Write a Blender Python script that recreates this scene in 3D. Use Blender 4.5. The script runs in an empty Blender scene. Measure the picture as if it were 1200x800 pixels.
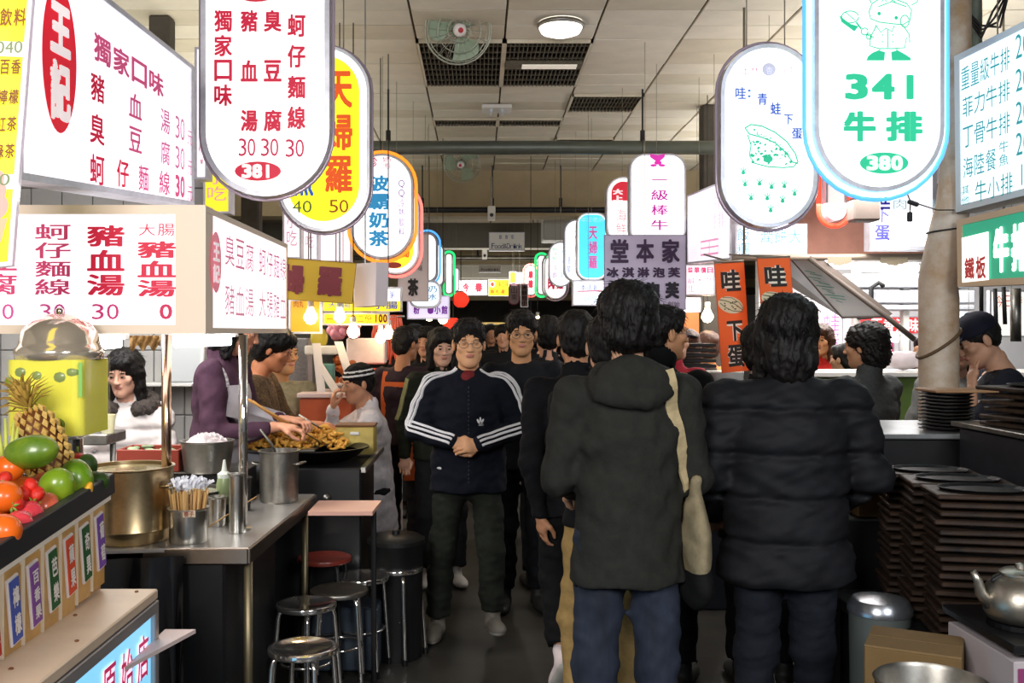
import bpy, math, random
import numpy as np
from mathutils import Vector, Matrix
from mathutils.bvhtree import BVHTree

C = bpy.context.scene.collection
sc = bpy.context.scene
# ------------------------------------------------------------------ camera, world, light, exposure
FOC, VX, VY, CAMZ = 1150.0, 562.0, 392.0, 1.6
cam = bpy.data.cameras.new('camera'); camo = bpy.data.objects.new('camera', cam); C.objects.link(camo)
camo.location = (0, 0, CAMZ); camo.rotation_euler = (math.pi/2, 0, 0)
cam.sensor_width = 36; cam.lens = 36*FOC/1200
cam.shift_x = (600-VX)/1200; cam.shift_y = (VY-400)/1200
cam.clip_start = 0.05; cam.clip_end = 200
sc.camera = camo
w = bpy.data.worlds.new('hall_ambient'); sc.world = w; w.use_nodes = True
w.node_tree.nodes['Background'].inputs[0].default_value = (0.8, 0.85, 1.0, 1)
w.node_tree.nodes['Background'].inputs[1].default_value = 0.16
sc.view_settings.view_transform = 'Standard'
try: sc.view_settings.look = 'None'
except Exception: pass
sc.view_settings.exposure = 0.0; sc.view_settings.gamma = 1.0; sc.view_settings.use_curve_mapping = False
sc.cycles.max_bounces = 6; sc.cycles.diffuse_bounces = 3; sc.cycles.glossy_bounces = 3
sc.cycles.transmission_bounces = 6; sc.cycles.transparent_max_bounces = 6
sc.cycles.sample_clamp_indirect = 4.0; sc.cycles.caustics_reflective = False; sc.cycles.caustics_refractive = False
sc.cycles.use_denoising = True

def area(loc, rot, sx, sy, power, col=(1, 1, 1), name='lamp'):
    l = bpy.data.lights.new(name, 'AREA'); l.shape = 'RECTANGLE'; l.size = sx; l.size_y = sy
    l.energy = power; l.color = col
    o = bpy.data.objects.new(name, l); C.objects.link(o); o.location = loc; o.rotation_euler = rot
    return o
# sign boxes and tube lights of the stalls behind the photographer (the aisle goes on there)
area((-1.3, -0.9, 2.6), (math.radians(62), 0, math.radians(-12)), 1.2, 1.0, 135, (1, .97, .93), 'stall_and_fill_light')
area((1.9, -0.9, 2.7), (math.radians(62), 0, math.radians(14)), 1.2, 1.0, 95, (.95, .98, 1), 'stall_and_fill_light')
# tube lights under the stall roofs left and right of the aisle, and the hall lights further in
area((-1.75, 4.3, 2.12), (0, 0, 0), .7, 1.6, 42, (1, .97, .92), 'stall_and_fill_light')
area((-2.3, 6.9, 2.3), (0, 0, 0), 1.2, 1.6, 85, (1, .86, .66), 'stall_and_fill_light')
area((2.9, 8.2, 2.4), (0, 0, 0), 2.6, 1.6, 120, (1, .98, .95), 'stall_and_fill_light')
area((2.2, 5.6, 2.35), (0, 0, 0), .8, .6, 22, (1, .97, .93), 'stall_and_fill_light')
for yy, e in ((14.8, 110), (20, 170), (26, 120)):
    area((.1, yy, 2.7), (0, 0, 0), 1.5, 1.5, e*.6, (1, .95, .85), 'hall_and_fill_light'); area((.1, yy, 2.3), (math.pi, 0, 0), 3., 2., e*.5, (1, .95, .85), 'hall_and_fill_light')  # the upward-facing areas are added fill that brightens the far beams
# added upward fill to brighten the ceiling, for glow off signs and stall tops
area((-1.9, 8.5, 2.75), (math.pi, 0, 0), .7, 6, 40, (1, .95, .80), 'stall_and_fill_light')
area((2.7, 8.0, 2.75), (math.pi, 0, 0), .7, 6, 68, (1, .95, .86), 'stall_and_fill_light')

# ------------------------------------------------------------------ helpers
def P(px, py, d): return Vector(((px-VX)/FOC*d, d, CAMZ+(VY-py)/FOC*d))
def lin(c):
    if isinstance(c, str):
        c = c.lstrip('#'); c = [int(c[i:i+2], 16)/255 for i in (0, 2, 4)]
    return tuple((x/12.92 if x <= .04045 else ((x+.055)/1.055)**2.4) for x in c)+(1,)
MATS = {}
def M(name, col='#888888', rough=.6, metal=0., emit=0., ecol=None, var=.0, scale=8., bump=0., alpha=1., trans=0., col2=None, spec=.5, coat=0., stretch=None, ior=1.45):
    if name in MATS: return MATS[name]
    m = bpy.data.materials.new(name); m.use_nodes = True; nt = m.node_tree; b = nt.nodes['Principled BSDF']
    base = lin(col); I = b.inputs
    I['Base Color'].default_value = base; I['Roughness'].default_value = rough; I['Metallic'].default_value = metal
    I['Specular IOR Level'].default_value = spec; I['IOR'].default_value = ior
    if coat: I['Coat Weight'].default_value = coat; I['Coat Roughness'].default_value = .12
    if trans: I['Transmission Weight'].default_value = trans
    if alpha < 1: I['Alpha'].default_value = alpha
    if emit:
        I['Emission Color'].default_value = lin(ecol or col); I['Emission Strength'].default_value = emit
    if var or bump or col2:
        tc = nt.nodes.new('ShaderNodeTexCoord'); mp = nt.nodes.new('ShaderNodeMapping'); n = nt.nodes.new('ShaderNodeTexNoise')
        n.inputs['Scale'].default_value = scale; n.inputs['Detail'].default_value = 6; n.inputs['Roughness'].default_value = .65
        if stretch: mp.inputs['Scale'].default_value = stretch
        nt.links.new(tc.outputs['Object'], mp.inputs[0]); nt.links.new(mp.outputs[0], n.inputs['Vector'])
        if var or col2:
            r = nt.nodes.new('ShaderNodeValToRGB'); e = r.color_ramp.elements
            e[0].position = .32; e[1].position = .68
            c2 = lin(col2) if col2 else tuple(min(1, x*(1+var)) for x in base[:3])+(1,)
            c1 = base if col2 else tuple(x*(1-var) for x in base[:3])+(1,)
            e[0].color = c1; e[1].color = c2
            nt.links.new(n.outputs['Fac'], r.inputs[0]); nt.links.new(r.outputs[0], I['Base Color'])
        if bump:
            bp = nt.nodes.new('ShaderNodeBump'); bp.inputs['Strength'].default_value = bump; bp.inputs['Distance'].default_value = .01
            nt.links.new(n.outputs['Fac'], bp.inputs['Height']); nt.links.new(bp.outputs[0], I['Normal'])
    MATS[name] = m; return m

def tag(o, label=None, cat=None, group=None, kind=None):
    if label: o['label'] = label
    if cat: o['category'] = cat
    if group: o['group'] = group
    if kind: o['kind'] = kind
    return o
def thing(name, label, cat, loc=(0, 0, 0), group=None):
    o = bpy.data.objects.new(name, None); C.objects.link(o); o.location = loc; o.empty_display_size = .1
    return tag(o, label, cat, group)
def copy_tree(o, parent=None):
    c = o.copy(); C.objects.link(c)
    if parent: c.parent = parent
    for ch in list(o.children): copy_tree(ch, c)
    return c

class G:
    """collects geometry, several materials; world coordinates; build() links ONE mesh object"""
    def __init__(s): s.v = []; s.f = []; s.m = []; s.n = 0
    def add(s, verts, faces, mat=0):
        s.v.extend([tuple(x) for x in verts])
        n = s.n
        for f in faces: s.f.append(tuple(i+n for i in f)); s.m.append(mat)
        s.n += len(verts); return s
    def box(s, c, size, mat=0, ch=.0, R=None):
        hx, hy, hz = [a/2 for a in size]; c = Vector(c)
        if ch <= 0:
            vs = [Vector((x*hx, y*hy, z*hz)) for x in (-1, 1) for y in (-1, 1) for z in (-1, 1)]
            fs = [(0, 1, 3, 2), (4, 6, 7, 5), (0, 4, 5, 1), (2, 3, 7, 6), (0, 2, 6, 4), (1, 5, 7, 3)]
        else:
            ch = min(ch, hx*.9, hy*.9, hz*.9); vs = []; idx = {}
            for x in (-1, 1):
                for y in (-1, 1):
                    for z in (-1, 1):
                        for k in range(3):
                            p = [x*(hx-ch), y*(hy-ch), z*(hz-ch)]; p[k] = (x*hx, y*hy, z*hz)[k]
                            idx[(x, y, z, k)] = len(vs); vs.append(Vector(p))
            fs = []
            for k in range(3):
                a, b = [i for i in range(3) if i != k]
                for sg in (-1, 1):
                    q = []
                    for (p1, p2) in ((-1, -1), (1, -1), (1, 1), (-1, 1)):
                        t = [0, 0, 0]; t[k] = sg; t[a] = p1; t[b] = p2; q.append(idx[(t[0], t[1], t[2], k)])
                    fs.append(tuple(q))
            for k in range(3):
                a, b = [i for i in range(3) if i != k]
                for sa in (-1, 1):
                    for sb in (-1, 1):
                        t0 = [0, 0, 0]; t0[a] = sa; t0[b] = sb; t1 = list(t0); t0[k] = -1; t1[k] = 1
                        fs.append((idx[(*t0, a)], idx[(*t0, b)], idx[(*t1, b)], idx[(*t1, a)]))
            for x in (-1, 1):
                for y in (-1, 1):
                    for z in (-1, 1): fs.append(tuple(idx[(x, y, z, k)] for k in range(3)))
        if R is not None: vs = [R @ v for v in vs]
        # orient outward
        out = []
        for f in fs:
            a, b, d = vs[f[0]], vs[f[1]], vs[f[2]]
            nrm = (b-a).cross(d-a); ctr = sum((vs[i] for i in f), Vector())/len(f)
            out.append(f if nrm.dot(ctr) > 0 else f[::-1])
        return s.add([v+c for v in vs], out, mat)
    def tube(s, pts, r, seg=10, mat=0, closed=False, caps=True):
        pts = [Vector(p) for p in pts]; n = len(pts)
        rr = r if isinstance(r, (list, tuple)) else [r]*n
        up = None; rings = []
        for i, p in enumerate(pts):
            if closed: t = pts[(i+1) % n]-pts[i-1]
            else: t = pts[min(i+1, n-1)]-pts[max(i-1, 0)]
            t = t.normalized() if t.length > 1e-9 else Vector((0, 0, 1))
            if up is None:
                up = Vector((0, 0, 1)) if abs(t.z) < .9 else Vector((1, 0, 0))
            u = (up-t*up.dot(t)); u = u.normalized() if u.length > 1e-6 else t.orthogonal().normalized()
            up = u; v = t.cross(u)
            rings.append([p+(u*math.cos(2*math.pi*k/seg)+v*math.sin(2*math.pi*k/seg))*rr[i] for k in range(seg)])
        vs = [q for R_ in rings for q in R_]; fs = []
        for i in range(n if closed else n-1):
            j = (i+1) % n
            for k in range(seg):
                k2 = (k+1) % seg
                fs.append((i*seg+k, j*seg+k, j*seg+k2, i*seg+k2)[::-1])
        if caps and not closed:
            fs.append(tuple(range(seg))[::-1]); fs.append(tuple((n-1)*seg+k for k in range(seg)))
        return s.add(vs, fs, mat)
    def lathe(s, c, prof, seg=32, mat=0, R=None, sx=1, sy=1):
        c = Vector(c); vs = []; fs = []; n = len(prof)
        for (r, z) in prof:
            for k in range(seg):
                a = 2*math.pi*k/seg; v = Vector((r*math.cos(a)*sx, r*math.sin(a)*sy, z))
                vs.append((R @ v if R is not None else v)+c)
        for i in range(n-1):
            for k in range(seg):
                k2 = (k+1) % seg; fs.append((i*seg+k, i*seg+k2, (i+1)*seg+k2, (i+1)*seg+k))
        if prof[0][0] > 1e-6: fs.append(tuple(range(seg))[::-1])
        if prof[-1][0] > 1e-6: fs.append(tuple((n-1)*seg+k for k in range(seg)))
        return s.add(vs, fs, mat)
    def ell(s, c, r, seg=20, rings=12, mat=0, R=None, fn=None):
        vs = []; fs = []; c = Vector(c)
        if not isinstance(r, (tuple, list)): r = (r, r, r)
        for i in range(rings+1):
            th = math.pi*i/rings
            for k in range(seg):
                a = 2*math.pi*k/seg
                u = Vector((math.sin(th)*math.cos(a), math.sin(th)*math.sin(a), -math.cos(th)))
                g = fn(u) if fn else 1.
                v = Vector((u.x*r[0]*g, u.y*r[1]*g, u.z*r[2]*g))
                vs.append((R @ v if R is not None else v)+c)
        for i in range(rings):
            for k in range(seg):
                k2 = (k+1) % seg; fs.append((i*seg+k, i*seg+k2, (i+1)*seg+k2, (i+1)*seg+k))
        return s.add(vs, fs, mat)
    def prism(s, poly, z0, z1, mat=0):
        n = len(poly); vs = [(x, y, z0) for x, y in poly]+[(x, y, z1) for x, y in poly]
        fs = [tuple(range(n))[::-1], tuple(range(n, 2*n))]+[(i, (i+1) % n, n+(i+1) % n, n+i) for i in range(n)]
        return s.add(vs, fs, mat)
    def slab(s, q, t, mat=0):
        """quad of 4 world points, thickened by t along its normal (backwards)"""
        q = [Vector(p) for p in q]; n = (q[1]-q[0]).cross(q[3]-q[0]).normalized()
        vs = q+[p+n*t for p in q]
        return s.add(vs, [(0, 1, 2, 3), (7, 6, 5, 4)]+[(i, 4+i, 4+(i+1) % 4, (i+1) % 4) for i in range(4)], mat)
    def arrays(s, V, F, mat=0, mi=None):
        n = s.n; s.v.extend(map(tuple, V.tolist()))
        s.f.extend([tuple(f) for f in (F+n).tolist()])
        s.m.extend(mi.tolist() if mi is not None else [mat]*len(F)); s.n += len(V); return s
    def build(s, name, mats, parent=None, smooth=False, loc=None):
        me = bpy.data.meshes.new(name); me.from_pydata(s.v, [], s.f)
        if not isinstance(mats, (list, tuple)): mats = [mats]
        for m in mats: me.materials.append(m)
        if any(s.m): me.polygons.foreach_set('material_index', s.m)
        if smooth is True: me.polygons.foreach_set('use_smooth', [True]*len(s.f))
        me.update()
        if smooth == 'auto':
            me.polygons.foreach_set('use_smooth', [True]*len(s.f)); me.set_sharp_from_angle(angle=math.radians(38))
        o = bpy.data.objects.new(name, me); C.objects.link(o)
        if loc is not None:
            me.transform(Matrix.Translation(-Vector(loc))); o.location = loc
        if parent:
            o.parent = parent
            if loc is None: o.location = -parent.location
            else: o.location = Vector(loc)-parent.location
        return o

def rotz(deg): return Matrix.Rotation(math.radians(deg), 3, 'Z')
def arc(c, r, a0, a1, n, ax1, ax2):
    return [Vector(c)+ax1*(r*math.cos(a0+(a1-a0)*i/n))+ax2*(r*math.sin(a0+(a1-a0)*i/n)) for i in range(n+1)]

# ------------------------------------------------------------------ lettering
_gl = {}
def glyph(ch, bold):
    k = (ch, bold)
    if k not in _gl:
        c = bpy.data.curves.new('t', 'FONT'); c.body = ch; c.offset = 0; c.resolution_u = 3
        o = bpy.data.objects.new('t', c); C.objects.link(o)
        bpy.context.view_layer.update()
        me = bpy.data.meshes.new_from_object(o.evaluated_get(bpy.context.evaluated_depsgraph_get()))
        V = np.array([v.co[:2] for v in me.vertices]).reshape(-1, 2); F = [tuple(p.vertices) for p in me.polygons]
        bpy.data.objects.remove(o); bpy.data.curves.remove(c); bpy.data.meshes.remove(me)
        _gl[k] = (V, F)
    return _gl[k]

class Surf:
    """flat quad TL,TR,BR,BL; maps u right, v down"""
    def __init__(s, q):
        s.q = [Vector(p) for p in q]; TL, TR, BR, BL = s.q
        s.W = ((TR-TL).length+(BR-BL).length)/2; s.H = ((BL-TL).length+(BR-TR).length)/2
        s.n = (BL-TL).cross(TR-TL).normalized()
        ctr = (TL+TR+BR+BL)/4
        # the reading side: u runs right and v down as seen from the normal's side
    def at(s, u, v, off=0.):
        TL, TR, BR, BL = s.q
        return TL*(1-u)*(1-v)+TR*u*(1-v)+BR*u*v+BL*(1-u)*v+s.n*off
def rrect(W, H, r, ins=0., seg=10):
    r = max(0.0, min(r, W/2, H/2)); x0, y0, x1, y1 = ins, ins, W-ins, H-ins; r2 = max(r-ins, 0.)
    if r2 < 1e-4: return [(x0, y0), (x1, y0), (x1, y1), (x0, y1)]
    pts = []
    for cx, cy, a in ((x1-r2, y0+r2, -90), (x1-r2, y1-r2, 0), (x0+r2, y1-r2, 90), (x0+r2, y0+r2, 180)):
        for i in range(seg+1):
            t = math.radians(a+90*i/seg); pts.append((cx+r2*math.cos(t), cy+r2*math.sin(t)))
    return pts
def write(g, S, text, box, mat=0, off=.003, bold=.02, vert=False, pad=.1, slant=0.):
    u0, v0, u1, v1 = box; n = len(text)
    for i, ch in enumerate(text):
        if ch == ' ': continue
        if vert: a0, a1, b0, b1 = u0, u1, v0+(v1-v0)*i/n, v0+(v1-v0)*(i+1)/n
        else: a0, a1, b0, b1 = u0+(u1-u0)*i/n, u0+(u1-u0)*(i+1)/n, v0, v1
        V, F = glyph(ch, 0)
        if not len(V): continue
        mn, mx = V.min(0), V.max(0); w_, h_ = mx-mn
        if ch in '一二三1Il|:.-:•·ー': mn = np.array([(mn[0]+mx[0])/2-(.5 if ch in '一二三ー' else .3), -.1]); w_, h_ = (1.0 if ch in '一二三ー' else .6), .96
        if ch == '1': mn = np.array([(V[:, 0].min()+V[:, 0].max())/2-.25, -.01]); w_, h_ = .5, .73
        if ch.islower() or ch in '&': mn[1] = -.01; h_ = .75
        p = pad
        if vert: a0_, a1_, b0_, b1_ = a0, a1, b0+(b1-b0)*p/2, b1-(b1-b0)*p/2
        else: a0_, a1_, b0_, b1_ = a0+(a1-a0)*p/2, a1-(a1-a0)*p/2, b0, b1
        bb = max(bold, 0.); cps = [(0, 0)] if bb < .008 else ([(-1, -.7), (1, .7), (-1, .7), (1, -.7)] if bb < .03 else [(-1, -.7), (1, .7), (-1, .7), (1, -.7), (0, 0), (-.5, 0), (.5, 0), (0, .9), (0, -.9)])
        for ic, (dx, dy) in enumerate(cps):
            pts = []
            for x, y in V:
                fx = (x+dx*bb-mn[0]+bb)/(w_+2*bb); fy = 1-(y+dy*bb-mn[1]+bb)/(h_+2*bb)
                pts.append(S.at(a0_+(a1_-a0_)*fx+slant*(1-fy)*(b1-b0), b0_+(b1_-b0_)*fy, off+ic*.00008))
            g.add(pts, F, mat)
def blob(g, S, cu, cv, ru, rv, mat=0, off=.002, seg=24, rot=0.):
    asp = S.H/S.W; pts = [S.at(cu, cv, off)]
    for k in range(seg):
        a = 2*math.pi*k/seg; x, y = ru*math.cos(a), rv*math.sin(a)*asp
        c, s_ = math.cos(rot), math.sin(rot); x, y = x*c-y*s_, (x*s_+y*c)/asp
        pts.append(S.at(cu+x, cv+y, off))
    g.add(pts, [(0, 1+(k+1) % seg, 1+k) for k in range(seg)], mat)
def poly(g, S, pts, mat=0, off=.002):
    g.add([S.at(u, v, off) for u, v in pts], [tuple(range(len(pts)))], mat)
def stroke(g, S, pts, wd, mat=0, off=.0025, closed=False):
    asp = S.H/S.W; q = [Vector((u, v*asp)) for u, v in pts]; n = len(q); L = []; R_ = []
    for i in range(n):
        a = q[i-1] if (i or closed) else q[0]; b = q[(i+1) % n] if (i < n-1 or closed) else q[-1]
        t = (b-a); t = t.normalized() if t.length > 0 else Vector((1, 0)); nn = Vector((-t.y, t.x))*wd/2
        L.append(q[i]+nn); R_.append(q[i]-nn)
    vs = [S.at(p.x, p.y/asp, off) for p in L]+[S.at(p.x, p.y/asp, off) for p in R_]
    g.add(vs, [(i, (i+1) % n, n+(i+1) % n, n+i) for i in range(n if closed else n-1)], mat)
def ringpts(cu, cv, ru, rv, n=28, a0=0, a1=360):
    return [(cu+ru*math.cos(math.radians(a0+(a1-a0)*i/n)), cv+rv*math.sin(math.radians(a0+(a1-a0)*i/n))) for i in range(n if a1-a0 >= 360 else n+1)]

LIT = {}
def lit(col, k=1.15):
    key = (col, k)
    if key not in LIT: LIT[key] = M('backlit_'+col.strip('#')+'_%g' % k, col, .35, emit=k)
    return LIT[key]
def ink(col, k=.55):
    key = ('i', col, k)
    if key not in LIT: LIT[key] = M('print_'+col.strip('#')+'_%g' % k, col, .5, emit=k)
    return LIT[key]
def paint(col): return M('paint_'+col.strip('#'), col, .6)
STEEL_RIM = M('brushed_aluminium', '#d2d2dc', .4, .5, var=.15, scale=14)
DARK_RIM = M('dull_sign_tin', '#9a9aa4', .4, .6, var=.2, scale=10)

def sign(label, corners, shape=0., depth=.12, panel='#ffffff', k=1.08, rim=.012, rimmat=None, letters=(), neon=None, neon2=None,
         cat='sign', group=None, name='sign_box', back=True, litpanel=True, hang=3.6, artfn=None, inner=None, bold=.02, inkk=.38, rods=2):
    if len(corners) == 5:
        x0, y0, x1, y1, d = corners; corners = [(x0, y0, d), (x1, y0, d), (x1, y1, d), (x0, y1, d)]
    q = [P(*c) for c in corners]; S = Surf(q); W, H = S.W, S.H
    r = shape*W/2
    base = (q[0]+q[1]+q[2]+q[3])/4
    root = thing(name, label, cat, (q[2]+q[3])/2, group)
    def pt(x, y, off): return S.at(x/W, y/H, off)
    o0 = rrect(W, H, r); o1 = rrect(W, H, r, rim); n = len(o0)
    g = G()
    vs = [pt(x, y, 0) for x, y in o0]+[pt(x, y, 0) for x, y in o1]+[pt(x, y, -depth) for x, y in o0]+[pt(x, y, -depth) for x, y in o1]+[pt(x, y, -.008) for x, y in o1]+[pt(x, y, -depth+.008) for x, y in o1]
    fs = []
    for i in range(n):
        j = (i+1) % n
        fs += [(i, n+i, n+j, j), (i, j, 2*n+j, 2*n+i), (2*n+i, 2*n+j, 3*n+j, 3*n+i), (n+i, 4*n+i, 4*n+j, n+j), (3*n+i, 3*n+j, 5*n+j, 5*n+i)]
    g.add(vs, fs); g.build('frame', rimmat or STEEL_RIM, root)
    pm = lit(panel, k) if litpanel else paint(panel)
    g = G(); vs = [pt(x, y, -.006) for x, y in o1]
    c0 = S.at(.5, .5, -.006); g.add(vs+[c0], [(n, (i+1) % n, i) for i in range(n)])
    g.build('panel', pm, root)
    if back:
        g = G(); vs = [pt(x, y, -depth+.006) for x, y in o1]; c0 = S.at(.5, .5, -depth+.006)
        g.add(vs+[c0], [(n, i, (i+1) % n) for i in range(n)]); g.build('back_panel', pm, root)
    lk = (lambda c: ink(c, inkk)) if litpanel else paint
    if inner:
        g = G(); ins = inner[1]*W; oi = rrect(W, H, r, ins); g.add([pt(x, y, -.003) for x, y in oi]+[S.at(.5, .5, -.003)], [(len(oi), (i+1) % len(oi), i) for i in range(len(oi))])
        g.build('colour_field', lit(inner[0], 1.0) if litpanel else paint(inner[0]), root)
    cols = []; g = G()
    def ci(c):
        m = c if not isinstance(c, str) else lk(c)
        if m not in cols: cols.append(m)
        return cols.index(m)
    if artfn: artfn(g, S, ci)
    for L in letters:
        t, bx, col = L[0], L[1], L[2]; o = L[3] if len(L) > 3 else {}
        b = ((bx[0]-S_px(corners, 0))/S_w(corners), (bx[1]-S_py(corners, 0))/S_h(corners), (bx[2]-S_px(corners, 0))/S_w(corners), (bx[3]-S_py(corners, 0))/S_h(corners)) if o.get('px', True) else bx
        write(g, S, t, b, ci(col), vert=o.get('v', False), bold=o.get('b', bold), off=o.get('off', .001), pad=o.get('pad', .12), slant=o.get('sl', 0))
    if g.n: g.build('lettering', cols, root)
    for nn in (neon, neon2):
        if nn:
            mat, off, rad = nn; oo = rrect(W+2*off, H+2*off, r+off if r else .03, 0, 8)
            g = G(); g.tube([pt(x-off, y-off, -depth*.3) for x, y in oo], rad, 8, closed=True)
            g.build('neon_tube', mat, root, True)
    if hang:
        far = corners[0][2] > 6
        top = [S.at(.3, 0, -depth/2), S.at(.7, 0, -depth/2)] if rods == 2 and not far else [S.at(.5, 0, -depth/2)]
        for p in top:
            if p.z < hang-.02:
                g = G(); g.tube([p, (p.x, p.y, hang)], .0018 if far else .0035, 5); g.build('hanger', M('grey_rod', '#8f897c', .5, .5), root, True)
    return root
def S_px(c, i): return c[0][0]
def S_w(c): return c[1][0]-c[0][0]
def S_py(c, i): return c[0][1]
def S_h(c): return c[3][1]-c[0][1]
# ------------------------------------------------------------------ setting
R = random.Random(7)
CH = 3.6
m_floor = M('wet_dark_concrete', '#3b3935', .42, var=.45, scale=1.6, bump=.25, spec=.4)
m_tile = M('ceiling_tile', '#d9d3c4', .8, var=.07, scale=3.)
m_tile2 = M('ceiling_tile_worn', '#cbc3b0', .8, var=.1, scale=2.)
m_joint = M('ceiling_void', '#6b6254', .9)
m_beam = M('painted_beam', '#a8997c', .8, var=.12, scale=2.)
m_grey = M('grey_beam', '#6a675f', .8, var=.1, scale=2.)
m_dark = M('dark_metal', '#2a2a2b', .5, .5, var=.2)
m_steel = M('stainless_steel', '#c4c2bd', .28, 1., var=.12, scale=12, bump=.03)
m_steel2 = M('worn_steel', '#8d8a84', .38, .95, var=.3, scale=9, bump=.06)
m_white = M('white_enamel', '#dedcd8', .5)
m_black = M('black_sheet', '#121214', .45, var=.4, scale=6, bump=.1)
m_tube = M('fluorescent_tube', '#ffffff', .4, emit=9., ecol='#f6fbff')
m_tubew = M('fluorescent_tube_warm', '#ffffff', .4, emit=7., ecol='#fff1e0')
m_bulb = M('lit_bulb', '#fff4dc', .4, emit=22., ecol='#ffd9a0')

g = G(); g.box((0, 20, -.05), (16, 50, .1)); floor = g.build('floor', m_floor); tag(floor, kind='structure')
# ceiling slab with tiles as pieces
g = G(); g.box((0, 3.9, CH+.07), (16, 16.2, .1)); ceil = g.build('ceiling', m_joint); tag(ceil, kind='structure')
tw, tl = .6, .3; X0, Y0 = -.43, 6.65
def tile_mesh(m, nm):
    g = G(); g.box((0, 0, 0), (tw-.014, tl-.01, .02), ch=.004); me_o = g.build('tile', m); me = me_o.data; bpy.data.objects.remove(me_o); return me
tm = [tile_mesh(m_tile, 'a'), tile_mesh(m_tile2, 'b')]
skip = {}
def cell(i, j): return (X0+tw*(i+.5), Y0+tl*(j+.5))
grilles = [(0, 0, 4), (1, 0, 4), (2, 5, 7), (0, 12, 14), (1, 12, 14), (2, 11, 13), (0, 8, 9), (1, 8, 9)]
for gi, (ci_, j0, j1) in enumerate(grilles):
    for j in range(j0, j1): skip[(ci_, j)] = 1
for i in range(-5, 7):
    for j in range(-5, 18):
        if (i, j) in skip: continue
        x, y = cell(i, j)
        o = bpy.data.objects.new('tile', tm[0] if R.random() < .6 else tm[1]); C.objects.link(o); o.parent = ceil
        o.location = (x, y, CH+.01+R.uniform(-.003, .003)); o.rotation_euler = (R.uniform(-.006, .006), R.uniform(-.004, .004), 0)
m_louv = M('ceiling_louvre', '#5d5647', .6, .3, var=.2, scale=12)
m_slot = M('lamp_slot', '#efe8d8', .5, emit=.35)
for gi, (ci_, j0, j1) in enumerate(grilles):
    x, ya = cell(ci_, j0); x0 = x-tw/2; y0 = Y0+tl*j0; y1 = Y0+tl*j1
    r = thing('ceiling_louvre', ['dark slatted ceiling louvre above the aisle behind the big fan', 'dark slatted ceiling louvre holding a lamp slot', 'small dark louvre right of the tube fitting',
        'far left dark louvre just before the beam', 'far dark louvre beside the small fan', 'far dark louvre right of the small fan', 'narrow dark louvre left before the green pipe', 'narrow dark louvre right before the green pipe'][gi], 'vent', (x, (y0+y1)/2, CH), 'louvres in the tiled ceiling')
    g = G(); g.box((x, (y0+y1)/2, CH+.015), (tw, y1-y0, .01)); g.build('backing', M('louvre_void', '#2d2a24', .9), r)
    g = G()
    for k in range(int(tw/.03)): g.box((x0+.015+k*.03, (y0+y1)/2, CH-.005), (.006, y1-y0-.03, .03))
    for yy in np.arange(y0+.1, y1-.05, .15): g.box((x, yy, CH-.004), (tw-.02, .006, .03))
    tag(g.build('slat', m_louv, r), kind='stuff')
    g = G()
    for yy in (y0+.008, y1-.008): g.box((x, yy, CH-.008), (tw, .016, .03))
    for xx in (x0+.008, x0+tw-.008): g.box((xx, (y0+y1)/2, CH-.008), (.016, y1-y0, .03))
    g.build('frame', m_tile2, r)
    if gi == 1:
        g = G(); g.box((x, (y0+y1)/2-.06, CH-.02), (tw-.04, .16, .03)); g.build('slot_frame', m_louv, r)
        g = G(); g.box((x+.04, (y0+y1)/2-.06, CH-.037), (tw-.2, .1, .01)); g.build('diffuser', m_slot, r)
# cross tees
# beams and the low ceiling beyond
def struct(name, g, m, parent=None):
    o = g.build(name, m, parent)
    if not parent: tag(o, kind='structure')
    return o
g = G(); g.box((0, 12.2, 3.33), (16, .4, .56)); struct('trim_1', g, m_beam)
g = G(); g.box((0, 16.2, 3.5), (16, 7.6, .1)); struct('ceiling_far', g, m_joint)
g = G(); g.box((0, 14.2, 3.02), (16, .3, .36)); struct('trim_2', g, m_grey)
g = G(); g.box((0, 17.6, 3.0), (16, .3, .3)); struct('trim_3', g, m_beam)
g = G(); g.box((0, 25.2, 3.05), (16, 10.4, .1)); struct('ceiling_end', g, m_grey)
for k, yy in enumerate((20.2, 23.0, 26.0, 29)):
    g = G(); g.box((0, yy, 2.9-.05*k), (16, .25, .28)); struct('trim_%d' % (4+k), g, m_beam if k % 2 else m_grey)
g = G(); g.box((0, 30.6, 1.8), (16, .2, 3.6)); struct('wall_back', g, M('far_dark_wall', '#3f3a36', .8, var=.3, scale=2))
# side walls
g = G(); g.box((-4.6, 14, 1.8), (.15, 34, 3.7)); struct('wall_left', g, M('left_wall_paint', '#b9b4a8', .8, var=.12))
g = G(); g.box((7.5, 14, 1.8), (.15, 34, 3.7)); struct('wall_right', g, M('right_wall_paint', '#c4c4c6', .8, var=.1))
# tiled partition behind the noodle stall
pw = tag(struct('wall_partition_left', G().box((-2.6, 5.75, 1.3), (2.2, .1, 2.6)), M('tile_grout', '#6e6d6c', .9)), kind='structure')
wt = G().box((0, 0, 0), (.172, .014, .182), ch=.004).build('tile', M('glazed_white_tile', '#b8b6b4', .25, var=.08, scale=4)); wtm = wt.data; bpy.data.objects.remove(wt)
for i in range(12):
    for j in range(4, 14):
        o = bpy.data.objects.new('tile', wtm); C.objects.link(o); o.parent = pw; o.location = (-3.58+i*.178, 5.695, .1+j*.188)
# bright shop interior behind right
g = G(); g.box((5.1, 9.9, 1.75), (4.6, .12, 3.5)); struct('wall_shop_right', g, M('shop_wall', '#eeeff4', .6))
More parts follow.
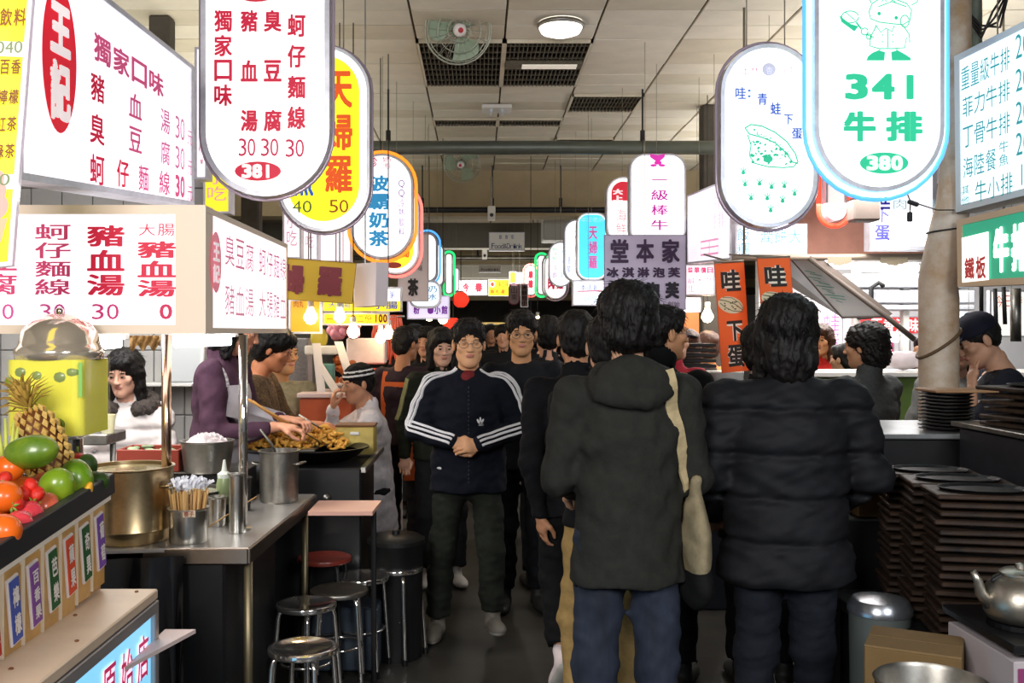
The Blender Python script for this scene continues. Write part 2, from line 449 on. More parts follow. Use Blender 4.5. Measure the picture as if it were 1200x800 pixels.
# pale pinkish-brown hoarding above the sandwich stall
g = G(); q = [P(925, 222, 6.35), P(1100, 215, 6.35), P(1100, 298, 6.35), P(925, 298, 6.35)]; g.slab(q, .05)
o = g.build('hoarding_board', M('salmon_hoarding', '#b07f6e', .8, var=.2, scale=3)); tag(o, 'salmon brown board above the stall with the bent column', 'board')
# ------------------------------------------------------------------ fans
def fan(px, py, d, s, label, rx=-25, rz=0, hubm=None):
    c = P(px, py, d); r = thing('ceiling_fan', label, 'fan', c, 'wire cage fans under the ceiling')
    Rm = Matrix.Rotation(math.radians(rz), 3, 'Z') @ Matrix.Rotation(math.radians(90+rx), 3, 'X')
    def T(v): return Rm @ (Vector(v)*s)+c
    g = G()
    for k in range(3):
        a0 = k*2*math.pi/3+.4; vs = []
        nA, nR = 6, 5
        for i in range(nR+1):
            rr = .22+.68*i/nR
            for j in range(nA+1):
                f = j/nA; sp = 1.25*(.6+.4*math.sin(math.pi*min(1, i/nR*.9)))
                vs.append(T((rr*math.cos(a0+f*sp), rr*math.sin(a0+f*sp), .14*(f-.5))))
        fs = [(i*(nA+1)+j, i*(nA+1)+j+1, (i+1)*(nA+1)+j+1, (i+1)*(nA+1)+j) for i in range(nR) for j in range(nA)]
        gg = G().add(vs, fs); gg.add([v+Rm @ Vector((0, 0, -.004)) for v in vs], [f[::-1] for f in fs])
        gg.build('blade', M('green_fan_blade', '#93a58c', .4, var=.1), r, True)
    wire = M('fan_wire', '#a9ab9c', .4, .6)
    g = G()
    for zz, ra in ((0, 1.0), (.12, .93), (-.16, .9), (.2, .35), (-.22, .35), (.19, .65)):
        g.tube([T((ra*math.cos(a), ra*math.sin(a), zz)) for a in np.linspace(0, 2*math.pi, 33)[:-1]], .0035*(1.8 if ra == 1. else 1), 5, closed=True)
    for k in range(20):
        a = 2*math.pi*k/20; ca, sa = math.cos(a), math.sin(a)
        g.tube([T((x*ca, x*sa, z)) for x, z in ((.18, .22), (.5, .21), (.8, .17), (.96, .07), (1, 0), (.95, -.1), (.7, -.2), (.35, -.22), (.15, -.22))], .0018, 4)
    g.build('cage', wire, r, True)
    g = G(); g.ell(T((0, 0, .23)), (.2*s,)*3, 20, 8, R=Rm); g.build('hub', M('fan_hub', '#e9e2e2', .4), r, True)
    g = G(); e = Rm @ Vector((0, 0, 1)); g.lathe(T((0, 0, .42)), [(.0, .004), (.08*s, .003), (.08*s, 0)], 12, R=Rm); g.build('badge', M('fan_badge', '#b3202c', .4), r)
    g = G(); g.lathe(T((0, 0, -.2)), [(.05*s, -.35*s), (.22*s, -.3*s), (.24*s, -.1*s), (.2*s, .1*s)], 20, R=Rm); g.build('motor', M('fan_motor', '#8b9a84', .4), r, 'auto')
    g = G(); b0 = T((0, 0, -.45)); g.tube([b0, (b0.x, b0.y, b0.z+.1), (b0.x, b0.y, CH)], .014, 8)
    g.lathe((b0.x, b0.y, CH-.05), [(.02, 0), (.05, .02), (.06, .05)], 16); g.build('mount', m_steel2, r, 'auto')
fan(537, 35, 6.3, .215, 'large wire cage fan with pale green blades near the top of the picture', rx=18, rz=12)
fan(541, 192, 10.6, .2, 'small far fan seen under the green pipe', rx=20, rz=-10)
# round ceiling lamp
c = P(657, -4, 6.3); r = thing('ceiling_lamp', 'round white ceiling lamp cut by the top edge', 'lamp', (c.x, c.y, CH))
g = G(); g.lathe((c.x, c.y, CH), [(.0, -.085), (.07, -.08), (.125, -.06), (.14, -.03), (.14, 0)], 32); g.build('diffuser', M('lamp_glass', '#ffffff', .3, emit=3.5, ecol='#fff8ee'), r, True)
g = G(); g.lathe((c.x, c.y, CH), [(.139, -.032), (.15, -.03), (.152, -.012), (.14, 0)], 32); g.build('rim', m_steel2, r, True)
# emergency fitting + sprinklers
def sprinkler(px, py, d, lab):
    c = P(px, py, d); r = thing('sprinkler', lab, 'sprinkler', c, 'sprinkler heads under the ceiling')
    g = G(); g.tube([c, (c.x, c.y, CH)], .008, 8); g.build('pipe', m_dark, r)
    g = G(); g.lathe(c, [(.0, -.03), (.035, -.028), (.035, -.022), (.012, -.015), (.014, 0)], 14); g.build('head', m_dark, r, 'auto')
sprinkler(740, 85, 8.3, 'dark sprinkler head just above the right hanging rod')
sprinkler(704, 142, 10.4, 'dark sprinkler head far off between rod and pipe')
sprinkler(449, 145, 10.2, 'dark sprinkler head beside the left hanging rod')
c = P(582, 127, 8.6); r = thing('tube_fitting', 'small pale twin tube fitting on the ceiling between the louvres', 'lamp', c)
g = G(); g.box((c.x, c.y, CH-.02), (.26, .22, .035), ch=.006); g.build('tray', m_white, r)
for k in (-1, 1):
    g = G(); g.tube([(c.x+k*.05, c.y-.09, CH-.05), (c.x+k*.05, c.y+.09, CH-.05)], .014, 10); g.build('tube', M('unlit_tube', '#c9d2dc', .3), r, True)
# transverse pipes with rods
def pipe(px0, px1, py, d, rad, mat, label, rods, name='ceiling_pipe'):
    a, b = P(px0, py, d), P(px1, py, d); r = thing(name, label, 'pipe', (a+b)/2, 'pipes across the aisle')
    g = G(); g.tube([a, b], rad, 20); g.build('tube', mat, r, 'auto')
    for px in rods:
        c = P(px, py, d); g = G(); g.tube([(c.x, c.y, c.z), (c.x, c.y, c.z+.14)], .02, 8); g.tube([(c.x, c.y, c.z+.1), (c.x, c.y, CH)], .008, 6); g.build('hanging_rod', m_dark, r, 'auto')
        g = G(); g.tube([(c.x+.0, c.y+math.cos(t)*(rad+.005), c.z+math.sin(t)*(rad+.005)) for t in np.linspace(0, 2*math.pi, 17)[:-1]], .006, 6, closed=True); g.build('clamp', m_steel2, r, True)
m_pipe = M('dull_green_pipe', '#5a6058', .4, .3, var=.12, scale=5)
pipe(395, 880, 173, 8.0, .056, m_pipe, 'thick grey green pipe crossing above the aisle', (455, 753))
pipe(350, 800, 246, 11.6, .035, m_dark, 'thin dark pipe crossing under the tan beam', (495, 577, 657))
pipe(340, 800, 281, 15.2, .035, m_steel2, 'pale thin pipe behind the hanging food sign', (575, 625))
pipe(340, 800, 302, 17, .04, m_steel2, 'farthest pale pipe crossing the aisle', (560,))
for (px, py, d, n) in ((576, 250, 11.5, 'pale security camera hanging under the thin dark pipe'), (568, 298, 16.5, 'pale camera far down the aisle')):
    c = P(px, py, d); r = thing('security_camera', n, 'camera', c)
    g = G(); g.box(c, (.09, .16, .16), ch=.01); g.build('housing', m_white, r)
    g = G(); g.lathe(c+Vector((-.0, -.09, -.03)), [(0.0, 0), (.022, 0), (.022, .02)], 12, R=Matrix.Rotation(math.pi/2, 3, 'X')); g.build('lens', m_black, r)
    g = G(); g.tube([c+Vector((0, 0, .07)), (c.x, c.y, CH-.15)], .012, 8); g.build('bracket', m_steel2, r)
# pale boards above the pipe at right (duct boxes)
c = P(668, 270, 13.2); r = G().box((c.x, c.y, (c.z-.15+3.45)/2), (.75, .5, 3.45-c.z+.15), ch=.01).build('air_duct', M('duct_white', '#b7b7b4', .5)); tag(r, 'pale duct box under the ceiling right of the food sign', 'duct')
# left duct
# vertical dark columns, top left and right
def column(px0, px1, py0, py1, d, m, name, label, r=None):
    a = P((px0+px1)/2, py0, d); b = P((px0+px1)/2, py1, d); wd = (px1-px0)/FOC*d
    t = thing(name, label, 'column', b)
    g = G(); g.box(((a+b)/2), (wd, wd, a.z-b.z), ch=.01); g.build('shaft', m, t); return t
m_col = M('dark_column', '#4b463f', .7, .2, var=.3, scale=4)
cc = P(190, 0, 6.2); t = thing('steel_column', 'dark square steel column behind the top left sign', 'column', (cc.x, cc.y, 0))
G().box((cc.x, cc.y, 1.8), (.13, .13, 3.6), ch=.01).build('shaft', m_col, t)
cc = P(832, 200, 8.6); t = thing('steel_column', 'dark green column behind the oval sandwich sign', 'column', (cc.x, cc.y, 0))
G().box((cc.x, cc.y, 1.8), (.16, .16, 3.6), ch=.01).build('shaft', m_col, t)
cc = P(295, 240, 6.6); t = thing('steel_column', 'dark column behind the yellow tempura sign', 'column', (cc.x, cc.y, 0))
G().box((cc.x, cc.y, 1.8), (.12, .12, 3.6), ch=.01).build('shaft', m_col, t)
# pipes at the top right
for k, (px, rr, lb) in enumerate(((1143, .032, 'greenish upright pipe above the menu board'), (1128, .022, 'thin upright pipe beside the steak sign'))):
    c = P(px, 100, 5.0+.1*k); o = G().tube([(c.x, c.y, 2.3), (c.x, c.y, CH)], rr, 14).build('riser_pipe', M('green_riser', '#6c746a', .45, .3, var=.2), None, 'auto'); tag(o, lb, 'pipe')
    o.data.transform(Matrix.Identity(4))
g = G()
for k in range(4):
    pts = [P(1128+3*k, 8+6*k, 4.9), P(1150, 30+5*k, 4.85), P(1172-3*k, 32-6*k, 4.8), P(1180, 0-4*k, 4.8), P(1176, -30, 4.8)]
    pp = []
    for i in range(len(pts)-1):
        for t in (0, .33, .66): pp.append(pts[i].lerp(pts[i+1], t))
    g.tube(pp, .006, 6)
tag(g.build('cable_bundle', m_black, None, True), 'black cables looping beside the upright pipes at top right', 'cable')
# rusty bent column
pc = [(1100, 800, 4.7), (1100, 455, 4.7), (1100, 350, 4.7), (1099, 330, 4.7), (1106, 290, 4.66), (1118, 235, 4.6), (1121, 190, 4.6), (1122, 120, 4.6), (1122, -100, 4.6)]
pts = [P(*p) for p in pc]; pts[0].z = 0.; pts[-1].z = CH
rr = [.09, .09, .09, .088, .083, .076, .07, .06, .06]
t = thing('bent_column', 'rusty round column with a bend in front of the green counter', 'column', (pts[0].x, pts[0].y, 0))
g = G(); g.tube(pts, rr, 28); g.build('shaft', M('rusty_paint', '#a98a68', .6, .1, col2='#cfc6ba', scale=5, bump=.25), t, True)
g = G(); a = P(1100, 402, 4.7)
g.tube([(a.x+.096*math.cos(th), a.y+.096*math.sin(th), a.z+.07*math.cos(th)) for th in np.linspace(0, 2*math.pi, 25)[:-1]], .008, 6, closed=True)
g.build('strap', M('brown_tape', '#5c4630', .7), t, True)
g = G(); a = P(1110, 270, 4.64)
g.tube([(a.x+.09*math.cos(th), a.y+.09*math.sin(th), a.z+.01*math.cos(th)) for th in np.linspace(0, 2*math.pi, 25)[:-1]], .004, 6, closed=True); g.build('wire_tie', m_dark, t, True)
# floor drain
c = P(838, 693, 1.6/(693-392)*1150); r = thing('floor_drain', 'long steel slotted drain grate set in the dark aisle floor', 'drain', (c.x, c.y, 0))
g = G(); g.box((c.x, c.y, .004), (.62, .3, .008)); g.build('tray', m_black, r)
for k in range(16):
    q = G(); q.box((c.x-.29+k*.0385, c.y, .013), (.02, .26, .012), ch=.003, R=rotz(-14)); q.build('bar', m_steel, r)
# far doorway glow bars
for k, (y0, lb) in enumerate(((379, 'upper yellow lit rail across the far end'), (386, 'lower yellow lit rail across the far end'))):
    a, b = P(545, y0, 22), P(600, y0, 22); o = G().box((a+b)/2, (b.x-a.x, .05, .05), ch=.005).build('light_rail', M('yellow_rail', '#b79a55', .5, emit=.5)); tag(o, lb, 'rail')
    for sx in (a.x+.03, b.x-.03):
        ob = G().box((sx, a.y+.05, a.z/2), (.05, .05, a.z)).build('upright', m_dark); ob.parent = o
# ------------------------------------------------------------------ signs
N_WHITE = M('neon_white_blue', '#ffffff', .3, emit=2.2, ecol='#9fdcff')
N_BLUE = M('neon_blue_rim', '#5c9dff', .3, emit=1.4, ecol='#4aa0f0')
N_OFF = M('neon_glass_unlit', '#b9a6b8', .15, .2)
N_RED = M('neon_red', '#ff4a30', .3, emit=2.4, ecol='#ff3a28')
N_PINK = M('neon_pink', '#ff8f86', .3, emit=1.8, ecol='#ff6a62')
N_ORG = M('neon_orange', '#ff9a30', .3, emit=1.4, ecol='#f08a28')
N_GRN = M('neon_green', '#40e090', .3, emit=1.8, ecol='#18c868')
RD = '#c4143c'
def V(b=.03, **k): return dict(v=True, b=b, **k)
def Hh(b=.03, **k): return dict(b=b, **k)
# 381 oval
def art381(g, S, ci):
    blob(g, S, .445, 1-29.5/325, .18, .035, ci('#c81c3c'), .0012)
    blob(g, S, .43, (95-14)/325, .2, .05, ci('#c81c3c'), .0012)
sign('tall white oval lightbox with crimson noodle menu and number 381', [(235, -95, 4.3), (386, -95, 4.3), (386, 230, 4.3), (235, 230, 4.3)], 1., .13, rim=.022, neon=(N_OFF, .012, .007), artfn=art381,
     letters=[('獨家口味', (251, 10, 272, 126), RD, V()), ('豬 血 湯', (282, 10, 302, 156), RD, V(.035)), ('臭 豆 腐', (309, 10, 330, 156), RD, V(.035)), ('蚵仔麵線', (337, 12, 358, 156), RD, V(.03, pad=.25)),
              ('30', (279, 162, 300, 183), '#b8204c', Hh(0)), ('30', (305, 162, 327, 183), '#b8204c', Hh(0)), ('30', (334, 163, 357, 184), '#b8204c', Hh(0)),
              ('381', (283, 192, 320, 209), '#fff4f4', Hh(.05, off=.003, pad=.04))])
# 天婦羅
sign('yellow oval lightbox with orange tempura lettering and prices 40 and 50', [(325, 53, 5.05), (433, 53, 5.05), (433, 271, 5.05), (325, 271, 5.05)], 1., .13, rim=.015, inner=('#f2ee12', .11), neon=(N_OFF, .01, .007),
     letters=[('天婦羅', (381, 80, 413, 229), '#ee5a12', V(.03)), ('魚', (343, 196, 369, 230), '#2b5fc8', Hh(.03)), ('40', (342, 235, 366, 249), '#5a6a30', Hh(0)), ('50', (385, 234, 409, 249), '#9a4a10', Hh(0)), ('甜不', (343, 110, 371, 190), '#2b5fc8', V(.02))])
sign('white oval milk tea lightbox with sky blue lettering and orange neon outline', [(411, 180, 7.), (484, 180, 7.), (484, 303, 7.), (411, 303, 7.)], 1., .12, rim=.014, neon=(N_ORG, .02, .012),
     letters=[('波霸奶茶', (432, 204, 456, 290), '#3aa4e0', V(.035)), ('珍', (432, 184, 443, 196), '#b02058'), ('奶泡', (448, 183, 458, 198), '#b02058', V(0)), ('QQ冷熱飲料', (467, 210, 474, 277), '#8a5aa8', V(0))])
sign('yellow oval lightbox with orange character and pink neon behind the milk tea sign', [(437, 218, 7.7), (491, 218, 7.7), (491, 321, 7.7), (437, 321, 7.7)], 1., .12, panel='#fff8f0', rim=.012, inner=('#f6d324', .12), neon=(N_PINK, .02, .012),
     artfn=lambda g, S, ci: blob(g, S, .45, .9, .17, .035, ci('#8c2a1e'), .0015),
     letters=[('大腸', (469, 262, 480, 303), '#d96a18', V(.03))])
sign('mauve paper banner with a black brush tea character', [(466, 274, 8.4), (502, 274, 8.4), (502, 353, 8.4), (466, 353, 8.4)], 0, .02, panel='#d0c6ca', litpanel=False, rim=.004, rimmat=M('banner_edge', '#9c9296', .8),
     letters=[('茶', (477, 326, 491, 347), '#1b1618', Hh(.05)), ('傳統古早味', (490, 279, 495, 318), '#5a4c50', V(0))])
sign('narrow white oval lightbox right of the mauve tea banner', [(488, 272, 9.4), (513, 272, 9.4), (513, 331, 9.4), (488, 331, 9.4)], 1., .12, rim=.02, rimmat=DARK_RIM, neon=(N_BLUE, .02, .01))
sign('second narrow white oval lightbox behind the first', [(503, 285, 10.4), (521, 285, 10.4), (521, 336, 10.4), (503, 336, 10.4)], 1., .12, rim=.02, rimmat=DARK_RIM)
sign('pale blue pill shaped lightbox lying under the narrow white signs', [(479, 328, 8.9), (517, 328, 8.9), (517, 361, 8.9), (479, 361, 8.9)], .6, .1, panel='#dfeefa', rim=.02, letters=[('奶冰', (499, 334, 512, 352), '#3f7fa8', V(0))])
sign('lavender lightbox with purple snack shop writing', [(477, 346, 9.3), (527, 346, 9.3), (527, 374, 9.3), (477, 374, 9.3)], 0, .1, panel='#d9cfe6', k=.85, letters=[('粉 ・小館', (484, 358, 525, 368), '#7a2a9a', Hh(.04))])
sign('thin white lightbox edged in green neon on the left of the aisle', [(522, 297, 12.), (530, 297, 12.), (530, 344, 12.), (522, 344, 12.)], .9, .1, panel='#f2fff8', rim=.01, neon=(N_GRN, .025, .014))
sign('farther thin white lightbox left of the aisle', [(531, 314, 13.4), (538, 314, 13.4), (538, 341, 13.4), (531, 341, 13.4)], .9, .1, panel='#f6f8ff', rim=.01)
sign('white lightbox with two red characters far down the aisle', [(537, 328, 16.), (571, 328, 16.), (571, 346, 16.), (537, 346, 16.)], 0, .1, panel='#f4ecf4', letters=[('今', (542, 331, 550, 342), '#c02040', Hh(.05)), ('春', (556, 331, 566, 342), '#c02040', Hh(.05))])
sign('bright yellow lightbox far down the aisle beside the white one', [(572, 327, 16.2), (597, 327, 16.2), (597, 347, 16.2), (572, 347, 16.2)], 0, .1, panel='#f2e30c', k=.95,
     artfn=lambda g, S, ci: (blob(g, S, .2, .3, .13, .2, ci('#fff6f0'), .001), blob(g, S, .2, .3, .07, .12, ci('#e04a20'), .0015)), letters=[('海之味', (583, 329, 596, 336), '#e0861a'), ('魚丸湯', (574, 339, 592, 344), '#e04a20')])
sign('small yellow lightbox above the far mauve oval sign', [(597, 318, 15.), (605, 318, 15.), (605, 332, 15.), (597, 332, 15.)], 0, .1, panel='#e8e820')
sign('small white lightbox beside the small yellow one', [(605, 319, 15.3), (613, 319, 15.3), (613, 332, 15.3), (605, 332, 15.3)], 0, .1, panel='#f4ecf8')
m_hs = '#ffffff'
sign('grey hanging food street sign with blue Chinese and English words', [(573, 272, 14.), (615, 272, 14.), (615, 294, 14.), (573, 294, 14.)], 0, .05, panel=m_hs, litpanel=False, letters=[('飲食街', (583, 275, 604, 280), '#3a4f9a', Hh(.0, pad=.5)), ('Food&Drink', (576, 285, 612, 291), '#3a4470', Hh(.0, pad=.02))])
sign('smaller grey hanging sign farther down the aisle', [(561, 311, 19.), (587, 311, 19.), (587, 319, 19.), (561, 319, 19.)], 0, .05, panel=m_hs, litpanel=False, letters=[('Food&Drink', (564, 314, 585, 317), '#5a6080', Hh(0, pad=.02))], rods=1)
sign('mauve oval sign with dark writing far down the aisle', [(596, 332, 14.), (609, 332, 14.), (609, 357, 14.), (596, 357, 14.)], .9, .08, panel='#a08c94', litpanel=False, rimmat=paint('#8a2a4a'), letters=[('山東', (599, 336, 606, 352), '#4a3038', V(0))], rods=1)
sign('dark mauve strip sign with four round characters', [(610, 332, 13.8), (619, 332, 13.8), (619, 360, 13.8), (610, 360, 13.8)], 0, .06, panel='#7a5a64', litpanel=False, letters=[('大餅包小', (611, 334, 618, 358), '#1e1216', V(.03))], rods=1)
sign('white lightbox with red print between thin signs on the right', [(615, 311, 14.4), (629, 311, 14.4), (629, 346, 14.4), (615, 346, 14.4)], 1., .1, panel='#fff6f6', letters=[('麻辣', (619, 316, 625, 338), '#d8203c', V(.08))], neon=(N_PINK, .02, .01), rods=1)
sign('thin white lightbox edged in green neon on the right of the aisle', [(630, 299, 12.2), (640, 299, 12.2), (640, 345, 12.2), (630, 345, 12.2)], .9, .1, panel='#f2fff8', rim=.01, neon=(N_GRN, .025, .014))
sign('white oval lightbox with a crimson grid of characters', [(638, 297, 11.2), (664, 297, 11.2), (664, 350, 11.2), (638, 350, 11.2)], 1., .1, letters=[('魯肉', (642, 306, 650, 340), '#c81c50', V(.05)), ('飯麵', (652, 306, 660, 340), '#c81c50', V(.05))], neon=(N_OFF, .02, .01))
sign('white oval lightbox with green and blue writing', [(643, 283, 10.2), (671, 283, 10.2), (671, 336, 10.2), (643, 336, 10.2)], 1., .1, rim=.014, rimmat=DARK_RIM, letters=[('蚵仔煎', (647, 289, 653, 306), '#2aa06a', V(0)), ('冷飲', (647, 310, 653, 326), '#6a3a9a', V(0)), ('木瓜牛奶', (657, 291, 663, 326), '#4a8ad0', V(0))])
sign('tall white oval lightbox left of the blue tempura sign', [(661, 257, 9.6), (690, 257, 9.6), (690, 330, 9.6), (661, 330, 9.6)], 1., .12, rim=.014, rimmat=DARK_RIM, letters=[('清蒸', (664, 300, 669, 322), '#4a6ab0', V(0)), ('花枝羹', (673, 268, 680, 320), '#c890b0', V(0))])
sign('sky blue lightbox with pink tempura characters', [(676, 249, 9.), (712, 249, 9.), (712, 328, 9.), (676, 328, 9.)], .7, .12, panel='#f4fcff', rim=.012, inner=('#49d2f6', .07), letters=[('天婦羅', (690, 264, 700, 316), '#e86ab4', V(.03)), ('本店老牌', (680, 254, 708, 260), '#bdeefc', Hh(0))])
sign('white rectangular lightbox with small blue shop writing under the blue sign', [(671, 328, 8.8), (709, 328, 8.8), (709, 358, 8.8), (671, 358, 8.8)], 0, .1, panel='#e9f0fa', letters=[('本店創', (680, 333, 702, 340), '#4a5aa0', Hh(0)), ('好吃', (684, 346, 700, 354), '#8ab0e0', Hh(0))], artfn=lambda g, S, ci: stroke(g, S, [(.15, .44), (.9, .42)], .03, ci('#c04060')))
def artred(g, S, ci):
    pts = [(.14, .24)]+[(.5-.36*math.cos(math.radians(a)), .24-.17*math.sin(math.radians(a))) for a in range(0, 181, 15)]+[(.86, .24), (.86, .36), (.14, .36)]
    poly(g, S, [p for p in pts], ci('#d8203a'), .001)
sign('white oval lightbox with a red cap and pale characters behind the steak sign', [(711, 207, 7.9), (750, 207, 7.9), (750, 285, 7.9), (711, 285, 7.9)], 1., .12, rim=.012, artfn=artred, letters=[('大上', (718, 221, 730, 236), '#fff4fa', V(.06, off=.003)), ('海鮮', (722, 244, 734, 276), '#e8909c', V(0))])
def artbow(g, S, ci):
    c = ci('#e83ac0'); blob(g, S, .5, .1, .07, .022, c); poly(g, S, [(.5, .1), (.36, .04), (.36, .0), (.5, .02), (.62, .0), (.62, .04)], c); blob(g, S, .42, .13, .06, .015, c, .003); blob(g, S, .57, .13, .06, .015, c, .003)
sign('white rounded lightbox with magenta steak writing under the pipe', [(738, 180, 7.2), (804, 180, 7.2), (804, 286, 7.2), (738, 286, 7.2)], .55, .12, rim=.012, artfn=artbow, letters=[('一級棒牛排', (763, 202, 783, 290), '#c020a0', V(.012, pad=.3))], rods=2)
c0 = '#3a2348'
sign('lavender cream puff banner with dark purple brush writing', [(708, 275, 6.7), (804, 275, 6.7), (804, 363, 6.7), (708, 363, 6.7)], 0, .015, panel='#cdc4e2', litpanel=False, rim=.004, rimmat=M('banner_edge2', '#9a92b0', .8),
     letters=[('堂本家', (711, 280, 801, 308), c0, Hh(.035, pad=.3)), ('冰淇淋泡芙', (709, 313, 799, 325), c0, Hh(.045, pad=.2)), ('脆皮泡芙', (709, 330, 799, 350), '#20182c', Hh(.06, pad=.25)), ('創始', (782, 353, 797, 360), '#4a3a58', Hh(0))])
# right side leaning lightboxes
sign('plain white slanting lightbox with faint pink writing and stamp', [(805, 229, 7.4), (856, 208, 6.6), (856, 304, 6.6), (805, 309, 7.4)], 0, .1, rim=.012, panel='#f0e6f2', k=.95,
     artfn=lambda g, S, ci: (stroke(g, S, [(.35, .72), (.75, .72), (.75, .9), (.35, .9)], .02, ci('#d890b0'), closed=True), stroke(g, S, [(.55, .72), (.55, .9)], .015, ci('#d890b0')), stroke(g, S, [(.35, .81), (.75, .81)], .015, ci('#d890b0'))),
     letters=[('牛排', (.62, .12, .9, .6), '#eec6dc', dict(px=False, v=True, b=0))], inkk=.8)
sign('white lightbox with pale blue writing above the orange banners', [(862, 262, 6.1), (946, 262, 6.1), (946, 303, 6.1), (862, 303, 6.1)], 0, .1, panel='#eef6fb', letters=[('潤餅大', (890, 268, 940, 285), '#5a9ac8', Hh(0)), ('飯糰', (864, 266, 878, 300), '#6aa0c0', V(0))])
sign('white menu lightbox with red grid writing beside the lavender banner', [(803, 310, 7.6), (838, 310, 7.6), (838, 346, 7.6), (803, 346, 7.6)], 0, .08, panel='#fff0f4', letters=[('菜單價目', (805, 313, 836, 320), '#d8306c', Hh(.03)), ('鹹甜', (806, 324, 814, 343), '#d87a98', V(0)), ('大小', (816, 324, 824, 343), '#d87a98', V(0)), ('熱冷', (827, 324, 835, 343), '#d87a98', V(0))])
# frog sandwich oval
def artfrog(g, S, ci):
    gr = ci('#35c49a')
    def px(x, y): return ((x-845)/113, (y-52)/213)
    def st(pts, w): stroke(g, S, [px(*p) for p in pts], w/113, gr)
    top = [(873, 150), (880, 146), (893, 148), (908, 155), (922, 166), (932, 180), (935, 190)]
    st(top, 1.6); st([(873, 150), (878, 157), (893, 161), (908, 167), (920, 178), (929, 190), (935, 191)], 1.6)
    st([(876, 158), (880, 170), (878, 182), (884, 191), (900, 195), (918, 196), (930, 195), (934, 190)], 1.4)
    rr = random.Random(3)
    for k in range(55):
        x = rr.uniform(880, 928); y = rr.uniform(166, 192)
        if y > 166+(x-880)*.0 and y > 160+(x-893)*.6: blob(g, S, *px(x, y), rr.uniform(.006, .024), rr.uniform(.004, .009), gr, seg=7, rot=rr.random()*3)
    for k in range(22):
        x = rr.uniform(884, 926); t = (x-873)/62; y = 150+t*t*34+rr.uniform(2, 9); blob(g, S, *px(x, y), .008, .004, gr, seg=7)
    blob(g, S, *px(900, 186), .05, .02, gr); blob(g, S, *px(884, 152), .012, .006, gr)
    for (x, y) in ((871, 201), (873, 215), (890, 214), (904, 218), (919, 217), (880, 231), (899, 231), (917, 234), (931, 226), (903, 245)):
        a = -.5
        for da in (-.75, 0, .75):
            st([(x, y), (x+5*math.sin(da), y-6*math.cos(da))], 1.1)
        blob(g, S, *px(x, y+1), .022, .01, gr, seg=10)
    g_ = ci('#c9c9e0'); blob(g, S, *px(901, 82), .07, .035, g_); 
sign('white oval lightbox with green frog sandwich drawing and blue diagonal writing', [(845, 51, 5.), (958, 51, 5.), (958, 266, 5.), (845, 266, 5.)], 1., .13, rim=.02, neon=(N_OFF, .015, .008), artfn=artfrog, panel='#f2fafb',
     letters=[('士林', (868, 78, 890, 87), '#d8a0b4', Hh(0)), ('杏', (897, 78, 906, 87), '#e8e8ff', Hh(0, off=.003)), ('分店', (912, 78, 932, 87), '#d8a0b4', Hh(0)),
              ('哇', (861, 102, 875, 116), '#2450b8', Hh(.02)), ('：', (876, 105, 880, 114), '#3868c8'), ('青', (887, 109, 900, 123), '#2450b8', Hh(.02)), ('蛙', (902, 120, 916, 134), '#2450b8', Hh(.02)), ('下', (918, 134, 930, 146), '#2450b8', Hh(.02)), ('蛋', (927, 150, 941, 163), '#2450b8', Hh(.02))])
# 341
def art341(g, S, ci):
    gr = ci('#2ccf9c')
    def px(x, y): return ((x-955)/152, (y+90)/314)
    def st(pts, w=1.2, cl=False): stroke(g, S, [px(*p) for p in pts], w/152, gr, closed=cl)
    def R_(cx, cy, a, b, n=26, a0=0, a1=360): return [(cx+a*math.cos(math.radians(a0+(a1-a0)*i/n)), cy+b*math.sin(math.radians(a0+(a1-a0)*i/n))) for i in range(n+(0 if a1-a0 >= 360 else 1))]
    # a small cook: puffed hat, round face, jacket, big shoes, pan
    st([(1021, 4), (1018, -2), (1017, -14), (1030, -26), (1052, -29), (1070, -20), (1079, -8), (1074, 3), (1068, 6)]); st([(1029, 8), (1045, 2), (1062, 8)])
    st([(1022, 4), (1018, 14), (1020, 22), (1030, 26), (1046, 28), (1058, 29), (1066, 24), (1068, 12), (1062, 4), (1048, -1), (1032, -2), (1022, 4)])
    blob(g, S, *px(1030, 16), .014, .007, gr); blob(g, S, *px(1050, 21), .014, .007, gr)
    st(R_(1060, 25, 5, 7)); st([(1033, 2), (1036, -1), (1039, 2)]); st([(1043, 3), (1046, 0), (1049, 3)])
    st([(1027, 29), (1024, 36), (1020, 43), (1019, 54), (1030, 57), (1046, 57), (1060, 56), (1062, 44), (1066, 50), (1065, 40), (1058, 30)])
    st([(1027, 31), (1032, 38), (1038, 33), (1045, 37), (1048, 30)]); st([(1040, 35), (1040, 56)])
    for y in (41, 49):
        blob(g, S, *px(1034, y), .006, .003, gr, seg=8); blob(g, S, *px(1046, y), .006, .003, gr, seg=8)
    st([(1024, 44), (1016, 41)]); st(R_(1013, 37, 4, 4)); st(R_(1018, 43, 3, 3)); st([(1009, 34), (1003, 26)], 2)
    st(R_(996, 20, 10, 7, 26)); poly(g, S, [px(*p) for p in ((983, 17), (986, 26), (1001, 37), (1006, 31), (996, 28), (987, 21))], gr); st([(990, 14), (1002, 24)], 1)
    st([(1031, 57), (1030, 61)]); st([(1051, 57), (1050, 61)])
    poly(g, S, [px(*p) for p in [(1015, 71), (1017, 66), (1022, 62), (1029, 59), (1037, 61), (1036, 71)]][::-1], gr)
    poly(g, S, [px(*p) for p in [(1045, 71), (1044, 61), (1052, 59), (1061, 64), (1067, 68), (1067, 71)]][::-1], gr)
    blob(g, S, *px(1036, 191), 28.5/152, 12.5/314, gr, .001, 36)
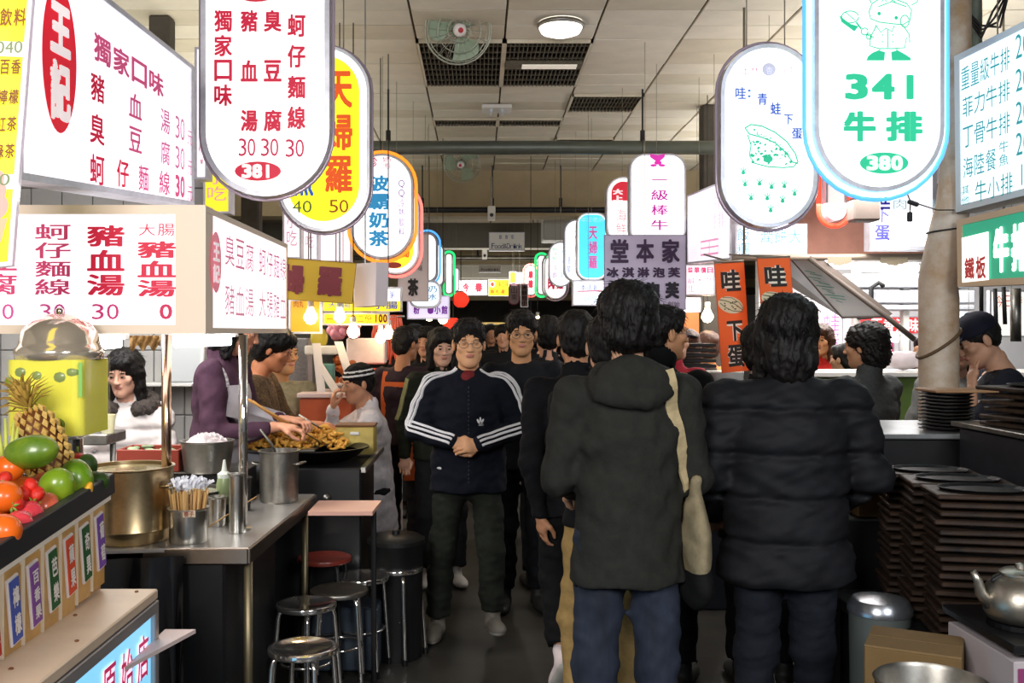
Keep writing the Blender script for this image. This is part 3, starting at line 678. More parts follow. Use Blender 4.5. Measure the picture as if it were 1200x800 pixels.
sign('tall oval lightbox with green cook drawing and numbers 341 and 380', [(955, -90, 4.3), (1107, -90, 4.3), (1107, 224, 4.3), (955, 224, 4.3)], 1., .14, rim=.018, panel='#f0fbfa', neon=(N_WHITE, .012, .012), neon2=(N_BLUE, .034, .008), artfn=art341,
     letters=[('341', (988, 86, 1082, 117), '#2ccf9c', Hh(.045, pad=.14)), ('牛', (986, 130, 1029, 166), '#2ccf9c', Hh(.05)), ('排', (1035, 130, 1084, 166), '#2ccf9c', Hh(.045)), ('380', (1015, 182, 1058, 200), '#f4fffb', Hh(.05, off=.003, pad=.03))])
# right menu board + green board
GT = '#2f9aa0'
def q4(rows): return rows
sign('large slanting white menu board with teal steak prices', [(1118, 66, 4.5), (1260, -6, 3.9), (1260, 214, 3.9), (1120, 249, 4.5)], 0, .12, rim=.03, panel='#e6f3f7', k=1.0, rimmat=M('board_frame', '#cfd6da', .5, .3),
     letters=[('重量級牛排', (.06, .1, .5, .24), GT, dict(px=False, b=.0)), ('200', (.54, .06, .72, .2), GT, dict(px=False, b=0)), ('菲力牛排', (.07, .29, .5, .42), GT, dict(px=False, b=0)), ('200', (.54, .26, .72, .39), GT, dict(px=False, b=0)),
              ('丁骨牛排', (.07, .48, .5, .61), GT, dict(px=False, b=0)), ('200', (.54, .45, .72, .58), GT, dict(px=False, b=0)), ('海陸餐', (.07, .67, .38, .8), GT, dict(px=False, b=0)), ('牛魚', (.4, .64, .48, .8), GT, dict(px=False, b=0, v=True)), ('200', (.54, .63, .72, .76), GT, dict(px=False, b=0)),
              ('牛小排', (.18, .84, .52, .97), GT, dict(px=False, b=0)), ('其他', (.06, .84, .13, .97), GT, dict(px=False, b=0, v=True)), ('150', (.56, .81, .74, .94), GT, dict(px=False, b=0))])
sign('green board with white steak characters and a small red seal below the menu board', [(1121, 258, 4.5), (1260, 224, 3.9), (1260, 331, 3.9), (1122, 336, 4.5)], 0, .12, rim=.03, panel='#2f9f7c', k=.55, rimmat=M('tan_frame', '#cdb193', .5), hang=None,
     artfn=lambda g, S, ci: (poly(g, S, [(.05, .28), (.3, .26), (.3, .92), (.05, .94)][::-1], ink('#f6f2ec', 1.2) and ci(ink('#f6f2ec', 1.2))),),
     letters=[('鐵板', (.07, .58, .28, .9), '#b03a3a', dict(px=False, b=.03, off=.003)), ('牛排', (.33, .22, .64, .84), ink('#ffffff', 1.3), dict(px=False, b=.07)), ('餐', (.7, .2, .86, .84), ink('#ffffff', 1.3), dict(px=False, b=.07))])
# sign behind, beside the rusty column
sign('white lightbox with blue egg character hidden behind the round sign', [(1020, 180, 5.9), (1098, 180, 5.9), (1098, 293, 5.9), (1020, 293, 5.9)], 0, .1, rim=.025, panel='#f6f4fb', letters=[('蛙下蛋', (1025, 220, 1043, 283), '#3838b0', V(.03)), ('肉', (1047, 232, 1062, 246), '#b8e4f0', V(0)), ('1', (1090, 232, 1098, 246), '#9ad0e8', V(0))])
# red neon oval behind
sign('narrow sign edged by a red neon tube between the two big right ovals', [(968, 150, 5.6), (992, 150, 5.6), (992, 258, 5.6), (968, 258, 5.6)], 1., .1, panel='#ffdcd8', k=.9, neon=(N_RED, .03, .014))
o = G().box(P(1012, 246, 5.5), (.15, .12, .13), ch=.01).build('transformer_box', M('brown_box_metal', '#6d6059', .6, var=.15)); tag(o, 'grey brown transformer box under the 341 sign', 'box'); cc_ = P(1012, 246, 5.5); ob = G().tube([cc_, (cc_.x, cc_.y, CH)], .008, 6).build('hanger', DARK_RIM); ob.parent = o
t = thing('hanging_clip', 'black clip dangling on a wire beneath the 341 sign', 'clip', P(1067, 240, 4.4))
g = G(); g.tube([P(1062, 224, 4.4), P(1067, 236, 4.4), P(1098, 246, 4.45), P(1118, 246, 4.5)], .003, 5); g.build('wire', m_dark, t)
g = G(); g.box(P(1070, 238, 4.4), (.05, .02, .018), ch=.004, R=Matrix.Rotation(.35, 3, 'Y')); g.box(P(1066, 254, 4.4), (.022, .02, .045), ch=.004); g.tube([P(1067, 236, 4.4), P(1066, 254, 4.4)], .003, 5); g.build('clip', m_dark, t)
# ---------------- left boards
def artoval(g, S, ci):
    pts_u, pts_v = .175, .5
    blob(g, S, .19, .44, .085, .33, ci('#e01f34'), .001, 40)
sign('big slanting white lightbox with red oval emblem and pink noodle prices', [(22, -87, 3.0), (228, 78, 3.85), (228, 241, 3.85), (22, 210, 3.0)], 0, .12, rim=.02, artfn=artoval, panel='#f4effb', k=1.05, hang=CH, rods=1,
     letters=[('王', (.135, .2, .25, .43), '#fff2f6', dict(px=False, b=.06, off=.003)), ('記', (.135, .45, .25, .72), '#fff2f6', dict(px=False, b=.06, off=.003)),
              ('獨家口味', (.36, .22, .79, .36), '#c8507c', dict(px=False, b=.03)), ('豬', (.345, .42, .43, .56), RD, dict(px=False, b=.02)), ('血', (.56, .42, .65, .56), '#c8507c', dict(px=False, b=.02)), ('湯', (.76, .42, .83, .57), '#d07098', dict(px=False, b=.01)), ('30', (.86, .42, .93, .57), '#d480a4', dict(px=False, b=0)), ('元', (.945, .48, .985, .58), '#d480a4', dict(px=False, b=0)),
              ('臭', (.34, .62, .43, .77), RD, dict(px=False, b=.02)), ('豆', (.56, .61, .65, .75), '#c8507c', dict(px=False, b=.02)), ('腐', (.76, .62, .83, .77), '#d07098', dict(px=False, b=.01)), ('30', (.86, .62, .93, .77), '#d480a4', dict(px=False, b=0)), ('元', (.945, .69, .985, .79), '#d480a4', dict(px=False, b=0)),
              ('蚵', (.34, .82, .43, .97), RD, dict(px=False, b=.02)), ('仔', (.49, .81, .57, .96), RD, dict(px=False, b=.02)), ('麵', (.62, .81, .69, .96), '#c8507c', dict(px=False, b=.01)), ('線', (.75, .81, .83, .96), '#c8507c', dict(px=False, b=.01)), ('30', (.86, .81, .93, .96), '#c8507c', dict(px=False, b=.03)), ('元', (.945, .87, .985, .97), '#c8507c', dict(px=False, b=0))])
sign('front white lightbox over the noodle stall with four crimson menu columns', [(-140, 240, 3.22), (240, 240, 3.22), (240, 391, 3.22), (-140, 391, 3.22)], 0, .1, rim=.03, panel='#f6f2fb', k=1.05, rimmat=M('cream_frame', '#f6e0cc', .5), hang=None,
     letters=[('大腸', (161, 262, 206, 276), RD, Hh(0)), ('豬血湯', (161, 281, 206, 349), RD, V(.03)), ('0', (186, 356, 203, 374), '#b8204c'), ('豬血湯', (102, 262, 146, 348), RD, V(.03)), ('30', (106, 356, 141, 374), '#b8306c', Hh(0, pad=.2)),
              ('蚵仔麵線', (41, 261, 83, 347), '#c8406c', V(.015)), ('30', (45, 356, 78, 374), '#c8508c', Hh(0, pad=.2)), ('臭豆腐', (-21, 262, 20, 347), '#c8406c', V(.015)), ('30', (-16, 356, 18, 374), '#c8508c', Hh(0, pad=.2))])
sign('side white lightbox of the noodle stall with washed out red writing', [(241, 241, 3.22), (337, 286, 4.6), (337, 390, 4.6), (241, 391, 3.22)], 0, .1, rim=.02, panel='#fbf5fb', k=1.15, rimmat=M('cream_frame', '#f6e0cc', .5), hang=None,
     artfn=lambda g, S, ci: blob(g, S, .09, .42, .05, .25, ci('#e58090'), .001), letters=[('王記', (.06, .25, .12, .6), '#fff2f6', dict(px=False, v=True, b=.04, off=.003)), ('臭豆腐', (.17, .16, .5, .42), '#e07a98', dict(px=False, b=0)), ('蚵仔麵線', (.56, .16, .97, .42), '#e07a98', dict(px=False, b=0)), ('豬血湯', (.17, .58, .5, .84), '#e896ac', dict(px=False, b=0)), ('大腸豬血', (.56, .58, .97, .84), '#e896ac', dict(px=False, b=0))])
def artcone(g, S, ci):
    poly(g, S, [(.55, .84), (.9, .84), (.84, .92), (.62, .92)], ci('#c9b48c')); blob(g, S, .73, .8, .17, .045, ci('#e8a89c')); blob(g, S, .75, .75, .11, .035, ci('#e8a89c')); blob(g, S, .77, .71, .05, .03, ci('#e8a89c'))
    blob(g, S, .28, .36, .1, .05, ci('#7a50a8'))
    for y in (.24, .68): poly(g, S, [(.2, y), (.96, y+.015), (.96, y+.065), (.2, y+.05)], ci('#f4f0e0'), .001)
sign('yellow drinks lightbox with small brown writing at the left edge', [(-62, -40, 2.55), (41, -40, 2.62), (14, 311, 2.62), (-80, 320, 2.55)], 0, .07, rim=.012, panel='#f6e71e', k=.9, artfn=artcone, hang=CH, rods=1,
     letters=[('冷熱飲料', (.3, .14, .95, .2), '#8a4a08', dict(px=False, b=.02)), ('珍奶百香', (.4, .31, .93, .36), '#7a3c08', dict(px=False, b=.02)), ('椰子檸檬', (.4, .41, .93, .46), '#7a3c08', dict(px=False, b=.02)), ('紅茶紅茶', (.4, .5, .93, .55), '#7a3c08', dict(px=False, b=.02)), ('綠茶綠茶', (.4, .59, .93, .64), '#7a3c08', dict(px=False, b=.02)), ('4040', (.5, .25, .93, .29), '#7a8a60', dict(px=False, b=0, off=.003)), ('5550', (.3, .69, .9, .73), '#7a8a60', dict(px=False, b=0, off=.003))])
sign('ochre cloth banner with maroon tempura characters', [(337, 302, 5.4), (418, 308, 5.5), (413, 356, 5.5), (336, 351, 5.4)], 0, .02, panel='#d0a82c', litpanel=False, rim=.003, rimmat=M('ochre_edge', '#8f6e1c', .8), rods=2, hang=2.3,
     letters=[('婦', (-.08, .14, .27, .86), '#7c2c34', dict(px=False, b=.05)), ('羅', (.42, .14, .84, .86), '#7c2c34', dict(px=False, b=.05))])
o = G().slab([P(415, 309, 5.7), P(441, 307, 5.5), P(440, 358, 5.5), P(415, 360, 5.7)], .08).build('lamp_shroud', M('pale_shroud', '#d6ccd2', .6)); tag(o, 'pale blank box end right of the ochre banner', 'panel'); cc_ = P(428, 309, 5.6); ob = G().tube([cc_, (cc_.x, cc_.y, CH)], .004, 6).build('hanger', DARK_RIM); ob.parent = o
sign('ochre lit board low behind the bulbs', [(338, 350, 5.75), (377, 350, 5.75), (377, 391, 5.75), (338, 391, 5.75)], 0, .03, panel='#c99a1e', k=.5, hang=None, letters=[('肉丸', (344, 352, 356, 360), '#8c3020', Hh(0))])
sign('white and yellow porridge sign with blue writing', [(378, 336, 6.6), (471, 336, 6.6), (471, 365, 6.6), (378, 365, 6.6)], 0, .06, panel='#f6f2f0', hang=2.4, artfn=lambda g, S, ci: poly(g, S, [(.02, .58), (.98, .58), (.98, .97), (.02, .97)], ci(ink('#f0dc22', .9)), .001),
     letters=[('炸粥', (440, 341, 466, 351), '#4a6ac8', Hh(0, pad=.5)), ('大腸', (382, 354, 412, 361), '#5a7ac8', Hh(0, off=.003)), ('小腸', (436, 353, 467, 362), '#4a5ab8', Hh(.02, off=.003))])
sign('yellow price strip reading 100 under the porridge sign', [(378, 366, 6.5), (456, 366, 6.5), (456, 381, 6.5), (378, 381, 6.5)], 0, .04, panel='#f4cf18', k=.9, hang=None, letters=[('一', (382, 369, 392, 378), '#7a5a10', Hh(.02)), ('0二份', (409, 369, 436, 378), '#7a4a10', Hh(0)), ('100', (438, 368, 454, 378), '#6a2a10', Hh(.04))])
for (x0, x1, y0, y1, d, lb) in ((331, 353, 240, 303, 6.6, 'plain white lightbox behind the yellow oval, left one'), (353, 373, 250, 305, 6.9, 'plain white lightbox behind the yellow oval, middle one'), (374, 412, 262, 307, 7.2, 'wide pale lightbox behind the yellow oval'),
                          (238, 270, 190, 250, 5.6, 'yellow lightbox edge beside the big slanting board'), (228, 243, 55, 210, 5.2, 'thin white lightbox seen left of the 381 oval')):
    sign(lb, [(x0, y0, d), (x1, y0, d), (x1, y1, d), (x0, y1, d)], 0, .1, panel='#ecd92a' if 'yellow lightbox edge' in lb else '#f2e8f2', k=.95, letters=[('小吃', (x0+5, y0+8, x1-5, y1-14), '#e8a8b8', V(0))] if 'wide' not in lb else [])
# orange banners
def artsand(g, S, ci):
    w_ = ci('#d8cfae'); k = ci('#5a5a34')
    blob(g, S, .45, .385, .43, .075, w_, .001, rot=.35)
    stroke(g, S, [(.08, .33), (.3, .345), (.6, .38), (.86, .44)], .03, k); stroke(g, S, [(.1, .36), (.25, .4), (.5, .44), (.85, .455)], .025, k); stroke(g, S, [(.2, .31), (.5, .32), (.75, .37), (.88, .43)], .02, k)
    rr = random.Random(5)
    for i in range(14): blob(g, S, rr.uniform(.25, .7), rr.uniform(.35, .43), .03, .007, k, .003, seg=7)
for i, (q, lb, tt) in enumerate((([(837, 309, 5.4), (872, 307, 5.4), (880, 434, 5.4), (846, 437, 5.4)], 'left orange hanging banner with black brush frog egg characters', True), ([(887, 303, 5.1), (926, 302, 5.1), (936, 430, 5.1), (898, 432, 5.1)], 'right orange hanging banner, lower half behind a black haired head', True))):
    wht = '#f2e8d8'; L = []
    for (ch, bx) in (('哇', (.14, .06, .88, .26)), ('下', (.24, .53, .84, .72)), ('蛋', (.2, .75, .84, .96))):
        L.append((ch, bx, wht, dict(px=False, b=.1, off=.001))); L.append((ch, bx, '#1a120c', dict(px=False, b=.035, off=.003)))
    sign(lb, q, 0, .006, panel='#f4641c', litpanel=False, rim=.002, rimmat=M('orange_hem', '#d0540f', .7), artfn=artsand, letters=L, hang=None, cat='banner', name='cloth_banner')
    rb = [o for o in bpy.data.objects if o.name.startswith('cloth_banner')][-1]; pa, pb = P(*q[0]), P(*q[1]); pm = (pa+pb)/2
    G().tube([pm+Vector((0, .01, .01)), Vector((pm.x, 6.0, 2.09))], .006, 6).build('arm', M('grey_rod', '#8f897c', .5, .5), rb, True); G().tube([pa+Vector((0, .004, .008)), pb+Vector((0, .004, .008))], .006, 6).build('top_rod', M('grey_rod', '#8f897c', .5, .5), rb, True)
# ------------------------------------------------------------------ distance-field modelling of bodies and cloth
class F:
    def __init__(s, lo, hi, h):
        s.h = h; s.lo = np.array(lo, float); n = np.ceil((np.array(hi)-s.lo)/h).astype(int)+1
        s.n = n; s.ax = [s.lo[i]+h*np.arange(n[i]) for i in range(3)]
        s.D = np.full(n, .12, np.float32)
    def _sub(s, lo, hi):
        a = np.clip(np.floor((np.array(lo)-s.lo)/s.h).astype(int), 0, s.n-1); b = np.clip(np.ceil((np.array(hi)-s.lo)/s.h).astype(int)+1, 1, s.n)
        if (b <= a).any(): return None
        sl = tuple(slice(a[i], b[i]) for i in range(3))
        X, Y, Z = np.meshgrid(*[s.ax[i][sl[i]] for i in range(3)], indexing='ij')
        return sl, X, Y, Z
    def _mix(s, sl, d, k, sub):
        A = s.D[sl]
        if sub: d = -d; h = np.clip(.5-.5*(A-d)/k, 0, 1); s.D[sl] = A*(1-h)+d*h+k*h*(1-h)
        else: h = np.clip(.5+.5*(A-d)/k, 0, 1); s.D[sl] = A*(1-h)+d*h-k*h*(1-h)
    def cap(s, a, b, r1, r2=None, k=.02, q=1., sub=False):
        r2 = r1 if r2 is None else r2; a = np.array(a, float); b = np.array(b, float); m = max(r1, r2)+.06+k
        t = s._sub(np.minimum(a, b)-m, np.maximum(a, b)+m)
        if t is None: return s
        sl, X, Y, Z = t; ab = b-a; L = (ab**2).sum()+1e-9
        T = np.clip(((X-a[0])*ab[0]+(Y-a[1])*ab[1]+(Z-a[2])*ab[2])/L, 0, 1)
        dx, dy, dz = X-a[0]-T*ab[0], (Y-a[1]-T*ab[1])*q, Z-a[2]-T*ab[2]
        d = (np.sqrt(dx*dx+dy*dy+dz*dz)-(r1+(r2-r1)*T))*(.5+.5/q)
        s._mix(sl, d, k, sub); return s
    def ell(s, c, r, k=.02, sub=False, R=None):
        c = np.array(c, float); r = np.array(r, float); m = r.max()+.05+k; t = s._sub(c-m, c+m)
        if t is None: return s
        sl, X, Y, Z = t; x, y, z = X-c[0], Y-c[1], Z-c[2]
        if R is not None:
            R = np.array(R); x, y, z = (R[0, 0]*x+R[1, 0]*y+R[2, 0]*z, R[0, 1]*x+R[1, 1]*y+R[2, 1]*z, R[0, 2]*x+R[1, 2]*y+R[2, 2]*z)
        k0 = np.sqrt((x/r[0])**2+(y/r[1])**2+(z/r[2])**2); k1 = np.sqrt((x/r[0]**2)**2+(y/r[1]**2)**2+(z/r[2]**2)**2)+1e-6
        s._mix(sl, k0*(k0-1)/k1, k, sub); return s
    def cut(s, fn, k=.01):
        X, Y, Z = np.meshgrid(*s.ax, indexing='ij'); d = fn(X, Y, Z); s._mix((slice(None),)*3, d, k, True); return s
    def noise(s, amp, freq, seed=0, st=(1, 1, 1), oct=5):
        X, Y, Z = np.meshgrid(*s.ax, indexing='ij'); r = np.random.RandomState(seed); N = 0
        for i in range(oct):
            v = r.normal(size=3); v = v/np.linalg.norm(v)*freq*(1+.5*i); N = N+np.sin(X*v[0]*st[0]+Y*v[1]*st[1]+Z*v[2]*st[2]+r.uniform(0, 6.3)+1.3*np.sin(X*v[1]*.7+Z*v[0]*.6))
        s.D += (amp*N/math.sqrt(oct)).astype(np.float32); return s
    def mesh(s):
        D = s.D.copy()
        for i in range(3):
            sl = [slice(None)]*3; sl[i] = 0; D[tuple(sl)] = .1; sl[i] = -1; D[tuple(sl)] = .1
        I = D < 0; c = np.zeros(np.array(D.shape)-1, int)
        for dx in (0, 1):
            for dy in (0, 1):
                for dz in (0, 1): c += I[dx:D.shape[0]-1+dx, dy:D.shape[1]-1+dy, dz:D.shape[2]-1+dz]
        act = (c > 0) & (c < 8); idx = np.argwhere(act); ID = np.full(c.shape, -1); ID[act] = np.arange(len(idx))
        ps = np.zeros((len(idx), 3)); cnt = np.zeros(len(idx)); i, j, k = idx.T
        for ax in range(3):
            o = [a for a in range(3) if a != ax]
            for u in (0, 1):
                for v in (0, 1):
                    o0 = [0, 0, 0]; o0[o[0]] = u; o0[o[1]] = v; o1 = list(o0); o1[ax] = 1
                    a = D[i+o0[0], j+o0[1], k+o0[2]]; b = D[i+o1[0], j+o1[1], k+o1[2]]; x = (a < 0) != (b < 0)
                    t = np.where(x, a/np.where(x, a-b, 1), 0); p = np.tile(np.array(o0, float), (len(idx), 1)); p[:, ax] += t
                    ps += p*x[:, None]; cnt += x
        V = s.lo+(idx+ps/cnt[:, None])*s.h; Fs = []
        for ax in range(3):
            o = [a for a in range(3) if a != ax]; n = D.shape
            sa = [slice(1, -1)]*3; sb = [slice(1, -1)]*3; sa[ax] = slice(0, n[ax]-1); sb[ax] = slice(1, n[ax])
            A = I[tuple(sa)]; B = I[tuple(sb)]; X = np.argwhere(A != B)
            if not len(X): continue
            flip = A[tuple(X.T)]; base = X.copy(); base[:, o[0]] += 1; base[:, o[1]] += 1
            def cell(du, dv):
                q = base.copy(); q[:, o[0]] -= du; q[:, o[1]] -= dv; return ID[tuple(q.T)]
            q = np.stack([cell(1, 1), cell(0, 1), cell(0, 0), cell(1, 0)], 1)
            if ax == 1: flip = ~flip
            q[~flip] = q[~flip][:, ::-1]; Fs.append(q)
        Fc = np.concatenate(Fs); Fc = Fc[(Fc >= 0).all(1)]
        return V, Fc

_cache = {}
def cached(key, fn):
    if key not in _cache: _cache[key] = fn()
    return _cache[key]
def mk_head(h):
    f = F((-.12, -.14, -.22), (.12, .15, .14), h)
    f.ell((0, -.012, .035), (.070, .092, .080), .01).ell((0, .028, -.035), (.058, .062, .080), .03)
    f.cap((0, -.015, -.06), (0, -.03, -.20), .05, .058, .03)
    f.cap((-.042, .005, -.060), (-.012, .062, -.096), .018, .018, .03).cap((.042, .005, -.060), (.012, .062, -.096), .018, .018, .03)
    for s_ in (-1, 1):
        f.ell((s_*.043, .062, -.018), (.022, .02, .02), .02); f.ell((s_*.078, -.006, -.008), (.010, .018, .031), .008)
        f.ell((s_*.030, .096, .004), (.020, .014, .012), .012, sub=True)
        f.ell((s_*.030, .080, .002), (.015, .011, .009), .004)
        f.ell((s_*.011, .101, -.030), (.009, .010, .008), .006)
    f.cap((-.036, .082, .024), (.036, .082, .024), .009, .009, .014)
    f.cap((0, .088, .010), (0, .106, -.026), .007, .011, .010)
    f.ell((0, .087, -.054), (.022, .009, .005), .006).ell((0, .086, -.062), (.019, .009, .005), .004)
    V, Q = f.mesh()
    c = V[Q].mean(1); mi = np.zeros(len(Q), int)
    x, y, z = np.abs(c[:, 0]), c[:, 1], c[:, 2]
    lips = (x < .021) & (z < -.049) & (z > -.067) & (y > .088); mi[lips] = 1
    return V, Q, mi
def face_bits(g, T, s, closed=False, brow=True):
    """eyes, irises, brows on top of the head mesh; T maps head frame to world"""
    def E(c, r, m, sg=10, rg=6):
        vs = []; fs = []
        for i in range(rg+1):
            th = math.pi*i/rg
            for k in range(sg):
                a = 2*math.pi*k/sg; vs.append(T @ Vector((c[0]+r[0]*math.sin(th)*math.cos(a), c[1]-r[1]*math.cos(th), c[2]+r[2]*math.sin(th)*math.sin(a))))
        for i in range(rg):
            for k in range(sg): fs.append((i*sg+k, i*sg+(k+1) % sg, (i+1)*sg+(k+1) % sg, (i+1)*sg+k))
        g.add(vs, fs, m)
    for s_ in (-1, 1):
        if not closed: E((s_*.030, .0895, .001), (.012, .003, .0036), 2)
        E((s_*.030, .0915, .001), (.0075, .002, .0042 if not closed else .001), 3)
        E((s_*.030, .0912, .006), (.015, .0025, .0014), 3)
        if brow:
            E((s_*.032, .0905, .024), (.017, .004, .0028), 3)
def mk_hair(style, h):
    f = F((-.17, -.19, -.30), (.17, .17, .19), h)
    if style == 'short': f.ell((0, -.020, .048), (.088, .104, .085), .01).ell((0, -.055, -.015), (.074, .058, .075), .03).ell((0, .045, .088), (.06, .045, .03), .02)
    elif style == 'buzz': f.ell((0, -.016, .042), (.081, .099, .083), .01).ell((0, -.05, -.01), (.070, .056, .065), .03)
    elif style == 'full': f.ell((0, -.025, .052), (.104, .118, .095), .01).ell((0, -.055, -.02), (.094, .080, .09), .03).ell((0, .05, .085), (.075, .05, .04), .02)
    elif style == 'bob': f.ell((0, -.025, .045), (.097, .112, .092), .01).cap((-.075, -.01, .0), (-.075, .005, -.13), .035, .03, .03).cap((.075, -.01, .0), (.075, .005, -.13), .035, .03, .03).ell((0, -.065, -.07), (.088, .06, .10), .03).ell((0, .06, .07), (.07, .04, .04), .02)
    elif style == 'long': f.ell((0, -.025, .045), (.100, .112, .095), .01).cap((-.078, -.01, .0), (-.085, .0, -.24), .038, .022, .03).cap((.078, -.01, .0), (.085, .0, -.24), .038, .022, .03).ell((0, -.07, -.09), (.088, .055, .15), .03).ell((0, .06, .07), (.07, .04, .035), .02)
    elif style == 'curly': f.ell((0, -.03, .045), (.110, .118, .095), .01).ell((0, -.065, -.045), (.100, .080, .09), .03)
    # clear the face
    zf = {'short': .050, 'buzz': .066, 'full': .050, 'bob': .045, 'long': .045, 'curly': .05}[style]
    f.ell((0, .115, zf-.115), (.072, .105, .115), .012, sub=True)
    if style in ('short', 'buzz', 'full'):
        for s_ in (-1, 1): f.ell((s_*.1, .055, -.05), (.05, .06, .075), .015, sub=True)
    if style == 'curly': f.noise(.006, 95, 4).noise(.004, 170, 5)
    else: f.noise(.0036, 55, 1, (1.5, 1.5, .6)); f.noise(.0020, 150, 2, (1.7, 1.7, .35))
    return f.mesh()
def mk_hand(curl, h):
    """right hand: wrist at the origin, fingers along -Z, palm faces +Y, thumb towards -X (mirror for left)"""
    f = F((-.10, -.05, -.21), (.10, .12, .05), h)
    f.cap((0, 0, .04), (0, 0, -.01), .026, .024, .01, q=1.3)
    f.cap((0, 0, -.01), (-.005, 0, -.05), .028, .034, .02, q=1.9); f.cap((-.018, .003, -.06), (.026, .003, -.06), .019, .017, .015, q=1.3); f.cap((-.018, .003, -.075), (.024, .003, -.073), .013, .012, .012)
    for i, (x, L, r) in enumerate(((-.028, .070, .0085), (-.009, .078, .0088), (.010, .073, .0085), (.028, .058, .0075))):
        p = Vector((x, .003, -.082)); a = curl*(.35+.06*i)
        for j, fr in enumerate((.44, .31, .25)):
            dr = Vector((x*.6*(1-curl*.6), math.sin(a), -math.cos(a))).normalized(); n = p+dr*L*fr
            f.cap(p, n, r*(1-.08*j), r*(.92-.08*j), .0035); p = n; a += curl*.95
    p0 = Vector((-.022, .004, -.022)); p1 = Vector((-.046, .022, -.052)); p2 = Vector((-.047+.012*curl, .032+.014*curl, -.084+.01*curl)); p3 = p2+Vector((.012*curl, .010*curl, -.024))
    f.cap(p0, p1, .016, .012, .01).cap(p1, p2, .0115, .0100, .004).cap(p2, p3, .0098, .0082, .003)
    return f.mesh()
def mk_shoe(h):
    f = F((-.07, -.12, -.02), (.07, .22, .13), h)
    f.ell((0, .02, .035), (.044, .13, .04), .01).ell((0, .10, .03), (.046, .085, .034), .02).cap((0, -.03, .05), (0, -.03, .10), .042, .042, .02)
    f.cut(lambda X, Y, Z: Z-.001, .004)
    V, Q = f.mesh(); c = V[Q].mean(1); mi = (c[:, 2] < .022).astype(int); return V, Q, mi

def frame_from(z, y):
    z = Vector(z).normalized(); y = Vector(y); y = (y-z*y.dot(z)).normalized(); x = y.cross(z)
    return Matrix((x, y, z)).transposed()
SK = dict(lips='#9a5a50')
def skin(tone): return M('skin_'+tone.strip('#'), tone, .55, var=.06, scale=30, bump=.05, spec=.4)
def cloth(col, var=.18, bump=.35, scale=26, rough=.85, spec=.25):
    rgb = [int(col[i:i+2], 16) for i in (1, 3, 5)]
    if max(rgb) < 100: col = '#%02x%02x%02x' % tuple(int(x*.80) for x in rgb)
    return M('cloth_'+col.strip('#'), col, rough, var=var, scale=scale, bump=bump, spec=spec)
HAIRM = M('black_hair', '#0e0b0a', .55, var=.5, scale=40, bump=.4, stretch=(3, 3, .6), spec=.35)
HAIRB = M('brown_hair', '#4a2a1a', .45, var=.4, scale=40, bump=.4, stretch=(3, 3, .6))
JB = dict(sh=(.175, 0, 1.362), el=(.245, -.03, 1.10), wr=(.25, .06, .87), hip=(.088, 0, .90), kn=(.10, .015, .49), an=(.10, -.02, .085))

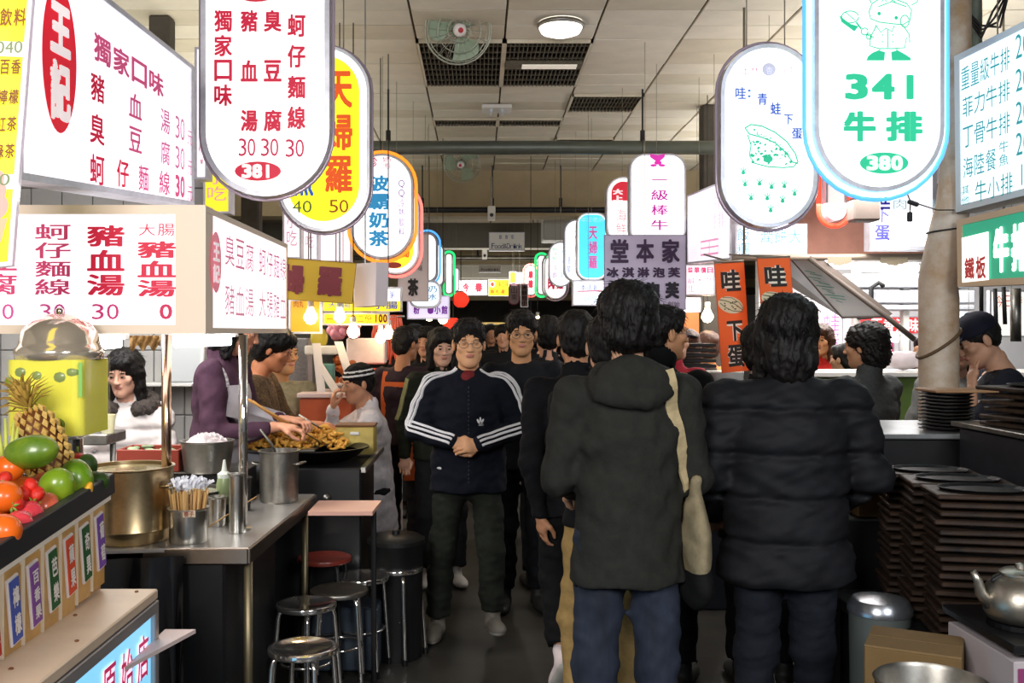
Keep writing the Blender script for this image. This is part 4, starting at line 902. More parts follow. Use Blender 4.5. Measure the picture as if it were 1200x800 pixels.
def person(label, px, d, H=1.7, rot=0., res=.014, top='#1c1c20', bot='#1e2026', shoe='#20201f', tone='#b98a6c', hair='short', hairm=None, bulk=1., pose=None, head=(0, 0), hem=.80, topkind='jacket', collar=True,
           seat=None, glasses=False, hands=True, lod=0, sleeve=1., group=None, extra=None, vis_face=True, apron=None, seed=None, x=None, curl=(.6, .6), closed=False, z0=0., legs=True, headscale=1., quilt=None, lean=0.):
    """local frame: +Y is where the person faces; rot in degrees turns it (0 faces away from the photographer)"""
    seed = seed if seed is not None else abs(hash(label)) % 1000 if False else sum(map(ord, label)) % 997
    X = (px-VX)/FOC*d if x is None else x; base = Vector((X, d, z0)); k = H/1.7
    Rz = Matrix.Rotation(math.radians(rot), 3, 'Z')
    up = 0. if seat is None else seat-.90            # pelvis height change for seated people (in 1.7 m units)
    J = {}
    for n, v in JB.items():
        for s_, nm in ((-1, 'L'), (1, 'R')):
            q = Vector((v[0]*s_, v[1], v[2]+(up if n in ('sh', 'el', 'wr', 'hip') else 0)))
            J[n+nm] = q
    if seat is not None:
        for s_, nm in ((-1, 'L'), (1, 'R')):
            J['kn'+nm] = Vector((.12*s_, .42, seat+.02)); J['an'+nm] = Vector((.13*s_, .36, .085))
    for n, v in (pose or {}).items():
        if n in J: J[n] = Vector(v)
    neck = Vector((0, -.015, 1.44+up)); hc = Vector((0, .015, 1.592+up+(headscale-1)*.08)); chest = Vector((0, 0, 1.24+up)); belly = Vector((0, .005, 1.02+up)); pel = Vector((0, 0, .92+up))
    if lean:
        for nme, v in (('n', neck), ('h', hc), ('c', chest)):
            v.y += lean*(v.z-pel.z)/.6
        belly.y += lean*.25
        for s_ in 'LR': J['sh'+s_].y += lean*.75
    b = bulk
    def TW(v): return Rz @ (Vector(v)*k)+base
    RzN = np.array(Rz)
    def TA(V): return (V*k) @ RzN.T+np.array(base)
    root_parts = []
    # ---- body: one skin mesh (torso, limbs), with head and hands joined at neck and wrists
    gb = G()
    bh = max(res, .016)
    lo = np.array([min(J[n].x for n in J)-.14, min([J[n].y for n in J]+[neck.y, 0])-.22, -.02]); hi = np.array([max(J[n].x for n in J)+.14, max([J[n].y for n in J]+[neck.y])+.24, 1.55+max(up, -9)])
    hi[2] = max(hi[2], max(J[n].z for n in J)+.12)
    f = F(lo, hi, bh)
    f.cap(pel, chest, .115, .125, .03, q=1.35).cap(chest, neck-Vector((0, 0, .06)), .12, .06, .04, q=1.3).cap(neck-Vector((0, 0, .08)), neck+Vector((0, .01, .04)), .052, .05, .03)
    for s_ in 'LR':
        f.cap(neck-Vector((0, 0, .07)), J['sh'+s_], .05, .05, .03); f.cap(J['sh'+s_], J['el'+s_], .044, .037, .015); f.cap(J['el'+s_], J['wr'+s_], .035, .025, .015)
        f.cap(pel, J['hip'+s_], .085, .07, .03); f.cap(J['hip'+s_], J['kn'+s_], .075, .05, .02); f.cap(J['kn'+s_], J['an'+s_], .048, .034, .02)
    V, Q = f.mesh(); gb.arrays(TA(V), Q)
    hV, hQ, hm = cached(('head', lod), lambda: mk_head(.0042 if lod == 0 else (.006 if lod == 1 else .010)))
    Rh = Matrix.Rotation(math.radians(head[0]), 3, 'Z') @ Matrix.Rotation(math.radians(head[1]), 3, 'X')
    npiv = Vector((0, -.02, -.12))
    RhN = np.array(Rh); hs = headscale
    HV = ((hV*hs-np.array(npiv)) @ RhN.T)+np.array(npiv)+np.array(hc); gb.arrays(TA(HV), hQ, mi=hm)
    def TH(v): return TW(Rh @ (Vector(v)*hs-npiv)+npiv+hc)
    class _T:
        def __matmul__(s, v): return TH(v)
    if vis_face and lod < 2: face_bits(gb, _T(), hs, closed)
    if hands:
        for ii, s_ in enumerate('LR'):
            cv, cq = cached(('hand', round(curl[ii], 2), lod), lambda: mk_hand(curl[ii], .0034 if lod == 0 else .006))
            cv = cv.copy()
            if s_ == 'L': cv[:, 0] *= -1; cq = cq[:, ::-1]
            dr = (J['wr'+s_]-J['el'+s_]).normalized()
            hd = (pose or {}).get('hd'+s_); pm = (pose or {}).get('pm'+s_, (0, 1, 0) if abs(dr.y) < .8 else (0, 0, -1))
            if 'hd'+s_ in (pose or {}): dr = Vector(hd).normalized()
            if abs(dr.dot(Vector(pm).normalized())) > .97: pm = (-1 if s_ == 'R' else 1, 0, 0)
            Rr = np.array(frame_from(-dr, pm))
            gb.arrays(TA(cv @ Rr.T+np.array(J['wr'+s_])), cq)
    body = gb.build('person', [skin(tone), M('lips', '#b57468', .5), M('eye_white', '#b0a89e', .5), M('iris_dark', '#15100e', .25)], None, True, loc=base)
    tag(body, label, 'person', group)
    J2 = J
    # ---- top
    tm_ = top if not isinstance(top, str) else cloth(top)
    def top_mesh():
        f = F(lo-.06, hi+.05, res); 
        f.cap(Vector((0, pel.y, hem+up-.12)), Vector((0, belly.y, belly.z)), .207*b, .172*b, .03, q=1.36).cap(belly, chest, .165*b, .172*b, .04, q=1.38)
        f.cap(chest, (neck+chest)/2+Vector((0, 0, .03)), .165*b, .080*b, .05, q=1.3)
        f.cap(Vector((-.09, chest.y*.9, 1.315+up)), Vector((.09, chest.y*.9, 1.315+up)), .08*b, .08*b, .05, q=1.05)
        for s_ in 'LR':
            sh = J['sh'+s_]; f.cap(neck-Vector((0, .0, .085)), sh-Vector((0, 0, .008)), .045*b, .058*b, .045); f.cap(sh, J['el'+s_], .066*b, .058*b, .03)
            w_ = J['el'+s_].lerp(J['wr'+s_], .97*sleeve); f.cap(J['el'+s_], w_, .057*b, .040+.012*(b-1), .02)
        if collar: f.cap(neck-Vector((0, 0, .03)), neck+Vector((0, .0, .02 if collar is True else collar)), .072, .068, .02)
        if topkind == 'hood':
            f.ell((0, neck.y-.085, 1.40), (.125, .05, .085), .02); 
            for a in range(0, 360, 30): pass
            pts = [Vector((.115*math.sin(a), neck.y-.045-.075*math.cos(a)*.9, 1.455-.11*(.5+.5*math.cos(a)))) for a in np.linspace(-2.3, 2.3, 12)]
            for a_, b_ in zip(pts[:-1], pts[1:]): f.cap(a_, b_, .030, .030, .015)
            pts = [Vector((.075*math.sin(a), neck.y-.075-.04*math.cos(a), 1.47-.10*(.5+.5*math.cos(a)))) for a in np.linspace(-2., 2., 9)]
            for a_, b_ in zip(pts[:-1], pts[1:]): f.cap(a_, b_, .009, .009, .012, sub=True)
        f.noise(.0045, 17, seed, (1, 1, 1.3)); f.noise(.0028, 45, seed+1, (.8, .8, 1.4))
        if quilt:
            X_, Y_, Z_ = np.meshgrid(*f.ax, indexing='ij'); ph = ((Z_-hem) % quilt)/quilt; f.D += (.017*np.exp(-((np.minimum(ph, 1-ph))/.10)**2)).astype(np.float32)
        f.cut(lambda X_, Y_, Z_: Z_-(hem+up)+.004*np.sin(X_*30), .008)
        # hollow neck so that the collar is a ring
        f.cap(neck+Vector((0, .01, .01)), neck+Vector((0, .02, .2)), .056, .062, .006, sub=True)
        return f.mesh()
    V, Q = top_mesh(); gt = G().arrays(TA(V), Q)
    tops = gt.build({'jacket': 'jacket', 'hood': 'hooded_sweatshirt', 'shirt': 'shirt', 'coat': 'coat'}[topkind], tm_, body, True)
    tops.location = -base
    # ---- trousers
    if legs:
        f = F((lo[0]-.04, lo[1]-.02, -.02), (hi[0]+.04, hi[1]+.02, 1.12+up), res*1.15)
        f.cap(pel+Vector((0, 0, .05)), pel-Vector((0, 0, .03)), .142*b**.5, .146*b**.5, .03, q=1.32)
        for s_ in 'LR':
            kn, an = J['kn'+s_], J['an'+s_]; f.cap(J['hip'+s_], kn, .086*b**.4, .074, .035); f.cap(kn, an+Vector((0, 0, .0)), .072, .066, .03)
        f.noise(.0045, 20, seed+3, (1, 1, 1.6)); f.noise(.0025, 55, seed+5, (.7, .7, 1.5))
        if seat is None or True:
            for s_ in 'LR':
                a = J['an'+s_]; dn = (a-J['kn'+s_]).normalized(); f.cap(a+dn*.045, a+dn*.20, .10, .10, .004, sub=True)
        V, Q = f.mesh(); o = G().arrays(TA(V), Q).build('trousers', cloth(bot) if isinstance(bot, str) else bot, body, True); o.location = -base
        sV, sQ, sm = cached(('shoe', min(lod, 1)), lambda: mk_shoe(.0055 if lod == 0 else .009))
        for s_ in 'LR':
            tw_ = math.radians(-9 if s_ == 'R' else 9); A = J['an'+s_]; kn = J['kn'+s_]
            pitch = (pose or {}).get('foot'+s_, 0.)
            Rr = np.array(Matrix.Rotation(tw_, 3, 'Z') @ Matrix.Rotation(math.radians(pitch), 3, 'X'))
            vv = (sV-np.array([0, -.03, .085])) @ Rr.T+np.array(A)
            o = G().arrays(TA(vv), sQ, mi=sm).build('shoe', [paint(shoe), paint('#c9c5bd') if shoe != '#20201f' else M('black_rubber', '#101010', .6)], body, True); o.location = -base
    # ---- hair / hat
    if hair in ('short', 'full', 'bob', 'long', 'curly', 'buzz'):
        rV, rQ = cached(('hair', hair, lod), lambda: mk_hair(hair, .0048 if lod == 0 else (.007 if lod == 1 else .011)))
        HV = ((rV*hs-np.array(npiv)) @ RhN.T)+np.array(npiv)+np.array(hc)
        gh = G().arrays(TA(HV), rQ)
        if lod <= 1:      # loose locks
            rr = np.random.RandomState(seed); n = 700 if lod == 0 else 220; ii = rr.randint(0, len(rV), n); c0 = np.array([0, -.03, .02])
            for q in ii:
                p = rV[q]
                if p[1] > .06 and p[2] < .04 and abs(p[0]) < .075: continue
                o_ = (p-c0); o_ /= np.linalg.norm(o_); down = np.array([0, .25 if p[1] > 0 else -.1, -1.]); t_ = down-o_*down.dot(o_); t_ /= (np.linalg.norm(t_)+1e-6); t_ = t_+o_*rr.uniform(.05, .45)+rr.normal(size=3)*.2
                L = rr.uniform(.018, .04); sd = np.cross(t_, o_); sd /= np.linalg.norm(sd)+1e-6; w2 = rr.uniform(.0012, .003)
                a_ = p-o_*.004; gh.add([TH(a_+sd*w2), TH(a_-sd*w2), TH(a_+o_*w2), TH(p+t_*L)], [(0, 1, 3), (1, 2, 3), (2, 0, 3)])
        o = gh.build('hair', hairm or HAIRM, body, True); o.location = -base
    elif hair == 'beanie':
        f = F((-.13, -.15, -.06), (.13, .15, .16), .006); f.ell((0, -.015, .045), (.090, .106, .088), .01).cap((0, -.02, .03), (0, -.01, .035), .083, .083, .01); f.cut(lambda a, b_, c: c-(.03-.25*(-b_)*-.5), .006); f.noise(.002, 80, 3)
        V, Q = f.mesh(); HV = ((V*hs-np.array(npiv)) @ RhN.T)+np.array(npiv)+np.array(hc)
        cz = V[Q].mean(1); mi = ((np.abs(cz[:, 2]-.055) < .006) | (np.abs(cz[:, 2]-.083) < .005)).astype(int)
        o = G().arrays(TA(HV), Q, mi=mi).build('knit_hat', [cloth('#17171b'), cloth('#d8d8da')], body, True); o.location = -base
        rV, rQ = cached(('hair', 'buzz', 1), lambda: mk_hair('buzz', .007)); HV = ((rV*hs*.99-np.array(npiv)) @ RhN.T)+np.array(npiv)+np.array(hc)
        o = G().arrays(TA(HV), rQ).build('hair', HAIRM, body, True); o.location = -base
    elif hair in ('cap', 'redcap', 'greycap'):
        f = F((-.13, -.15, -.03), (.13, .24, .16), .0055); f.ell((0, -.012, .045), (.087, .104, .086), .01); f.cut(lambda a, b_, c: c-.032, .005)
        f.ell((0, .125, .036), (.070, .075, .009), .01, R=np.array(Matrix.Rotation(-.18, 3, 'X'))); f.ell((0, -.012, .130), (.010, .010, .007), .004)
        V, Q = f.mesh(); HV = ((V*hs-np.array(npiv)) @ RhN.T)+np.array(npiv)+np.array(hc)
        o = G().arrays(TA(HV), Q).build('peaked_cap', cloth({'cap': '#1d2033', 'redcap': '#a02030', 'greycap': '#4a4d58'}[hair]), body, True); o.location = -base
        rV, rQ = cached(('hair', 'buzz', 1), lambda: mk_hair('buzz', .007)); HV = ((rV*hs*.985-np.array(npiv)) @ RhN.T)+np.array(npiv)+np.array(hc)
        o = G().arrays(TA(HV), rQ).build('hair', HAIRM, body, True); o.location = -base
    if glasses:
        g = G()
        for s_ in (-1, 1): g.tube([TH((s_*.033+.023*math.cos(a), .106-.012*abs(math.cos(a)), .0+.016*math.sin(a))) for a in np.linspace(0, 2*math.pi, 21)[:-1]], .0014, 5, closed=True); g.tube([TH((s_*.056, .098, .004)), TH((s_*.079, .04, .004)), TH((s_*.081, -.005, .0))], .0014, 5)
        g.tube([TH((-.01, .108, .003)), TH((0, .111, .006)), TH((.01, .108, .003))], .0014, 5)
        o = g.build('spectacles', M('spectacle_wire', '#8e8a88', .25, .9), body, True); o.location = -base
    ctx = dict(body=body, top=tops, J=J, TW=TW, TA=TA, TH=TH, k=k, base=base, Rz=Rz, neck=neck, hc=hc, pel=pel, chest=chest, up=up)
    if extra: extra(ctx)
    return ctx

def child(g, name, mats, ctx, smooth=True):
    o = g.build(name, mats, ctx['body'], smooth); o.location = -ctx['base']; return o
def tree_of(o):
    me = o.data; return BVHTree.FromPolygons([v.co for v in me.vertices], [tuple(p.vertices) for p in me.polygons])
def ribbon(g, bvh, cores, outs, wd, th=.004, mat=0, side=None, smooth=2):
    """flat strip laid on a surface: from each core point shoot outward, sit where the surface is hit"""
    pts = []
    for c, o in zip(cores, outs):
        o = Vector(o).normalized(); h = bvh.ray_cast(Vector(c)+o*.35, -o)
        if h[0] is None: continue
        pts.append((h[0], o))
    for _ in range(smooth):
        pts = [pts[0]]+[((pts[i-1][0]+pts[i][0]*2+pts[i+1][0])/4, pts[i][1]) for i in range(1, len(pts)-1)]+[pts[-1]] if len(pts) > 2 else pts
    sd = []
    for i in range(len(pts)):
        t = (pts[min(i+1, len(pts)-1)][0]-pts[max(i-1, 0)][0]); sd.append(t.cross(pts[i][1]).normalized()*wd/2)
    for i in range(len(pts)-1):
        (p, o), (q, o2) = pts[i], pts[i+1]
        if (q-p).length > .2: continue
        s1, s2 = sd[i], sd[i+1]
        a = [p-s1-o*th, p+s1-o*th, p+s1+o*th, p-s1+o*th]; b = [q-s2-o2*th, q+s2-o2*th, q+s2+o2*th, q-s2+o2*th]
        g.add(a+b, [(0, 1, 5, 4), (1, 2, 6, 5), (2, 3, 7, 6), (3, 0, 4, 7), (0, 3, 2, 1), (4, 5, 6, 7)], mat)
# ------------------------------------------------------------------ the people
# --- hoodie man, back view
def x_hoodie(c):
    bv = tree_of(c['top']); TW = c['TW']; g = G()
    cores = []; outs = []
    for t in np.linspace(0, 1, 26):
        p = Vector((.085+.15*t**1.3, 0, 1.41-.50*t)); cores.append(TW(p)); ang = .15+.55*t; outs.append(c['Rz'] @ Vector((math.sin(ang), -math.cos(ang), .25-.25*t)))
    ribbon(g, bv, cores, outs, .045, .0045); o = child(g, 'bag_strap', cloth('#b5a37e', bump=.2), c, False)
    # bag against the right hip
    f = F((.10, -.30, .50), (.45, .32, 1.12), .008); f.ell((.218, .0, .86), (.046, .14, .17), .02).cap((.215, -.02, 1.0), (.215, -.05, 1.08), .024, .022, .02); f.noise(.004, 25, 4)
    V, Q = f.mesh(); child(G().arrays(c['TA'](V), Q), 'shoulder_bag', cloth('#8c8066', bump=.3), c)
    f = F((.10, -.30, .50), (.46, .32, .9), .008); f.ell((.222, .0, .75), (.052, .155, .09), .02); f.noise(.004, 25, 4)
    V, Q = f.mesh(); child(G().arrays(c['TA'](V), Q), 'bag_bottom', cloth('#141416'), c)
    g = G(); g.tube([TW((-.17, -.02, .79)), TW((-.172, -.022, .75))], .004, 5); g.ell(TW((-.172, -.022, .745)), .008); child(g, 'drawcord', M('black_cord', '#0c0c0c', .5), c)
person('man in charcoal hooded sweatshirt seen from behind with a canvas shoulder bag', 735, 3.3, 1.755, rot=3, res=.009, top='#30302c', topkind='hood', bot=M('faded_denim', '#161b27', .85, col2='#2b3345', scale=9, bump=.3, stretch=(1, 1, .35)), tone='#cf9f80', hair='full', hem=.75, bulk=.96, lod=0, vis_face=False, headscale=.96,
       pose=dict(elL=(-.222, .03, 1.08), wrL=(-.13, .26, 1.0), elR=(.225, .02, 1.08), wrR=(.15, .27, 1.0), anL=(-.10, -.05, .085), anR=(.11, .03, .085)), extra=x_hoodie, collar=False)
# --- big puffer man
def x_puff(c):
    pass
person('broad man in black quilted puffer jacket seen from behind', 921, 3.45, 1.705, rot=-2, res=.009, top=M('puffer_nylon', '#16171b', .7, var=.25, scale=9, bump=.25, spec=.25), topkind='coat', bot='#1c202b', hair='bob', headscale=1.06, hem=.735, bulk=1.22, lod=0, vis_face=False, quilt=.15,
       pose=dict(shL=(-.215, 0, 1.36), shR=(.215, 0, 1.36), elL=(-.27, .0, 1.10), wrL=(-.21, .2, .92), elR=(.295, .0, 1.10), wrR=(.22, .22, .94), anL=(-.13, -.02, .085), anR=(.12, .02, .085)), collar=.04, head=(4, 0))
# --- track-jacket man facing
def x_track(c):
    bv = tree_of(c['top']); J = c['J']; TW = c['TW']; white = M('white_stripe', '#d9d9de', .6); g = G()
    for s_, sg in (('L', -1), ('R', 1)):
        for off in (-1, 0, 1):
            cores = []; outs = []
            nk = c['neck']+Vector((sg*.07, 0, -.02))
            path = [(nk, J['sh'+s_], 16), (J['sh'+s_], J['el'+s_], 26), (J['el'+s_], J['wr'+s_], 20)]
            for pi, (a, b, n) in enumerate(path):
                for i in range(n+(pi == 2)):
                    t = i/n; p = a.lerp(b, t)
                    u0 = [Vector((0, .45, 1)), Vector((sg, .55, .1)), Vector((sg*.55, .55, .35))]
                    o = u0[pi]
                    if pi == 0: o = u0[0].lerp(u0[1], max(0, t-.35)/.65)
                    if pi == 1: o = u0[1].lerp(u0[2], t**2)
                    if pi == 2: o = u0[2].lerp(Vector((sg*.05, .6, .3)), t)
                    ax = (b-a).normalized(); sd = ax.cross(o.normalized()).normalized()
                    cores.append(TW(p+sd*off*.0235)); outs.append(c['Rz'] @ o)
            g = G(); ribbon(g, bv, cores, outs, .012, .007, smooth=1); child(g, 'sleeve_stripe', white, c, False)
    # trefoil mark on the chest and small mark at the hem
    g = G()
    def put(x, z, sx, sz, rotd=0):
        cen = TW((x, 0, z)); o = c['Rz'] @ Vector((0, 1, 0)); h = bv.ray_cast(cen+o*.4, -o)
        if h[0] is None: return
        Rr = Matrix.Rotation(math.radians(rotd), 3, 'Y'); g.ell(h[0], (sx, .004, sz), 12, 6, R=Rr)
    for dx, dz, r_ in ((-.011, .0, 28), (0, .008, 0), (.011, 0, -28)): put(-.062+dx, 1.185+dz, .006, .014, r_)
    for dz in (-.016, -.022): put(-.062, 1.185+dz, .018, .0018)
    put(.150, .93, .02, .007, 5)
    child(g, 'chest_emblem', white, c)
    g = G()
    for i in range(24):
        z = 1.36-.5*i/23; o = c['Rz'] @ Vector((0, 1, 0)); h = bv.ray_cast(TW((0, 0, z))+o*.4, -o)
        if h[0] is not None: g.ell(h[0], (.004, .004, .008), 6, 4)
    child(g, 'zip', M('zip_dark', '#3a3c42', .4, .6), c)
    f = F((-.09, -.02, 1.28), (.09, .17, 1.46), .007); f.cap((0, .055, 1.28), (0, .02, 1.40), .078, .06, .02); V, Q = f.mesh()
    child(G().arrays(c['TA'](V), Q), 'undershirt', cloth('#6e2426'), c)
person('young man in navy track jacket with triple white sleeve stripes and clasped hands', 549, 5.2, 1.655, rot=181, res=.009, top='#0e1322', bot='#2b3029', shoe='#77726a', tone='#dba57c', hair='short', glasses=True, hem=.80, bulk=1.12, lod=0, closed=True, collar=.001,
       pose=dict(shL=(-.182, 0, 1.36), shR=(.182, 0, 1.36), elL=(-.285, .01, 1.13), elR=(.285, .01, 1.13), wrL=(-.055, .235, 1.075), wrR=(.085, .225, 1.085), hdL=(.9, .25, -.1), hdR=(-.9, .25, -.1), pmL=(.1, -.8, -.3), pmR=(-.1, -.8, -.3), knR=(.14, .03, .5), anR=(.17, -.04, .085), knL=(-.12, .07, .5), anL=(-.13, .05, .13), footL=8), curl=(.75, .75), extra=x_track, head=(4, -3), headscale=1.06)
# --- glasses man behind
person('tall young man with glasses in plain dark jacket over slate crew neck', 611, 5.75, 1.715, rot=183, res=.011, top='#12171e', bot='#101218', tone='#c08e66', hair='short', glasses=True, hem=.82, lod=0, collar=False, head=(-3, -6), headscale=1.05,
       pose=dict(elL=(-.25, .03, 1.1), wrL=(-.24, .1, .88), elR=(.25, .02, 1.1), wrR=(.25, .08, .87)))
# --- youth behind the track jacket
def x_band(c):
    bv = tree_of(c['top']); J = c['J']; g = G(); TW = c['TW']; cores = []; outs = []
    for i in range(14):
        t = i/13; p = J['shR'].lerp(J['elR'], t); cores.append(TW(p)); outs.append(c['Rz'] @ Vector((.8, .6, .3-.2*t)))
    ribbon(g, bv, cores, outs, .035, .004)
    child(g, 'sleeve_band', cloth('#7a7a54'), c, False)
person('youth in olive green jacket with pale sleeve band half hidden behind the track jacket', 517, 6.3, 1.625, rot=188, res=.012, top='#24281f', bot='#26282c', tone='#cda088', hair='bob', hem=.84, lod=1, extra=x_band, head=(5, -8), shoe='#c9c6c0')
# --- dark figure with swinging hand, left of the hoodie man
person('person in long black jacket with bare hand hanging beside the hooded man', 675, 4.42, 1.69, rot=4, res=.011, top='#15161b', bot='#101115', tone='#c08a68', hair='short', hem=.80, lod=1, vis_face=False, shoe='#e6d6d6', bulk=.92,
       pose=dict(elL=(-.215, -.07, 1.05), wrL=(-.175, -.08, .81), knL=(-.09, .0, .52), anL=(-.085, -.16, .22), footL=-45, hdL=(.12, .1, -1), pmL=(.9, .3, 0)), curl=(.45, .5))
# --- tan trousers
person('person in dark jacket and tan corduroy trousers hidden behind the hooded man', 712, 3.83, 1.66, rot=0, res=.012, top='#17181c', bot='#a08352', tone='#cf9f80', hair='short', hem=.88, lod=1, vis_face=False, shoe='#40382c', bulk=.92,
       pose=dict(elL=(-.2, .0, 1.1), wrL=(-.08, .25, 1.0), elR=(.2, .0, 1.1), wrR=(.08, .25, 1.0), knL=(-.12, .02, .49), anL=(-.105, -.05, .085)))
# --- profile man with glasses right of the hooded man
person('man in black high collar coat turning right with glasses, beside the hooded man', 774, 4.5, 1.715, rot=-16, res=.011, top='#14171a', bot='#1a1c22', tone='#cf966e', hair='short', glasses=True, hem=.78, lod=0, head=(-58, -2), collar=.06, topkind='coat')
# --- behind the puffer man
person('black haired person in dark coat just left in front of the puffer jacket man', 893, 4.5, 1.63, rot=-8, res=.013, top='#15161b', bot='#15161b', tone='#cf9f80', hair='full', hem=.7, lod=1, vis_face=False, topkind='coat', bulk=1.05)
# --- woman grey coat at right
def x_specs(c): pass
person('woman with curly black hair in dark grey coat facing the green counter', 1017, 5.35, 1.64, rot=28, res=.011, top=M('grey_tweed', '#3c4040', .85, var=.25, scale=60, bump=.4), bot='#22252a', tone='#b28464', hair='curly', hem=.62, lod=1, topkind='coat', head=(22, -4), collar=.03,
       pose=dict(elL=(-.24, .06, 1.08), wrL=(-.14, .26, 1.05), elR=(.24, .06, 1.08), wrR=(.14, .26, 1.05)))
# --- cook with cap at right
def x_apron(col, front=True, w0=.12, z1=1.27, zb=.55, straps=True, name='apron', back=False, w1=.16):
    def fn(c):
        bv = tree_of(c['top']); g = G(); TW = c['TW']; up = c['up']; sgn = -1 if back else 1
        o = c['Rz'] @ Vector((0, sgn, 0)); n, m = 16, 9; vs = []
        for i in range(n+1):
            z = z1-(z1-zb)*i/n; wd = w0 if z > 1.05 else w1
            for j in range(m):
                x = -wd+2*wd*j/(m-1); h = bv.ray_cast(TW((x, 0, z+up))+o*.5, -o)
                p = h[0] if h[0] is not None else None
                if p is None or (p-TW((x, 0, z+up))).dot(o) < .06: p = TW((x, 0, z+up))+o*(.15+.01*math.sin(x*60))
                vs.append(p+o*.008)
        vs2 = [v-o*.006 for v in vs]; fs = [(i*m+j, i*m+j+1, (i+1)*m+j+1, (i+1)*m+j) for i in range(n) for j in range(m-1)]
        N = len(vs); g.add(vs+vs2, fs+[tuple(q+N for q in f[::-1]) for f in fs])
        if straps:
            for s_ in (-1, 1):
                cores = []; outs = []
                for t in np.linspace(0, 1, 14):
                    a = math.radians(-20+200*t) if not back else math.radians(-20+200*t)
                    cores.append(TW((s_*(w0-.015), c['J']['shL'].y*.8, 1.30+up-.02))); outs.append(c['Rz'] @ Vector((s_*.05, sgn*math.cos(a), max(.0, math.sin(a))+.15)))
                ribbon(g, bv, cores, outs, .03, .004)
        child(g, name, col, c)
    return fn
def multi(*fs):
    def fn(c):
        for f_ in fs: f_(c)
    return fn
white_ap = M('white_apron', '#cfcad0', .8, var=.08, scale=10, bump=.3)
person('cook in navy cap and navy shirt with white apron rubbing his nose', 1184, 5.0, 1.70, rot=78, res=.010, top='#1b1e2c', bot='#23252d', tone='#b98d74', hair='cap', hem=.85, lod=0, topkind='shirt', lean=.08, head=(10, -28), sleeve=.45, extra=x_apron(white_ap, w0=.13, w1=.17), collar=False, headscale=1.08,
       pose=dict(elL=(-.22, .24, 1.10), wrL=(-.08, .20, 1.34), hdL=(.35, -.12, 1), pmL=(.3, -1, 0), elR=(.26, .12, 1.12), wrR=(.2, .34, 1.1)), curl=(.25, .5))
person('person in grey sweater with long dark hair standing behind the rusty column', 1123, 5.62, 1.62, rot=160, res=.013, top='#6a6a68', bot='#22242a', tone='#b98d74', hair='bob', hem=.8, lod=1)
# --- right background
person('girl with long brown hair in bright red jacket behind the green counter', 962, 7.6, 1.66, rot=150, res=.014, top='#c22a26', bot='#2a2a30', tone='#e0a070', hair='long', hairm=HAIRB, hem=.8, lod=1)
person('person in maroon jacket close in front of the girl in red', 942, 7.1, 1.50, rot=20, res=.016, top='#6e2420', bot='#26262c', hair='short', hem=.8, lod=2)
person('seated person in black jacket left of the woman with curly hair', 990, 6.9, 1.52, rot=40, res=.016, top='#14161c', bot='#1a1c22', hair='short', hem=.8, lod=2)
person('person in crimson top with blue grey cap near the lavender banner', 788, 6.3, 1.66, rot=-25, res=.013, top='#8e2430', bot='#22242c', hair='greycap', tone='#c89a80', hem=.8, lod=1, head=(-30, 0))
person('brown haired person in front of the bright orange stall', 806, 7.5, 1.62, rot=-10, res=.016, top='#3a2a22', bot='#22242c', hair='bob', hairm=HAIRB, hem=.8, lod=2)
person('round headed cook behind the stacked trays under the orange banner', 829, 8.2, 1.60, rot=10, res=.016, top='#c07a48', bot='#22242c', hair='full', hairm=HAIRB, hem=.8, lod=2)
person('small seated customer whose face shows beside the foot of the rusty column', 1069, 7.2, 1.42, rot=200, res=.016, top='#44484c', bot='#22242c', hair='short', hem=.8, lod=2)
person('attendant in orange bending at the far red stall right of the grey coat', 1083, 8.6, 1.56, rot=120, res=.016, top='#c85a26', bot='#22242c', hair='short', hem=.8, lod=2)
# --- left: wok cooks
person('woman cook in plum sweater and white apron with tongs at the wok', 252, 4.96, 1.70, rot=-98, z0=.05, res=.010, top='#5c3c50', bot='#26242c', tone='#e0a080', hair='bob', hem=.86, lod=0, topkind='shirt', lean=.06, head=(6, -22), collar=.02, extra=x_apron(white_ap, w0=.14, w1=.26, zb=.5, z1=1.30), sleeve=.78,
       pose=dict(elL=(-.22, .12, 1.08), wrL=(-.06, .36, 1.12), elR=(.25, .10, 1.06), wrR=(.10, .38, 1.10), hdR=(-.1, 1, -.1), hdL=(.2, 1, -.05)), curl=(.8, .8))
person('woman in brown patterned blouse reaching over the wok behind the plum cook', 290, 5.5, 1.64, rot=-92, res=.011, top=M('brown_print_cloth', '#2c201a', .8, col2='#7a5c38', scale=75, bump=.15), bot='#26242c', tone='#c9825c', hair='full', hem=.86, lod=1, topkind='shirt', lean=.09, head=(-5, -24), sleeve=.5, collar=False,
       pose=dict(elR=(.24, .22, 1.10), wrR=(.16, .44, 1.12), elL=(-.22, .2, 1.1), wrL=(-.08, .40, 1.13), hdR=(-.1, 1, -.15), hdL=(.1, 1, -.1)), curl=(.7, .8))
person('man in khaki jacket seated beyond the wok looking right', 328, 6.42, 1.74, rot=-165, res=.011, top='#8a8268', bot='#3a3a34', tone='#c08c60', hair='buzz', hem=.72, lod=0, seat=.74, head=(37, 0), pose=dict(knL=(-.12, .25, .55), knR=(.12, .25, .55), anL=(-.12, .2, .09), anR=(.12, .2, .09)), collar=.0, headscale=1.08)
